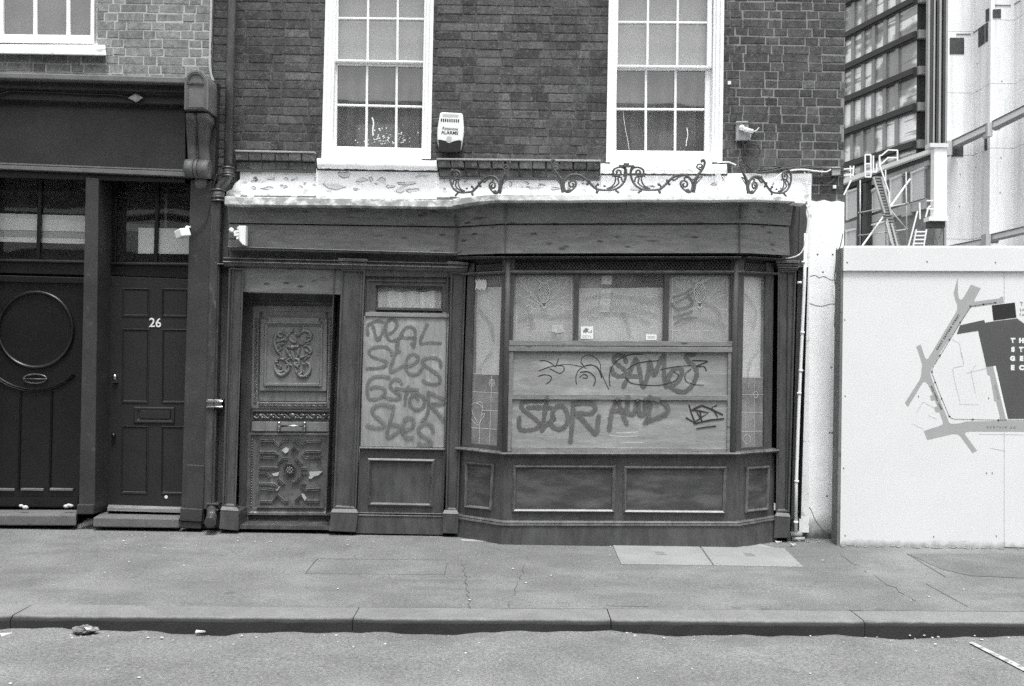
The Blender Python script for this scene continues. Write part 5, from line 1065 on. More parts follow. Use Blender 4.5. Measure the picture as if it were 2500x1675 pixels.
fB = fan(YD2, [(285, 442), (472, 446), (470, 642), (283, 639)], (384, 379), (672, 680), 'fanlight over door 26 with a pale painted reflection')
m = MB(); pl = flat(YD2); m.quad(pl, [(338, 556), (480, 559), (480, 621), (337, 619)], -.04, -.044); m.build('card', M['sheet'], fB)  # no real card: white sheet painted as the street's reflection in the fanlight
m = MB(); m.quad(pl, [(308, 545), (385, 549), (385, 566), (308, 564)], -.05, -.054); m.quad(pl, [(403, 450), (409, 450), (407, 558), (401, 558)], -.05, -.06); m.build('reflected_strip', M['stucco_grey'], fB)  # grey bars, part of the same painted reflection
m = MB(); pl = flat(YD1); m.quad(pl, [(-66, 519), (212, 527), (211, 566), (-66, 559)], -.05, -.055); m.quad(pl, [(-66, 574), (212, 581), (211, 596), (-66, 588)], -.06, -.065); m.build('card', M['sheet'], fA)  # no real card: white bands painted as the reflection of the fascia opposite
m = MB(); m.quad(pl, [(-66, 559), (212, 566), (211, 582), (-66, 575)], -.056, -.06); m.build('reflected_strip', M['sheet_grey'], fA)  # grey band between them, painted as part of that reflection
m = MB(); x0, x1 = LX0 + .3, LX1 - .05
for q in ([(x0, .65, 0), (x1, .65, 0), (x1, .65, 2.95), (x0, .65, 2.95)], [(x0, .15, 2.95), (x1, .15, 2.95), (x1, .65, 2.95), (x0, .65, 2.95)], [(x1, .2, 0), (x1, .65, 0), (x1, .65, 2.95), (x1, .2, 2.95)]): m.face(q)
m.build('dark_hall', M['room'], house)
# round-panelled door
pl = flat(YD1); m = MB(); m.quad(pl, [(-70, 672), (212, 680), (192, 1240), (-84, 1236)], 0, -.06); m.quad(pl, [(-70, 670), (212, 678), (211, 692), (-70, 686)], .03, -.02)
dA = m.build('door', M['black'], house, bevel=.004); dA['label'] = 'black door with a large round panel and letter plate'
m = MB(); cx, cy, rx, ry = 86, 805, 93, 94
C = lambda k, q: (cx + rx * q * math.cos(k), cy + ry * q * math.sin(k))
n = 56; rg = [m.add([pl.pt(*C(2 * math.pi * i / n, q), o) for i in range(n)]) for q, o in ((1.03, .0), (1.01, .02), (.97, .026), (.93, .004), (.91, -.012), (.88, -.014))]
for a, b in zip(rg, rg[1:]):
    for i in range(n): m.idx((a[i], a[(i + 1) % n], b[(i + 1) % n], b[i]), sm=True)
m.idx(rg[-1]); m.build('round_panel', M['black'], dA)
m = MB()
m.strap(pl, smooth([(-12, 918), (20, 938), (55, 950), (86, 953), (125, 948), (158, 934), (182, 914)], 6), .03, .0, .018)
for u in (50, 126): m.strap(pl, [(u + 1.5, 955), (u - 4, 1196)], .022, 0, .014)
for u in (58, 70, 82, 94, 106): pass
for a, b in ((-30, 34), (50, 105), (121, 177)): ml = MB(); ml.quad(pl, [(a, 1192), (b, 1193), (b, 1199), (a, 1198)], .028, 0); ml.build('pale_ledge', M['stucco_grey'], dA, bevel=.004)  # ledges in a paler grey than the black door
m.quad(pl, [(-80, 1212), (190, 1214), (190, 1236), (-82, 1234)], .012, 0)
m.build('lower_moulding', M['black'], dA)
m = MB(); P = [pl.pt(86 + 28 * math.cos(k) * (1 if abs(math.cos(k)) < .9 else 1), 925 + 11 * math.sin(k), .008) for k in [i * math.pi / 12 for i in range(25)]]
m.tube(P, .009, 6); m.tube([pl.pt(62, 925, .02), pl.pt(110, 926, .02)], .007, 6); m.ball(pl.pt(59, 925, .016), .013, 6); m.ball(pl.pt(113, 926, .016), .013, 6); m.build('letter_plate', M['pipe'], dA)
# door 26
pl = flat(YD2); m = MB(); m.quad(pl, [(268, 674), (476, 682), (458, 1248), (262, 1240)], 0, -.05); dB = m.build('door', M['door26'], house, bevel=.004); dB['label'] = 'dark six-panelled door numbered 26'
def dq(u0, v0, u1, v1): f_ = lambda u, v: u - (v - 740) * .012; return [(f_(u0, v0), v0), (f_(u1, v0), v0 + 1), (f_(u1, v1), v1 + 1), (f_(u0, v1), v1)]
for a in ((299, 703, 365, 773), (395, 704, 460, 774), (300, 802, 365, 983), (397, 803, 461, 984), (301, 1039, 366, 1205), (398, 1040, 461, 1206)):
    m = MB(); m.rings(pl, dq(*a), [(0, .001), (0, .006), (.006, .008), (.011, .001), (.014, .006), (.019, .001), (.024, -.006), (.03, -.006)]); m.build('panel', M['door26'], dB)
m = MB(); m.rings(pl, dq(331, 993, 430, 1033), [(0, .0), (0, .012), (.012, .016), (.03, .012), (.036, .004)]); m.quad(pl, dq(343, 1002, 418, 1022), .016, 0); m.build('letter_plate', M['door26'], dB, bevel=.003)
m = MB(); q = pl.pt(283, 922, 0); m.ball(q + Vector((0, -.03, .004)), .024, 10, sc=(1, .8, 1.2)); m.box(q.x - .024, q.x + .024, q.y - .02, q.y, q.z - .045, q.z - .02); m.build('door_lock', M['steel'], dB)
m = MB(); m.ball(pl.pt(277, 1063, .02), .022, 8); m.tube([pl.pt(277, 1063, 0), pl.pt(277, 1063, .02)], .01, 8); m.build('door_knob', M['black'], dB)
text_mesh('door_number', '26', .112, pl, 379, 789, M['print_white'], dB, .004, ang=-R(1), bold=.0012, ext=.003)
m = MB(); m.poly(pl, [(401, 1212), (406, 1209), (410, 1212), (408, 1217), (403, 1217)], .003); m.build('paint_fleck', M['print_white'], dB)
# steps
m = MB(); m.prism([flat(-.16).pt(u, v) for u, v in ((-400, 1257), (186, 1258), (186, 1284), (-400, 1282))], [flat(.25).pt(u, v) for u, v in ((-400, 1236), (192, 1238), (192, 1262), (-400, 1260))]); m.build('step', M['step'], house, bevel=.01)
m = MB(); m.prism([flat(-.17).pt(u, v) for u, v in ((228, 1263), (437, 1267), (437, 1290), (226, 1287))], [flat(.3).pt(u, v) for u, v in ((262, 1243), (450, 1246), (450, 1270), (262, 1265))]); m.build('step', M['step'], house, bevel=.01)
m = MB(); m.prism([flat(.02).pt(u, v) for u, v in ((262, 1240), (440, 1244), (440, 1252), (262, 1247))], [flat(.2).pt(u, v) for u, v in ((266, 1230), (450, 1236), (450, 1246), (266, 1240))]); m.build('threshold', M['batten'], house)
# console bracket at the party wall
m = MB(); pl = flat(-.38)
arch = [(449, 268), (450, 203)] + [(479.5 - 29 * math.cos(k), 203 - 33 * math.sin(k)) for k in [i * math.pi / 10 for i in range(1, 10)]] + [(509, 204), (508, 269)]
fr = [pl.pt(u, v) for u, v in arch]; m.prism(fr, [p + Vector((0, .26, 0)) for p in fr])
br = m.build('console_bracket', M['stucco_grey'], house, bevel=.005)
m = MB(); arch2 = [(457, 264), (458, 206)] + [(479.5 - 22 * math.cos(k), 203 - 25 * math.sin(k)) for k in [i * math.pi / 10 for i in range(1, 10)]] + [(501, 206), (501, 264), (457, 264)]
m.strap(pl, arch2, .024, .0, .012); m.strap(pl, [(457, 204), (501, 205)], .02, 0, .012); m.build('moulding', M['stucco_grey'], br)
m = MB()
def reed(u0, u1, dx, bump):
    pr = []
    for t in [i / 14 for i in range(15)]:
        v = 276 + t * 122; y = -.27 + .17 * min(1, t * 1.5) - .03 * max(0, t - .66) * 3 - .11 * math.exp(-((t - .07) / .12) ** 2) - bump; sh = dx + 6 * t
        a, b = flat(y).pt(u0 + sh, v), flat(y).pt(u1 + sh, v); pr.append(m.add([a + Vector((0, .2, 0)), a + Vector((0, .012, 0)), a.lerp(b, .2), a.lerp(b, .8), b + Vector((0, .012, 0)), b + Vector((0, .2, 0))]))
    for p, q in zip(pr, pr[1:]):
        for k in range(5): m.idx((p[k], p[k + 1], q[k + 1], q[k]), sm=True)
    m.idx(pr[0]); m.idx(pr[-1])
reed(452, 474, 0, .0); reed(474, 479, 0, -.02); reed(479, 506, 0, .004)
m.build('scroll', M['stucco_grey'], br)
m = MB(); yc = -.2; a = flat(yc).pt(455, 411); b = flat(yc).pt(513, 414)
for s0, s1, rr_ in ((0, .36, .078), (.36, .4, .07), (.4, .52, .08), (.52, .56, .07), (.56, 1, .08)): m.tube([a.lerp(b, s0), a.lerp(b, s1)], rr_, 20)
m.build('roll', M['stucco_grey'], br)
m = MB(); m.ball(flat(-.14).pt(491, 446), .06, 12, sc=(1, .7, 1.1)); m.build('boss', M['stucco_grey'], br)
m = MB(); m.quad(flat(-.10), [(505, 190), (530, 200), (524, 440), (505, 436)], 0, -.16); m.build('party_wall_edge', M['black_flat'], house)
# little cable and pale fitting on the cornice
t = thing('cable_run', 'thin dark cable clipped along the black cornice, ending in a pale diamond clip', 'cable', flat(-.19).pt(150, 228))
m = MB(); m.tube([flat(-.2).pt(q.x, q.y) for q in smooth([(-300, 212), (-60, 238), (0, 229), (25, 222), (60, 223), (130, 225), (200, 229), (285, 232), (318, 241)], 4)], .007, 6); m.build('cable', M['cable'], t)
m = MB(); pl = flat(-.2); m.rings(pl, [(313, 240), (333, 228), (350, 239), (333, 250)], [(0, 0), (0.001, .012), (.018, .03), (.02, .03)]); m.build('clip', M['paper'], t)

# ================================================================== DRAINPIPE
t = thing('drainpipe', 'old black iron drainpipe with swan-neck bend between the two shop fronts', 'drainpipe', gpt(515, 1292))
yp = -.13
m = MB(); m.tube([flat(yp).pt(u, v) for u, v in ((570, -140), (568, 0), (562, 200), (557, 416))], .0385, 16); m.build('pipe', M['pipe'], t)
m = MB(); m.tube([flat(yp).pt(q.x, q.y) for q in smooth([(557, 410), (556, 428), (549, 444), (539, 456), (534, 470), (533, 488)], 5)], .041, 16); m.build('bend', M['pipe'], t)
def collar(u, v0, v1, r_, rims=True):
    m = MB(); pl = flat(yp); m.tube([pl.pt(u, v0), pl.pt(u - .3, v1)], r_, 18)
    for v in (v0 + 2, (v0 + v1) / 2 + 4, v1 - 2): m.tube([pl.pt(u, v - 2), pl.pt(u, v + 2)], r_ + .006, 18)
    m.build('collar', M['pipe'], t)
collar(557, 408, 432, .047); collar(533, 463, 493, .054)
m = MB(); pl = flat(-.16); m.rings(pl, [(521, 490), (546, 490), (530, 1240), (504, 1240)], [(0, -.09), (0, -.008), (.008, 0)]); m.build('pipe', M['pipe'], t)
m = MB(); m.quad(flat(-.175), [(506, 975), (541, 975), (540, 997), (505, 997)], 0, -.1); m.tube([flat(-.17).pt(503, 980), flat(-.17).pt(545, 980)], .012, 8); m.tube([flat(-.17).pt(503, 994), flat(-.17).pt(545, 994)], .012, 8); m.build('collar', M['steel'], t, bevel=.006)
m = MB(); m.quad(flat(-.18), [(503, 1228), (534, 1229), (533, 1234), (503, 1233)], 0, -.1); m.quad(flat(-.175), [(504, 1242), (533, 1243), (533, 1248), (504, 1247)], 0, -.1); m.build('collar', M['pipe'], t, bevel=.004)
m = MB(); a = flat(-.13).pt(519, 1236); b = flat(-.17).pt(517, 1262); c = flat(-.30).pt(513, 1276)
for r0, ca in ((.05, False),): m.tube(smooth([a, b, c], 6), .047, 18)
d = (c - b).normalized(); mouth = [c + d * .002, c + d * .004]
m.build('shoe', M['pipe'], t)
m = MB(); m.tube([c + d * .001, c + d * .006], .036, 18); m.build('mouth', M['pocket'], t)
m = MB(); m.quad(flat(-.06), [(512, 500), (560, 500), (545, 1290), (494, 1290)], 0, -.1); m.build('back_board', M['wood_dark'], shop)

# ================================================================== SMALL THINGS ON THE FRONTS
t = thing('alarm_box', 'white burglar alarm box with dark lens on the brick between the windows', 'alarm box', flat(-.02).pt(1099, 320))
k1 = 120 / 1568
A = lambda x, y: (1040 + x * k1, 260 + y * k1)
m = MB(); pl = flat(-.004)
o = [A(*p) for p in ((480, 175), (1150, 210), (1180, 300), (1208, 700), (1195, 900), (1165, 1090), (1150, 1180), (1100, 1400), (420, 1390), (375, 1170), (360, 1040), (355, 900), (365, 700), (440, 230))]
fr = [pl.pt(u, v, .07) for u, v in o]; m.prism(fr, [p + Vector((0, .066, 0)) for p in fr]); m.build('cover', M['plastic'], t, bevel=.012, seg=3)
m = MB(); o = [A(*p) for p in ((385, 1055), (450, 1060), (560, 1080), (640, 1100), (680, 1140), (740, 1165), (800, 1140), (860, 1110), (960, 1085), (1080, 1070), (1140, 1110), (1100, 1390), (1000, 1445), (500, 1440), (415, 1380))]; m.poly(pl, o, .078, .03); m.build('lens', M['lens'], t)
m = MB()
for i in range(9): m.quad(pl, [A(*p) for p in ((470 + i * 68, 385 + i * 3), (512 + i * 68, 387 + i * 3), (512 + i * 68, 490 + i * 3), (470 + i * 68, 486 + i * 3))], .0712, .05)
pieces(m, 'louvre_slot', M['ink'], t)
m = MB(); c = A(740, 1035); m.poly(pl, [(c[0] + 7 * math.cos(k * .4), c[1] + 7 * math.sin(k * .4)) for k in range(16)], .0716); m.quad(pl, [A(*p) for p in ((545, 235), (1040, 255), (1030, 350), (530, 330))], .071, .06); m.build('badge', M['sheet_grey'], t)
text_mesh('lettering', 'Response', .036, pl, *A(757, 705), M['ink_grey'], t, .0722, ang=-R(3.2), sx=1.0, shear=.3, bold=.0009)
text_mesh('lettering', 'ALARMS', .0405, pl, *A(757, 842), M['ink'], t, .0722, ang=-R(2.4), bold=.0007)
# floodlight and camera
t = thing('floodlight', 'small white floodlight seen side-on, fixed to the left end of the brown fascia', 'floodlight', flat(-.3).pt(580, 580))
m = MB(); pl = flat(-.38); m.quad(pl, [(582, 551), (600, 551), (599, 600), (592, 597), (584, 588)], 0, -.07); m.build('lamp_head', M['plastic'], t, bevel=.004)
m = MB()
for i, (a, b) in enumerate(((579, 568), (575, 572), (571, 578), (577, 586))): m.quad(pl, [(a, 554 + i * 8), (583, 553 + i * 8), (583, 559 + i * 8), (a, 560 + i * 8)], -.008, -.06)
pieces(m, 'cooling_fin', M['plastic'], t)
m = MB(); m.tube([flat(-.36).pt(566, 562), flat(-.27).pt(568, 566), flat(-.24).pt(570, 570)], .012, 8); m.ball(flat(-.34).pt(565, 562), .022, 10); m.ball(flat(-.34).pt(574, 568), .016, 8); m.build('bracket', M['plastic'], t)
t = thing('security_camera', 'small white boxy camera on the dark pier beside fanlight of door 26', 'security camera', flat(-.2).pt(450, 565))
m = MB(); c = flat(-.24).pt(446, 570); Rm = Matrix.Rotation(R(-18), 3, 'Y') @ Matrix.Rotation(R(-35), 3, 'Z')
pts = [Vector((sx * .045, sy * .05, sz * .036)) for sy in (-1, 1) for sx, sz in ((-1, 1), (1, 1), (1, -1), (-1, -1))]; pts = [c + Rm @ p for p in pts]; m.prism(pts[:4], pts[4:]); m.build('camera_body', M['plastic'], t, bevel=.01, seg=3)
m = MB(); m.tube([c, flat(-.2).pt(455, 557), flat(-.15).pt(464, 555)], .012, 8); m.ball(flat(-.2).pt(457, 556), .018, 8); m.build('bracket', M['plastic'], t)
m = MB(); m.tube([flat(-.165).pt(q.x, q.y) for q in smooth([(457, 566), (468, 568), (488, 556), (503, 538), (508, 516), (514, 488), (522, 450), (530, 425)], 5)], .004, 5); m.build('cable', M['cable'], t)
# junction box and cables on the right of the brick wall
t = thing('junction_box', 'grey junction box with hanging wires on the brick right of the window', 'junction box', flat(-.02).pt(1815, 320))
j4 = lambda x, y: (1700 + x / 5.85, 270 + y / 5.85)
m = MB(); m.quad(PW, [j4(*p) for p in ((575, 165), (735, 165), (780, 420), (570, 420))], .05, 0); m.quad(PW, [j4(*p) for p in ((570, 150), (740, 150), (740, 175), (570, 178))], .065, 0); m.build('enclosure', M['grey_plastic'], t, bevel=.005)
m = MB(); a, b = j4(640, 250), j4(810, 300); m.tube([PW.pt(*a, .07), PW.pt(*b, .085)], .018, 10); m.ball(PW.pt(*j4(650, 245), .07), .025, 10); m.build('terminal_cover', M['plastic'], t)
m = MB()
for pts in ([(660, 290), (640, 360), (650, 430), (690, 490), (740, 440), (770, 330)], [(830, 290), (820, 350), (780, 400), (740, 460), (700, 540), (720, 620), (780, 670), (860, 660), (905, 600), (900, 540), (850, 490), (780, 470)], [(690, 500), (690, 580), (740, 650), (800, 675)]): m.tube([PW.pt(q.x, q.y, .04) for q in smooth([j4(*p) for p in pts], 5)], .006, 6)
m.build('loose_wire', M['cable'], t)
m = MB(); m.tube([PW.pt(q.x, q.y, .045) for q in smooth([j4(*p) for p in ((660, 300), (655, 380), (690, 410), (760, 400), (780, 340))], 5)], .004, 5); m.tube([PW.pt(q.x, q.y, .06) for q in smooth([j4(*p) for p in ((810, 300), (850, 290), (895, 245))], 5)], .005, 5); m.build('pale_wire', M['cable_white'], t)
t = thing('cable_bundle', 'sagging bundle of black cables along the brick above the right fascia', 'cables', PW.pt(1900, 412, .05))
m = MB()
for i, pts in enumerate(([(670, 440), (668, 560), (668, 680), (710, 770), (790, 840), (890, 862), (1050, 840), (1200, 815), (1350, 815), (1520, 795), (1700, 800), (1920, 840), (2060, 860), (2200, 880)], [(690, 760), (740, 850), (860, 890), (1000, 890), (1150, 870), (1300, 850), (1450, 820), (1600, 800), (1780, 825), (1930, 860)], [(700, 800), (780, 870), (900, 850), (950, 800), (1060, 790), (1200, 810), (1340, 860), (1480, 870), (1560, 890)], [(720, 820), (820, 875), (960, 880), (1120, 850), (1300, 825), (1430, 835), (1600, 825), (1800, 825)], [(1040, -200), (1030, -100), (1000, 10), (930, 80), (830, 150), (735, 180)])): m.tube([PW.pt(q.x, q.y, .03 + .012 * i) for q in smooth([j4(*p) for p in pts], 6)], .0075 if i < 4 else .005, 6)
for pts in ([(1850, 900), (1800, 940), (1795, 1000), (1840, 1045), (1900, 1045), (1970, 990), (1985, 930)], [(1850, 900), (1830, 960), (1860, 1030), (1920, 1030), (1960, 980)]): m.tube([PW.pt(q.x, q.y, .03) for q in smooth([j4(*p) for p in pts], 5)], .005, 6)
pieces(m, 'cable', M['cable'], t)
m = MB(); m.tube([PW.pt(q.x, q.y, .1) for q in smooth([j4(*p) for p in ((1060, 1020), (1150, 950), (1250, 880), (1400, 850), (1550, 845), (1700, 865), (1850, 875), (1920, 845))], 5)], .007, 6); m.tube([PW.pt(q.x, q.y, .06) for q in smooth([j4(*p) for p in ((300, 742), (440, 735), (500, 750), (570, 780))], 5)], .006, 6); m.tube([PW.pt(q.x, q.y, .06) for q in smooth([j4(*p) for p in ((1540, 880), (1590, 950), (1610, 1060))], 5)], .005, 6); pieces(m, 'pale_cable', M['cable_white'], t)
m = MB(); m.quad(PW, [j4(*p) for p in ((1940, 830), (2060, 830), (2060, 920), (1940, 930))], .04, 0); m.quad(PW, [j4(*p) for p in ((1935, 805), (2065, 805), (2065, 825), (1935, 825))], .05, 0); m.build('splice_box', M['grey_plastic'], t, bevel=.004)
# white conduit down the right edge
t = thing('conduit', 'white plastic conduit down the right edge of timber front', 'conduit', gpt(1944, 1310))
m = MB(); P = [flat(-.2).pt(u, v) for u, v in ((1967, 570), (1964, 690), (1950, 1000), (1944, 1180), (1943, 1300))]; m.tube(P, .014, 10); m.build('pipe', M['plastic'], t)
m = MB()
for u, v in ((1962, 640), (1952, 690), (1959, 812), (1955, 905), (1951, 960), (1945, 1175), (1943, 1275)): m.tube([flat(-.2).pt(u, v - 2.5), flat(-.2).pt(u, v + 2.5)], .019, 10)
pieces(m, 'saddle', M['plastic'], t)
m = MB()
for pts in ([(1906, 632), (1920, 631), (1940, 627), (1955, 618), (1964, 600), (1968, 575), (1972, 540), (1969, 520), (1974, 500)], [(1969, 500), (1975, 530), (1970, 560), (1966, 590)]): m.tube([flat(-.21).pt(q.x, q.y) for q in smooth(pts, 6)], .006, 6)
m.build('cable', M['cable_white'], t)
mb = MB(); mb.quad(flat(-.06), [(1972, 490), (1984, 490), (1976, 640), (1975, 1300), (1951, 1300), (1956, 1000), (1962, 760)], 0, -.08); mb.build('corner_strip', M['peel'], shop)
# stickers on the glass
t = thing('sticker', 'white square CCTV warning sticker on the bay middle pane', 'sticker', PB.pt(1433, 812))
m = MB(); m.quad(PB, [(1418, 797), (1448, 797), (1448, 827), (1418, 827)], -.0165, -.019); m.build('card', M['print_white'], t)
m = MB(); s_ = lambda x, y: (1100 + x / 5.85, 600 + y / 5.85)
m.poly(PB, [s_(*p) for p in ((1935, 1170), (1975, 1190), (1935, 1245), (1895, 1235), (1890, 1215))], -.0155); m.poly(PB, [s_(*p) for p in ((1935, 1215), (1950, 1210), (1975, 1232), (2005, 1226), (2005, 1236), (1972, 1242))], -.0155); m.poly(PB, [s_(*p) for p in ((2004, 1205), (2016, 1205), (2016, 1250), (2004, 1250))], -.0155); m.build('camera_symbol', M['ink_grey'], t)
text_mesh('lettering', 'CCTV', .027, PB, *s_(1948, 1300), M['ink_grey'], t, -.0155, ang=-R(.5), space=1.1)
t = thing('notice_card', 'small white card low in the bay middle pane near its right mullion', 'card', PB.pt(1590, 824))
m = MB(); m.quad(PB, [(1577, 816), (1603, 816.5), (1603, 830), (1577, 830)], -.0165, -.019); m.build('card', M['print_white'], t)
m = MB()
for v in (821.5, 824.5): m.quad(PB, [(1581, v), (1599, v + .3), (1599, v + 1.3), (1581, v + 1)], -.0158, -.016)
pieces(m, 'printed_line', M['ink_grey'], t)
for u, v, lab in ((1781, 202, 'small white tag on the brick right of the bay-side window, the higher tag'), (2038, 456, 'small white tag on the brick below the cable splice box')):
    m = MB(); m.quad(PW, [(u - 4, v - 4), (u + 4, v - 4), (u + 4, v + 4), (u - 4, v + 4)], .02, .0); o = m.build('wall_tag', M['plastic'], bevel=.002, seg=1); tag(o, lab, 'tag')
# wrought iron scrolls along the gutter ------------------------------------------------------------------------
def scroll_bracket(name):
    root = thing(name, 'rusty wrought iron scroll on the gutter', 'ironwork', (0, 0, 0), 'wrought iron scrolls standing on the gutter')
    q = 1 / 5.85 / 292
    T = lambda p: Vector(((p[0] - 1100) * q, 0, (606 - p[1]) * q))
    def st(m, pts, r_, tp=None): m.tube(smooth([T(p) for p in pts], 5), r_ * q * 1.0, 7, taper=tp)
    m = MB()
    st(m, [(625, 205), (590, 240), (583, 320), (610, 420), (660, 490), (720, 530), (800, 552), (900, 552), (985, 545)], 17)
    st(m, [(588, 270), (620, 225), (690, 213), (755, 245), (768, 300), (738, 342), (690, 342), (660, 310), (668, 268), (698, 258), (722, 285), (706, 306)], 15)
    st(m, [(640, 430), (645, 390), (662, 362), (700, 372), (692, 420), (690, 450), (730, 490), (800, 525), (860, 535)], 12); st(m, [(790, 352), (760, 342), (735, 372), (745, 440), (790, 500), (860, 530)], 12)
    st(m, [(690, 600), (712, 575), (740, 558)], 17); st(m, [(985, 550), (1005, 604)], 20); st(m, [(880, 505), (890, 492), (905, 500)], 14); m.ball(T((625, 205)), 20 * q, 8)
    m.build('base_scroll', M['iron'], root)
    m = MB()
    st(m, [(985, 550), (1040, 510), (1110, 440), (1180, 370), (1260, 330), (1340, 325), (1400, 350), (1450, 410), (1472, 470), (1462, 540), (1425, 582), (1380, 572)], 20)
    st(m, [(1380, 575), (1340, 540), (1300, 490), (1298, 440), (1340, 413), (1388, 440), (1388, 488), (1350, 503), (1328, 470), (1350, 450)], 15); st(m, [(1360, 400), (1352, 370), (1385, 362), (1430, 385)], 14); st(m, [(1180, 380), (1200, 410), (1270, 360), (1340, 335)], 14); st(m, [(1185, 340), (1196, 320), (1230, 325)], 10)
    m.ball(T((1395, 560)), 32 * q, 8); m.ball(T((1108, 415)), 24 * q, 8); m.ball(T((1135, 465)), 22 * q, 8); m.ball(T((985, 470)), 22 * q, 8); st(m, [(985, 470), (1010, 490), (1010, 520)], 14); m.build('stem_scroll', M['iron'], root)
    m = MB()
    st(m, [(1480, 590), (1500, 480), (1503, 400), (1540, 340), (1590, 270), (1625, 210), (1642, 150), (1625, 105), (1598, 118), (1605, 142)], 20, lambda t: 1.15 - .3 * t)
    st(m, [(1600, 250), (1560, 242), (1528, 210), (1545, 175), (1590, 170), (1606, 200), (1580, 216), (1560, 205)], 13); st(m, [(1505, 430), (1545, 375), (1615, 345)], 15, lambda t: 1.2 - .7 * t); st(m, [(1505, 470), (1545, 425), (1610, 360)], 12, lambda t: 1.2 - .7 * t); st(m, [(1500, 380), (1470, 400), (1450, 380)], 11); m.build('finial', M['iron'], root)
    return root
proto = scroll_bracket('iron_scroll')
def zgut(x, y, v): return zat(x, y, v)
def place(o, ua, ya, ub, yb, va, vb, mirror, lab):
    """foot of the scroll between two photo points on the gutter: local x = -.27 (curl end) to +.27 (finial end)"""
    a = flat(ya).pt(ua, va); b = flat(yb).pt(ub, vb)
    if mirror: a, b = b, a
    d = b - a; L = d.length; ex = d.normalized(); ez = Vector((0, 0, 1)); ey = ez.cross(ex).normalized(); ez = ex.cross(ey)
    s = L / ((1650 - 583) / 5.85 / 292); c = a + ex * ((1100 - 583) / 5.85 / 292) * s
    Mx = Matrix((ex * s, (ey if not mirror else ey) * .95, ez * .95)).transposed().to_4x4(); Mx.translation = c; o.matrix_world = Mx; o['label'] = lab
place(proto, 1540, -.53, 1722, -.53, 473, 473, False, 'rusty iron scroll right of the clamp, its curled finial in front of the window sill')
places = [(1345, -.53, 1529, -.53, 473, 473, True, 'rusty iron scroll left of the clamp, its finial rising against the brick course'),
          (1097, -.34, 1244, -.56, 480, 475, False, 'rusty iron scroll over the left canted side of the bay, farthest from the cables'),
          (1806, -.56, 1932, -.36, 475, 482, True, 'rusty iron scroll over the right canted side of the bay, below the cables')]
for pc in places:
    c = copy_tree(proto); place(c, *pc)
m = MB(); pl = flat(-.53); m.quad(pl, [(1523, 398), (1536, 398), (1536, 407), (1523, 407)], .02, -.02); m.quad(pl, [(1511, 402), (1549, 403), (1549, 408), (1511, 408)], .01, -.01); m.quad(pl, [(1525, 406), (1530, 406), (1526, 432), (1521, 432)], .005, -.005)
tag(m.build('iron_clamp', M['iron']), 'small iron clamp joining the tops of the two middle scrolls', 'clamp')
# debris and a weed on the gutter
t = tag(MB().build('x', M['iron']), None) if False else None
m = MB(); rr = random.Random(4)
for i in range(150):
    u = rr.choice([rr.gauss(1395, 25), rr.gauss(1870, 22), rr.gauss(1510, 20), rr.gauss(1700, 20)]); y = -.5 + rr.uniform(-.05, .05) if u < 1800 else -.42 + rr.uniform(-.05, .05); b = flat(y).pt(u, 474 if u < 1815 else 476); b.z = zr - .02 + rr.uniform(0, .02)
    tip = b + Vector((rr.uniform(-.03, .03), rr.uniform(-.02, .02), rr.uniform(.0, .045))); m.tube([b, (b + tip) / 2 + Vector((rr.uniform(-.01, .01), 0, .012)), tip], .0028, 4)
    if i % 2: m.face([tip + Vector((rr.uniform(-.012, .012), rr.uniform(-.01, .01), rr.uniform(-.01, .01))) for _ in range(3)])
tag(m.build('dry_debris', M['batten']), 'dry twigs and leaf litter lying along the gutter', 'debris', kind='stuff')

# ================================================================== HOARDING WITH THE SITE MAP
YH = -.30; PH = flat(YH)
t = thing('hoarding', 'white site hoarding printed with a grey street map, right of the rendered wall', 'hoarding', PH.pt(2300, 1334))
EXT = 3300
def hv(v, u): return v + (u - 2060) * .0 + 0
m = MB()
for a, b in ((2060, 2451), (2452, 2840), (2841, EXT)):
    l = 0 if a > 2060 else 1
    m.quad(PH, [(a, 600), (b, 600), (b - (0 if not l else 0), 1337 + (b - 2060) * .012), (a - 9 * l, 1331 + (a - 2060) * .012)], 0, -.02)
pieces(m, 'panel', M['hoard'], t)
m = MB(); m.quad(PH, [(2060, 604), (EXT, 606), (EXT, 665), (2059, 661)], .022, -.02); m.build('capping_board', M['hoard'], t, bevel=.002)
m = MB(); m.quad(flat(YH + .002), [(2054, 605), (2061, 605), (2052, 1334), (2043, 1332)], 0, -.15); m.build('end_post', M['hoard_side'], t, bevel=.004)
m = MB()
for u, v in ((2068, 641), (2263, 639), (2430, 641), (2062, 781), (2063, 967), (2059, 1143), (2063, 1307), (2279, 1310), (2432, 1308), (2408, 1155), (2422, 1155), (2242, 968), (2413, 972)): m.tube([PH.pt(u, v, -.002), PH.pt(u, v, .024 if v < 662 else .0015)], .007, 8)
pieces(m, 'screw', M['ink_grey'], t)
k6 = 320 / 2341; k7 = 320 / 1930
h6 = lambda x, y: (2180 + x * k6, 660 + y * k6); h7 = lambda x, y: (2180 + x * k7, 860 + y * k7)
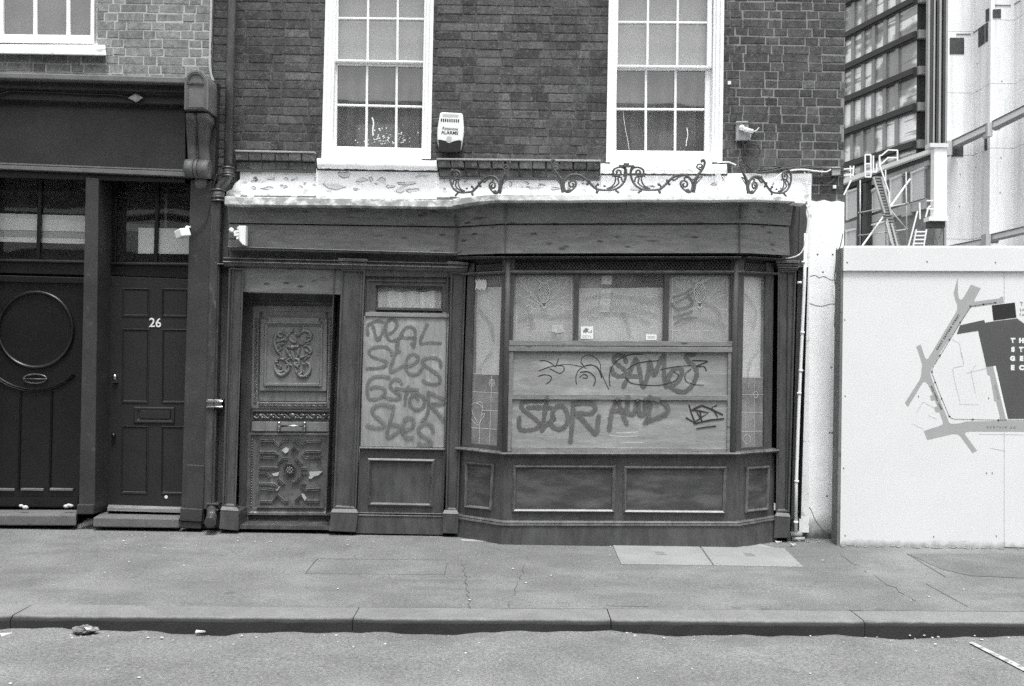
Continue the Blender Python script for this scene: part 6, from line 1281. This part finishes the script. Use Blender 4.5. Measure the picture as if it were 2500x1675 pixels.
grey = [h6(1150, 690), h6(1150, 620), h6(1110, 520), h6(1085, 400), h6(1120, 270), h6(1160, 135), h6(1163, 400), h6(1180, 500), h6(1215, 530), h6(1250, 500), h6(1295, 430), h6(1395, 255), h6(1568, 320), h6(1450, 545), h6(1470, 560), h6(1900, 500), h6(1925, 475), h6(1968, 470), h6(1978, 585), h6(1390, 665), h7(690, 20), h7(640, 130), h7(570, 230), h7(550, 300), h7(562, 360), h7(640, 570), h7(830, 1040), h7(870, 1055), h7(960, 1050), h7(1090, 1020), h7(1540, 1012), h7(1570, 990), h7(1572, 930), h7(1520, 730), h7(1490, 715), h7(1485, 660), h7(1430, 350), h7(1390, 325), h7(1372, 215), h7(1475, 203), h7(1670, 1010), h7(1930, 1014), h7(3300, 1014), h7(3300, 1172), h7(1130, 1168), h7(1080, 1175), h7(1058, 1205), h7(1240, 1452), h7(1172, 1482), h7(985, 1228), h7(950, 1208), h7(880, 1205), h7(505, 1292), h7(455, 1158), h7(690, 1085), h7(735, 1060), h7(735, 1025), h7(680, 880), h7(630, 885), h7(608, 812), h7(655, 795), h7(615, 705), h7(565, 714), h7(546, 642), h7(590, 625), h7(515, 470), h7(480, 435), h7(440, 445), h7(220, 806), h7(177, 745), h7(395, 405), h7(413, 350), h7(430, 180), h7(375, 0), h6(415, 1365), h6(495, 1325), h7(470, 70), h7(495, 103), h7(515, 95), h6(640, 1560), h6(1130, 745)]
m = MB(); m.poly(PH, grey, .0008); m.build('map_streets', M['map_grey'], t)
m = MB(); m.poly(PH, [(2336, 816), (2344, 794), (2403, 781), (2405, 788), (2429, 784), (2483, 777.5), (2510, 797), (2700, 800), (2700, 1022.5), (2461, 1022.5), (2431, 893), (2408, 896), (2388, 807.6)], .0012); m.build('map_site', M['map_dark'], t)
m = MB(); m.poly(PH, [h6(1765, 625), h6(2178, 575), h6(2206, 845), h6(1795, 898)], .0012); m.build('map_marker', M['ink'], t)
m = MB(); m.poly(PH, [h7(1475, 204), h7(1512, 199), h7(1690, 978), h7(1662, 985)], .0016); m.build('map_edge', M['print_white'], t)
m = MB(); route = [h7(3000, 1002), h7(1930, 1000), h7(1540, 998), h7(1160, 990), h7(910, 985), h7(860, 970), h7(825, 930), h7(715, 670), h7(620, 430), h7(570, 290), h7(590, 220), h7(720, 10), h6(1210, 930), h6(1395, 640), h6(1840, 575)]
acc = 0; seglen = 2.6; gap = 2.0
for a, b in zip(route, route[1:]):
    L = math.hypot(b[0] - a[0], b[1] - a[1]); s0 = 0
    while s0 < L:
        p = s0 / L; q = min(1, (s0 + seglen) / L); m.ribbon(PH, [(a[0] + (b[0] - a[0]) * p, a[1] + (b[1] - a[1]) * p), (a[0] + (b[0] - a[0]) * q, a[1] + (b[1] - a[1]) * q)], 1.1, .0024, 0, sm=False); s0 += seglen + gap
for (x, y), (dx, dy) in ((h7(1170, 990), (-1, 0)), (h7(1545, 998), (-1, 0)), (h7(830, 940), (-.6, -.8)), (h7(715, 680), (-.4, -.9)), (h7(622, 440), (-.4, -.9)), (h7(575, 280), (0, -1)), (h7(695, 45), (.55, -.83)), (h6(845, 1515), (.5, -.85)), (h6(1015, 1235), (.5, -.85)), (h6(1207, 925), (.5, -.85)), (h6(1390, 640), (.95, -.2)), (h6(1625, 605), (1, -.12)), (h6(1835, 577), (1, -.12))):
    m.poly(PH, [(x + dx * 3, y + dy * 3), (x - dx * 2.5 - dy * 2.6, y - dy * 2.5 + dx * 2.6), (x - dx * 2.5 + dy * 2.6, y - dy * 2.5 - dx * 2.6)], .003)
m.build('map_route', M['ink'], t)
u, v = h6(1000, 1100); text_mesh('lettering', 'GREAT EASTERN STREET', .0235, PH, *h6(985, 1105), M['ink'], t, .002, ang=math.atan2(725, 450), space=1.42, bold=.0005)
text_mesh('lettering', 'HOLYWELL LANE', .0235, PH, *h7(640, 672), M['ink'], t, .002, ang=math.atan2(-420, 190), space=1.22, bold=.0005)
text_mesh('lettering', 'CURTAIN RO', .024, PH, *h7(1378, 1103), M['ink_grey'], t, .002, ang=0, align='LEFT', space=1.95, bold=.0006)
text_mesh('lettering', 'HEWETT STREET', .015, PH, *h7(1530, 590), M['ink_grey'], t, .002, ang=math.atan2(-320, 85), space=1.2)
for row, (y, s_) in enumerate(((1257, 'TH'), (1417, 'ST'), (None, 'GE'), (None, 'EC'))):
    for i, ch in enumerate(s_):
        if y: p = h6(2145 + 150 * i, y)
        else: p = h7((1762, 1893)[i], (95, 230)[row - 2])
        text_mesh('lettering', ch, .052, PH, *p, M['print_white'], t, .002, bold=.0045, sx=1.05)
for s_, p, z_ in (('TH', h6(2265, 605), .05), ('SA', h6(2265, 708), .034), ('FA', h6(2260, 798), .034)): text_mesh('lettering', s_, z_, PH, *p, M['ink_grey'], t, .002, align='LEFT', space=1.2)
m = MB()
for pts in ([h7(1010, 0), h7(1045, 170), h7(1035, 200), h7(900, 225), (h7(880, 250)), h7(910, 420), h7(990, 740)], [h7(1080, 310), h7(1370, 235)], [h7(970, 765), h7(1260, 770)], [h7(1230, 180), h7(1150, 280), h7(1215, 600)], [h7(440, 730), h7(610, 820)], [h7(440, 740), h7(350, 890)], [h7(280, 1050), h7(440, 1130)], [h7(530, 930), h7(650, 990)], [h7(1250, 1205), h7(1930, 1215)], [h7(1430, 1410), h7(1650, 1455)], [h6(1060, 1240), h6(1190, 1300), h6(1230, 1560)]): m.ribbon(PH, pts, .7, .0016, sm=False)
pieces(m, 'map_outline', M['sheet_grey'], t)
m = MB()
for pts in ([(2043, 605), (2040, 650), (2037, 680), (2042, 720), (2038, 770), (2037, 800)], [(2044, 610), (2047, 660), (2043, 700), (2046, 760), (2051, 800)], [(2058, 570), (2054, 590), (2050, 605), (2044, 612)]): m.tube([flat(-.05 if pts[0][0] < 2050 else -.1).pt(q.x, q.y) for q in smooth(pts, 5)], .004, 5)
tag(m.build('loose_cable', M['cable']), 'thin loose cable hanging beside the raw timber post of the hoarding', 'cable')

# ================================================================== LITTER
def crumple(name, u, v, r_, label, road, m_, flatk=.5, seed=1):
    p = gpt(u, v, road); rr = random.Random(seed); m = MB(); n = 14; rows = []
    for i in range(7):
        th = math.pi * (i + .5) / 7; rows.append([p + Vector((math.sin(th) * math.cos(6.283 * k / n) * r_ * rr.uniform(.55, 1.2) * 1.5, math.sin(th) * math.sin(6.283 * k / n) * r_ * rr.uniform(.55, 1.2), (math.cos(th) * rr.uniform(.6, 1.2) + 1) * r_ * flatk)) for k in range(n)])
    ids = [m.add(r0) for r0 in rows]
    for a, b in zip(ids, ids[1:]):
        for k in range(n): m.idx((a[k], a[(k + 1) % n], b[(k + 1) % n], b[k]))
    m.idx(ids[0]); m.idx(ids[-1]); o = m.build(name, m_); tag(o, label, 'litter'); return o
crumple('crushed_wrapper', 206, 1549, .05, 'crumpled shiny wrapper lying in the gutter at the left', True, mat('foil_wrapper', .13, .3, .9, 25, bump=.5, spec=.8), .55, 5)
def flatbit(u, v, w_, d_, h_, rot, label, road=False, m_=None, name='scrap_of_card'):
    p = gpt(u, v, road); m = MB(); ca, sa = math.cos(rot), math.sin(rot); c = [(-w_, -d_), (w_, -d_ * .8), (w_ * .9, d_), (-w_ * .95, d_ * .9)]
    fr = [p + Vector((x * ca - y * sa, x * sa + y * ca, h_ * (1 + .8 * (i % 2)))) for i, (x, y) in enumerate(c)]; m.prism(fr, [q - Vector((0, 0, h_)) for q in fr]); o = m.build(name, m_ or M['paper']); tag(o, label, 'litter')
flatbit(1179, 1311, .035, .03, .02, .4, 'white folded card scrap at the foot of the bay left corner')
flatbit(1785, 1540, .035, .022, .022, .1, 'white carton lying against the kerb right of centre', True)
flatbit(1545, 1547, .05, .012, .01, .35, 'pale strip of card in the gutter under a bulging kerb stone', True)
flatbit(348, 1537, .022, .016, .018, .2, 'small white lump of paper by the kerb right of the wrapper', True)
flatbit(490, 1545, .03, .012, .008, .1, 'flat pale scrap in the gutter between the paper lump and kerb joint', True)
flatbit(14, 1553, .03, .02, .01, .9, 'pale scrap on the road at the far left edge', True)
flatbit(1900, 1325, .025, .018, .008, .2, 'white scrap on the pavement just above the right cellar plate')
flatbit(1936, 1334, .022, .018, .016, .6, 'white lump on the pavement beside the drain bracket')
flatbit(1848, 1316, .02, .016, .012, .6, 'white scrap at the foot of the right pilaster')
flatbit(783, 1290, .012, .05, .03, -.5, 'pale wedge of wood at the foot of the carved door', m_=M['chip'], name='wood_wedge')
for u, v, lab in ((52, 1238, 'white crumpled paper under the round-panelled door, left one'), (168, 1236, 'white crumpled paper under the round-panelled door, right one')):
    p = flat(-.05).pt(u, v); m = MB(); rr = random.Random(u)
    for k in range(3): m.ball(p + Vector((rr.uniform(-.04, .04), 0, rr.uniform(-.004, .012))), rr.uniform(.014, .022), 6, sc=(1.3, .8, .8))
    tag(m.build('paper_scrap', M['paper']), lab, 'litter')
t = thing('drain_bracket', 'broken pale pipe end and dark bracket at the foot of the conduit', 'pipe bracket', gpt(1936, 1320))
m = MB(); p = gpt(1932, 1318); m.tube([p + Vector((-.05, -.03, .05)), p + Vector((.08, -.02, .055))], .026, 10); m.tube([p + Vector((-.01, -.06, .016)), p + Vector((.1, -.05, .018))], .016, 8); m.build('pipe_end', M['grey_plastic'], t)
m = MB(); m.box(p.x - .055, p.x - .02, p.y - .06, p.y + .02, p.z, p.z + .07); m.build('bracket', M['pocket'], t)
m = MB(); rr = random.Random(12)
for i in range(300):
    if i < 110: u, v, rd = rr.uniform(0, 2500), 1290 + rr.random() ** 2 * 200, False
    elif i < 190: u, v, rd = rr.uniform(0, 2500), 1552 + rr.random() ** 2 * 30, True
    elif i < 220: u, v, rd = rr.uniform(0, 2500), rr.uniform(1560, 1675), True
    else: u, v, rd = rr.choice([rr.gauss(590, 40), rr.gauss(2120, 60), rr.gauss(1900, 40), rr.gauss(380, 60)]), rr.uniform(1298, 1345), False
    p = gpt(u, v, rd)
    if not rd and p.y > (-.5 if 1120 < u < 1900 else -.26): continue
    s = rr.choice([.003, .004, .005, .007]) ; m.ball(p + Vector((0, 0, s * .5)), s, 5 if s < .007 else 6, sc=(rr.uniform(.8, 1.8), rr.uniform(.8, 1.6), .6))
tag(m.build('grit', M['paper']), 'pale grit and cigarette ends strewn over pavement and road', 'grit', kind='stuff')
m = MB(); rr = random.Random(21)
for i in range(260):
    u = rr.uniform(1130, 2500) if i % 3 else rr.uniform(540, 640); v = 1332 if u < 1900 else 1328
    if u > 2055: p = PH.pt(u, 1334 + (u - 2060) * .012, .012 + rr.uniform(0, .05))
    elif u > 1890: p = flat(-.06).pt(u, 1318, 0); p.y -= rr.uniform(0, .16)
    else: continue
    p.z = gz(p.x, p.y); s = rr.uniform(.004, .013); m.ball(p + Vector((0, 0, s * .3)), s, 6, sc=(1.6, 1, .6))
tag(m.build('dirt_line', M['soil']), 'dirt and rubble gathered along the foot of the hoarding and rendered wall', 'dirt', kind='stuff')

# ================================================================== BUILDING SITE AND OFFICES BEHIND
def vdir(uvp): r_ = ray(uvp, 880); return Vector((r_.x, r_.y, 0)).normalized()
def at(u, d): r_ = ray(u, 880); k = d / r_.dot(F); return CAM + r_ * k
# glass office block
t = thing('office_block', 'dark framed glass office block far behind the hoarding, nearest the brick wall', 'office building', (46, 95, 0))
A = at(2232, 99); Bf = at(1990, 99 * 1.17); A.z = Bf.z = 0; dx = (Bf - A); n_ = Vector((-dx.y, dx.x, 0)).normalized()
if n_.dot(CAM - A) < 0: n_ = -n_
PO = Plane(A, n_)
def zA(v): return zat(A.x, A.y, v)
bands = [zA(v) for v in (354, 263, 175, 87, 0)]; st_ = bands[1] - bands[0]; bands = [bands[0] - 3 * st_, bands[0] - 2 * st_, bands[0] - st_] + bands + [bands[-1] + st_ * k for k in range(1, 4)]
ztop = bands[-1]; L = dx.length; e = dx.normalized(); bk = -n_
m = MB(); P = lambda s, z, o=0: A + e * s + n_ * o + Vector((0, 0, z))
m.face([P(0, 0), P(L * 3, 0), P(L * 3, ztop), P(0, ztop)]); m.build('glazing', M['office_glass'], t)
m = MB(); m.face([A + Vector((.0, 0, ztop)), P(L * 3, ztop), P(L * 3, ztop, -30), A - n_ * 30 + Vector((0, 0, ztop))]); m.face([P(L * 3, 0), P(L * 3, ztop), P(L * 3, ztop, -30), P(L * 3, 0, -30)]); m.build('roof', M['frame_dark'], t)
for z in bands:
    m = MB(); h = st_ * .235
    for z0, z1, o in ((z - h * .5, z - h * .3, .35), (z - h * .3, z + h * .28, .55), (z + h * .28, z + h * .5, .3)): m.prism([P(-.05, z1, o), P(L * 3, z1, o), P(L * 3, z0, o), P(-.05, z0, o)], [P(-.05, z1, .0), P(L * 3, z1, .0), P(L * 3, z0, .0), P(-.05, z0, .0)])
    m.build('spandrel', M['frame_dark'], t)
us = [2187, 2157, 2129, 2103, 2078, 2054, 2032]
ss = []
for u in us:
    r_ = ray(u, 880); k = (A - CAM).dot(n_) / r_.dot(n_); q = CAM + r_ * k; ss.append((q - A).dot(e))
while ss[-1] < L * 3 - 4: ss.append(ss[-1] + (ss[4] - ss[0]) / 4)
for s in ss:
    m = MB(); w_ = .26
    m.prism([P(s - w_, ztop, .22), P(s + w_, ztop, .22), P(s + w_, 0, .22), P(s - w_, 0, .22)], [P(s - w_, ztop, 0), P(s + w_, ztop, 0), P(s + w_, 0, 0), P(s - w_, 0, 0)]); m.build('mullion', M['frame_mid'], t)
fx = (at(2262, 99) - A).length
m = MB(); m.prism([A + Vector((0, 0, ztop)), A + Vector((fx * 4, 0, ztop)), A + Vector((fx * 4, 0, 0)), A], [A + Vector((0, 4, ztop)), A + Vector((fx * 4, 4, ztop)), A + Vector((fx * 4, 4, 0)), A + Vector((0, 4, 0))]); m.build('end_wall', M['frame_dark'], t)
m = MB()
for z in bands: m.prism([A + Vector((0, -.5, z + st_ * .12)), A + Vector((fx, -.5, z + st_ * .12)), A + Vector((fx, -.5, z - st_ * .1)), A + Vector((0, -.5, z - st_ * .1))], [A + Vector((0, 0, z + st_ * .12)), A + Vector((fx, 0, z + st_ * .12)), A + Vector((fx, 0, z - st_ * .1)), A + Vector((0, 0, z - st_ * .1))])
pieces(m, 'end_band', M['frame_mid'], t)
for u0, u1, mm in ((2259, 2264, 'frame_mid'), (2265, 2271, 'frame_dark'), (2273, 2277, 'frame_mid'), (2281, 2287, 'frame_dark'), (2287, 2292, 'frame_mid'), (2297, 2303, 'frame_dark'), (2303, 2310, 'frame_mid')):
    a, b = at(u0, 97), at(u1, 97); m = MB(); m.box(a.x, b.x, a.y, a.y + .5, 0, ztop); m.build('fin', M[mm], t)
m = MB(); a, b = at(2264, 98.3), at(2312, 98.3); m.box(a.x, b.x, a.y, a.y + .3, 0, ztop); m.build('pale_lining', M['concrete_hi'], t)
# concrete core with a stepped plan
t = thing('concrete_core', 'pale concrete building core under construction with white steel beams, far right', 'building', (17.5, 29, 0))
def pv(u, d): p = at(u, d); return Vector((p.x, p.y, 0))
p0 = pv(2308, 40); p1 = pv(2372, 40); d2 = 40 * (2372 - 1250) / (2413 - 1250); p2 = pv(2413, d2); p3 = pv(2472, d2); d4 = d2 * (2472 - 1250) / (2518 - 1250); p4 = pv(2518, d4); p5 = pv(2580, d4); d6 = d4 * (2580 - 1250) / (2640 - 1250); p6 = pv(2640, d6)
pl_ = [p0, p1, p2, p3, p4, p5, p6, pv(2700, 62), pv(2318, 62)]
m = MB(); ZT = 26
zl = [zat(p1.x, p1.y, v) for v in (585, 380, 228, 78)]; lv = [-.2] + zl + [ZT]
for a, b in zip(lv, lv[1:]): m.prism([p + Vector((0, 0, b)) for p in pl_], [p + Vector((0, 0, a + .015)) for p in pl_], 0)
m.build('core_wall', M['concrete'], t)
def facet(pa, pb):
    d = pb - pa; return Plane(pa, (d.y, -d.x, 0))
F1, F2, F3, F4 = facet(p0, p1), facet(p1, p2), facet(p2, p3), facet(p3, p4)
m = MB()
for pl, q in ((F1, [(2319, 92), (2354, 92), (2354, 132), (2319, 132)]), (F1, [(2321, 356), (2352, 342), (2352, 382), (2323, 382)]), (F2, [(2388, 70), (2403, 60), (2403, 106), (2388, 116)]), (F2, [(2405, 58), (2411, 55), (2411, 100), (2405, 104)]), (F3, [(2424, 23), (2444, 22), (2444, 44), (2424, 44)]), (F2, [(2403, 333), (2409, 331), (2409, 366), (2403, 368)]), (F3, [(2420, 311), (2442, 305), (2442, 315), (2420, 315)]), (F3, [(2413, 590), (2438, 586), (2438, 592), (2413, 594)]), (F2, [(2382, 596), (2400, 592), (2400, 602), (2382, 602)]), (F2, [(2406, 24), (2414, 20), (2414, 50), (2406, 54)])): m.quad(pl, q, .02, -.05)
pieces(m, 'recess_patch', M['pocket'], t)  # dark plates standing in for the shaded recesses in the concrete
m = MB()
for pl, a, b, c, d in ((F1, (2335, 82), (2370, 82), (2370, 84), (2335, 84)), (F2, (2371, 82), (2387, 72), (2387, 74), (2371, 84)), (F3, (2430, 11), (2468, 12), (2468, 14), (2430, 13)), (F4, (2470, 12), (2490, 1), (2490, 3), (2470, 14))): m.quad(pl, [a, b, c, d], .03, -.02)
pieces(m, 'pour_joint', M['ink_grey'], t)
for pl, u, v in ((F2, 2386, 156), (F2, 2385, 224), (F1, 2345, 425), (F1, 2343, 504), (F3, 2444, 385), (F3, 2442, 470), (F2, 2382, 408), (F3, 2446, 198)): m = MB(); m.tube([pl.pt(u, v, -.02), pl.pt(u, v, .02)], .022, 8); m.build('tie_hole', M['ink_grey'], t)
for (ua, va, da), (ub, vb, db), hh in (((2320, 352, 39.6), (2403, 313, 37.4), 15), ((2418, 306, 37.3), (2560, 236, 34.6), 16), ((2412, 581, 37.6), (2560, 546, 35.0), 13), ((2300, 610, 39.7), (2400, 590, 37.8), 12)):
    a, b = at(ua, da), at(ub, db); za, zb = zat(a.x, a.y, va), zat(b.x, b.y, vb); h = hh / FPX * da; m = MB()
    a = Vector((a.x, a.y, za)); b = Vector((b.x, b.y, zb)); up = Vector((0, 0, h)); bkv = Vector((.25, .25, 0))
    m.prism([a + up * .5, b + up * .5, b - up * .5, a - up * .5], [p + bkv for p in (a + up * .5, b + up * .5, b - up * .5, a - up * .5)]); m.prism([a + up * .58, b + up * .58, b + up * .44, a + up * .44], [p + bkv * 1.5 for p in (a + up * .58, b + up * .58, b + up * .44, a + up * .44)])
    m.prism([p - Vector((.04, .04, 0)) for p in (a + up * .62, b + up * .62, b + up * .52, a + up * .52)], [p + bkv for p in (a + up * .62, b + up * .62, b + up * .52, a + up * .52)], 1); m.prism([p - Vector((.04, .04, 0)) for p in (a - up * .5, b - up * .5, b - up * .62, a - up * .62)], [p + bkv for p in (a - up * .5, b - up * .5, b - up * .62, a - up * .62)], 1)
    m.build('steel_beam', [M['white_steel'], M['ink_grey']], t)
for u, d, v0, v1 in ((2410, 37.35, 300, 334), (2408, 37.5, 572, 612), (2312, 39.6, 345, 380)):
    p = at(u, d); w_ = 6 / FPX * d; m = MB(); m.box(p.x - w_, p.x + w_, p.y - .1, p.y + .3, zat(p.x, p.y, v1), zat(p.x, p.y, v0)); m.build('beam_bracket', M['sheet_grey'], t)
# brick warehouse
t = thing('brick_warehouse', 'weathered brick warehouse with blanked pale windows, behind the hoarding', 'warehouse', (11, 26, 0))
A = at(2278, 30); A.z = 0; e = vdir(839); L = 13.0; n_ = Vector((e.y, -e.x, 0))
if n_.dot(CAM - A) < 0: n_ = -n_
PE = Plane(A, n_); Q = lambda s, z, o=0: A + e * s + n_ * o + Vector((0, 0, z))
ztop = zat(A.x, A.y, 362)
m = MB(); m.prism([Q(0, ztop), Q(L, ztop), Q(L, -.2), Q(0, -.2)], [Q(0, ztop, -.3), Q(L, ztop, -.3), Q(L, -.2, -.3), Q(0, -.2, -.3)]); m.build('wall', M['far_brick'], t)
def ev(u, v, o=0): return PE.pt(u, v, o)
m = MB()
for q in ([(1990, 462), (2278, 361), (2278, 370), (1990, 473)],): m.quad(PE, q, .35, -.1)
m.build('parapet', M['white_steel'], t)
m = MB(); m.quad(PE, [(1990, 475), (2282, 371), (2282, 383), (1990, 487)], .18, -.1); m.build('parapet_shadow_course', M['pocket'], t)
m = MB(); m.quad(PE, [(2128, 432), (2268, 383), (2268, 402), (2128, 452)], .12, -.1); m.quad(PE, [(2060, 546), (2130, 526), (2262, 484), (2262, 508), (2120, 546), (2060, 564)], .10, -.1); pieces(m, 'stone_band', M['far_stone'], t)
for q in ([(2069, 471), (2092, 462), (2092, 528), (2069, 537)], [(2128, 470), (2150, 452), (2150, 512), (2128, 520)], [(2176, 440), (2201, 428), (2201, 497), (2176, 505)], [(2227, 424), (2256, 410), (2256, 484), (2227, 492)], [(2068, 566), (2090, 560), (2088, 640), (2066, 640)], [(2126, 552), (2168, 540), (2166, 640), (2124, 640)]):
    m = MB(); m.quad(PE, q, .06, -.1); wo = m.build('window', M['far_blank'], t)
    (a, b, c, d) = q; m = MB(); m.quad(PE, [(a[0] - 4, a[1] + 1), (a[0], a[1]), d, (d[0] - 4, d[1] + 1)], .1, -.1); m.quad(PE, [(a[0] - 5, a[1] - 4), (b[0], b[1] - 4), b, (a[0] - 5, a[1] + 1)], .13, -.1); m.build('frame', M['white_steel'] if q[0][0] < 2230 else M['ink_grey'], wo)
m = MB(); m.quad(PE, [(2092, 452), (2097, 450), (2096, 640), (2092, 640)], .3, .15); m.quad(PE, [(2107, 448), (2115, 446), (2115, 640), (2106, 640)], .3, .1); pieces(m, 'rainwater_pipe', M['pocket'], t)
m = MB(); m.quad(PE, [(2098, 452), (2106, 449), (2106, 640), (2097, 640)], .16, -.1); m.quad(PE, [(2200, 505), (2222, 499), (2222, 525), (2200, 530)], .14, -.1); pieces(m, 'pier', M['far_stone'], t)
# white clad cabin on legs
t = thing('site_cabin', 'tall white clad site cabin on splayed legs, against the warehouse corner', 'cabin', (12.6, 20.5, 3.5))
a, b = at(2277, 29.4), at(2308, 29.4); z1, z0 = zat(a.x, a.y, 360), zat(a.x, a.y, 530)
m = MB(); m.box(a.x, b.x, a.y, a.y + .25, z0, z1); m.build('cladding', M['white_steel'], t)
m = MB(); m.box(a.x - .15, b.x + .02, a.y - .05, a.y + .3, z1, z1 + .12); m.build('roof', M['far_blank'], t)
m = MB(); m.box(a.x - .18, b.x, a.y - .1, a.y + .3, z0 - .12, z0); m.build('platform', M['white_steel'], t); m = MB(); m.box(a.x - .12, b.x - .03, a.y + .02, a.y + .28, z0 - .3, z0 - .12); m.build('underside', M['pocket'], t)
zb = -.2; cxx = (a.x + b.x) / 2
m = MB(); m.bar((a.x + .04, a.y + .1, z0 - .3), (cxx, a.y + .1, z0 - .78), .05, .05); m.bar((b.x - .06, a.y + .1, z0 - .3), (cxx, a.y + .1, z0 - .78), .05, .05); m.bar((cxx, a.y + .1, z0 - .7), (cxx, a.y + .1, zb), .06, .06); m.build('leg', M['ink_grey'], t)
# stair tower, second stair, handrails, brace
def W(u, v, d): r_ = ray(u, v); return CAM + r_ * (d / r_.dot(F))
t = thing('access_stair', 'steep white metal site stair with handrails against the warehouse, left one', 'site stair', W(2185, 600, 27))
m = MB(); d = 27
for pa, pb in (((2132, 432), (2160, 520)), ((2152, 432), (2176, 525)), ((2165, 535), (2181, 604)), ((2176, 545), (2196, 620))): m.bar(W(*pa, d), W(*pb, d), .04, .05)
pieces(m, 'stringer', M['far_stone'], t)
m = MB()
for i in range(26):
    k = i / 25; u = 2137 + 48 * k; v = 432 + 178 * k; a_, b_ = W(u, v, d), W(u + 17, v + 1, d); m.prism([a_ + Vector((0, 0, .02)), b_ + Vector((0, 0, .02)), b_ - Vector((0, 0, .03)), a_ - Vector((0, 0, .03))], [p + Vector((0, .2, 0)) for p in (a_ + Vector((0, 0, .02)), b_ + Vector((0, 0, .02)), b_ - Vector((0, 0, .03)), a_ - Vector((0, 0, .03)))])
pieces(m, 'tread', M['ink_grey'], t)
m = MB()
for pts in ([(2147, 408), (2147, 380), (2153, 379), (2168, 366), (2191, 367), (2191, 392)], [(2148, 402), (2154, 398), (2168, 385), (2190, 385)], [(2147, 380), (2149, 408), (2170, 470), (2172, 510)], [(2164, 540), (2177, 594)]):
    for a_, b_ in zip(pts, pts[1:]): m.bar(W(*a_, d), W(*b_, d), .034, .034)
pieces(m, 'handrail', M['white_steel'], t)
m = MB()
for pts in ([(2112, 378), (2126, 378), (2126, 432), (2112, 432), (2112, 378)], [(2112, 400), (2126, 400)], [(2112, 420), (2140, 420), (2140, 400)], [(2132, 380), (2132, 420)], [(2060, 413), (2084, 411)], [(2060, 428), (2084, 427)], [(2076, 405), (2076, 434)], [(2084, 405), (2082, 430)]):
    for a_, b_ in zip(pts, pts[1:]): m.bar(W(*a_, 28), W(*b_, 28), .036, .036)
tag(m.build('guard_rail', M['white_steel']), 'white guard rails standing on the warehouse parapet', 'guard rail')
t = thing('site_ladder', 'short white stepped ladder beside the site cabin, right one', 'site ladder', W(2245, 600, 28))
m = MB()
for k in range(6):
    v = 567 + k * 9.5; a_, b_ = W(2237 - k * 1.6, v, 28), W(2260 - k * 1.6, v, 28); m.prism([a_ + Vector((0, 0, .035)), b_ + Vector((0, 0, .035)), b_, a_], [p + Vector((0, .15, 0)) for p in (a_ + Vector((0, 0, .035)), b_ + Vector((0, 0, .035)), b_, a_)])
pieces(m, 'tread', M['white_steel'], t)
m = MB(); m.bar(W(2262, 560, 28), W(2252, 620, 28), .03, .04); m.bar(W(2237, 560, 28), W(2226, 620, 28), .03, .04)
for pts in ([(2240, 515), (2225, 575), (2218, 600)], [(2245, 494), (2246, 535)], [(2260, 530), (2266, 508), (2272, 502)], [(2262, 490), (2278, 490)], [(2262, 510), (2278, 510)]):
    for a_, b_ in zip(pts, pts[1:]): m.bar(W(*a_, 28), W(*b_, 28), .035, .035)
pieces(m, 'handrail', M['white_steel'], t)
m = MB(); m.bar(W(2100, 608, 27), W(2222, 437, 28.6), .032, .032); m.bar(W(2060, 476, 27), W(2078, 440, 27), .035, .035)
tag(m.build('diagonal_brace', M['white_steel']), 'long pale diagonal brace leaning across the warehouse front', 'brace')

t = thing('scaffold_tubes', 'thin scaffold tubes and clamps standing before the warehouse windows', 'scaffolding', W(2140, 600, 27.5))
m = MB()
for (ua, va), (ub, vb) in (((2100, 440), (2100, 612)), ((2162, 415), (2163, 612)), ((2212, 420), (2214, 612)), ((2095, 520), (2218, 496)), ((2096, 575), (2216, 560)), ((2163, 500), (2214, 560))): m.tube([W(ua, va, 27.6), W(ub, vb, 27.6)], .018, 6)
pieces(m, 'tube', M['far_stone'], t)
m = MB()
for u, v in ((2100, 519), (2163, 507), (2213, 497), (2100, 574), (2163, 567), (2214, 560)): m.ball(W(u, v, 27.6), .04, 6)
pieces(m, 'clamp', M['ink_grey'], t)
# ================================================================== ACROSS THE STREET (seen only as reflections)
t = thing('street_block', 'dark brick street block across the road with pale shop fascia band', 'building', (0, -14.2, 0))
m = MB(); m.box(-60, 16, -22, -14.2, 0, 7.5); m.build('wall', M['opp_brick'], t)
m = MB()
for x0, x1 in ((-40, -16.5), (-15.5, -6.5), (-5.5, 5.5), (6.5, 15.5)): m.box(x0, x1, -14.2, -14.05, 3.9, 4.6); m.box(x0, x1, -14.2, -14.0, 4.75, 4.85)
m.build('fascia', M['white'], t)
m = MB()
for k in range(-10, 5): m.box(k * 3.2 - .5, k * 3.2 + .5, -14.2, -14.14, 5.3, 6.9)
pieces(m, 'window', M['office_glass'], t)
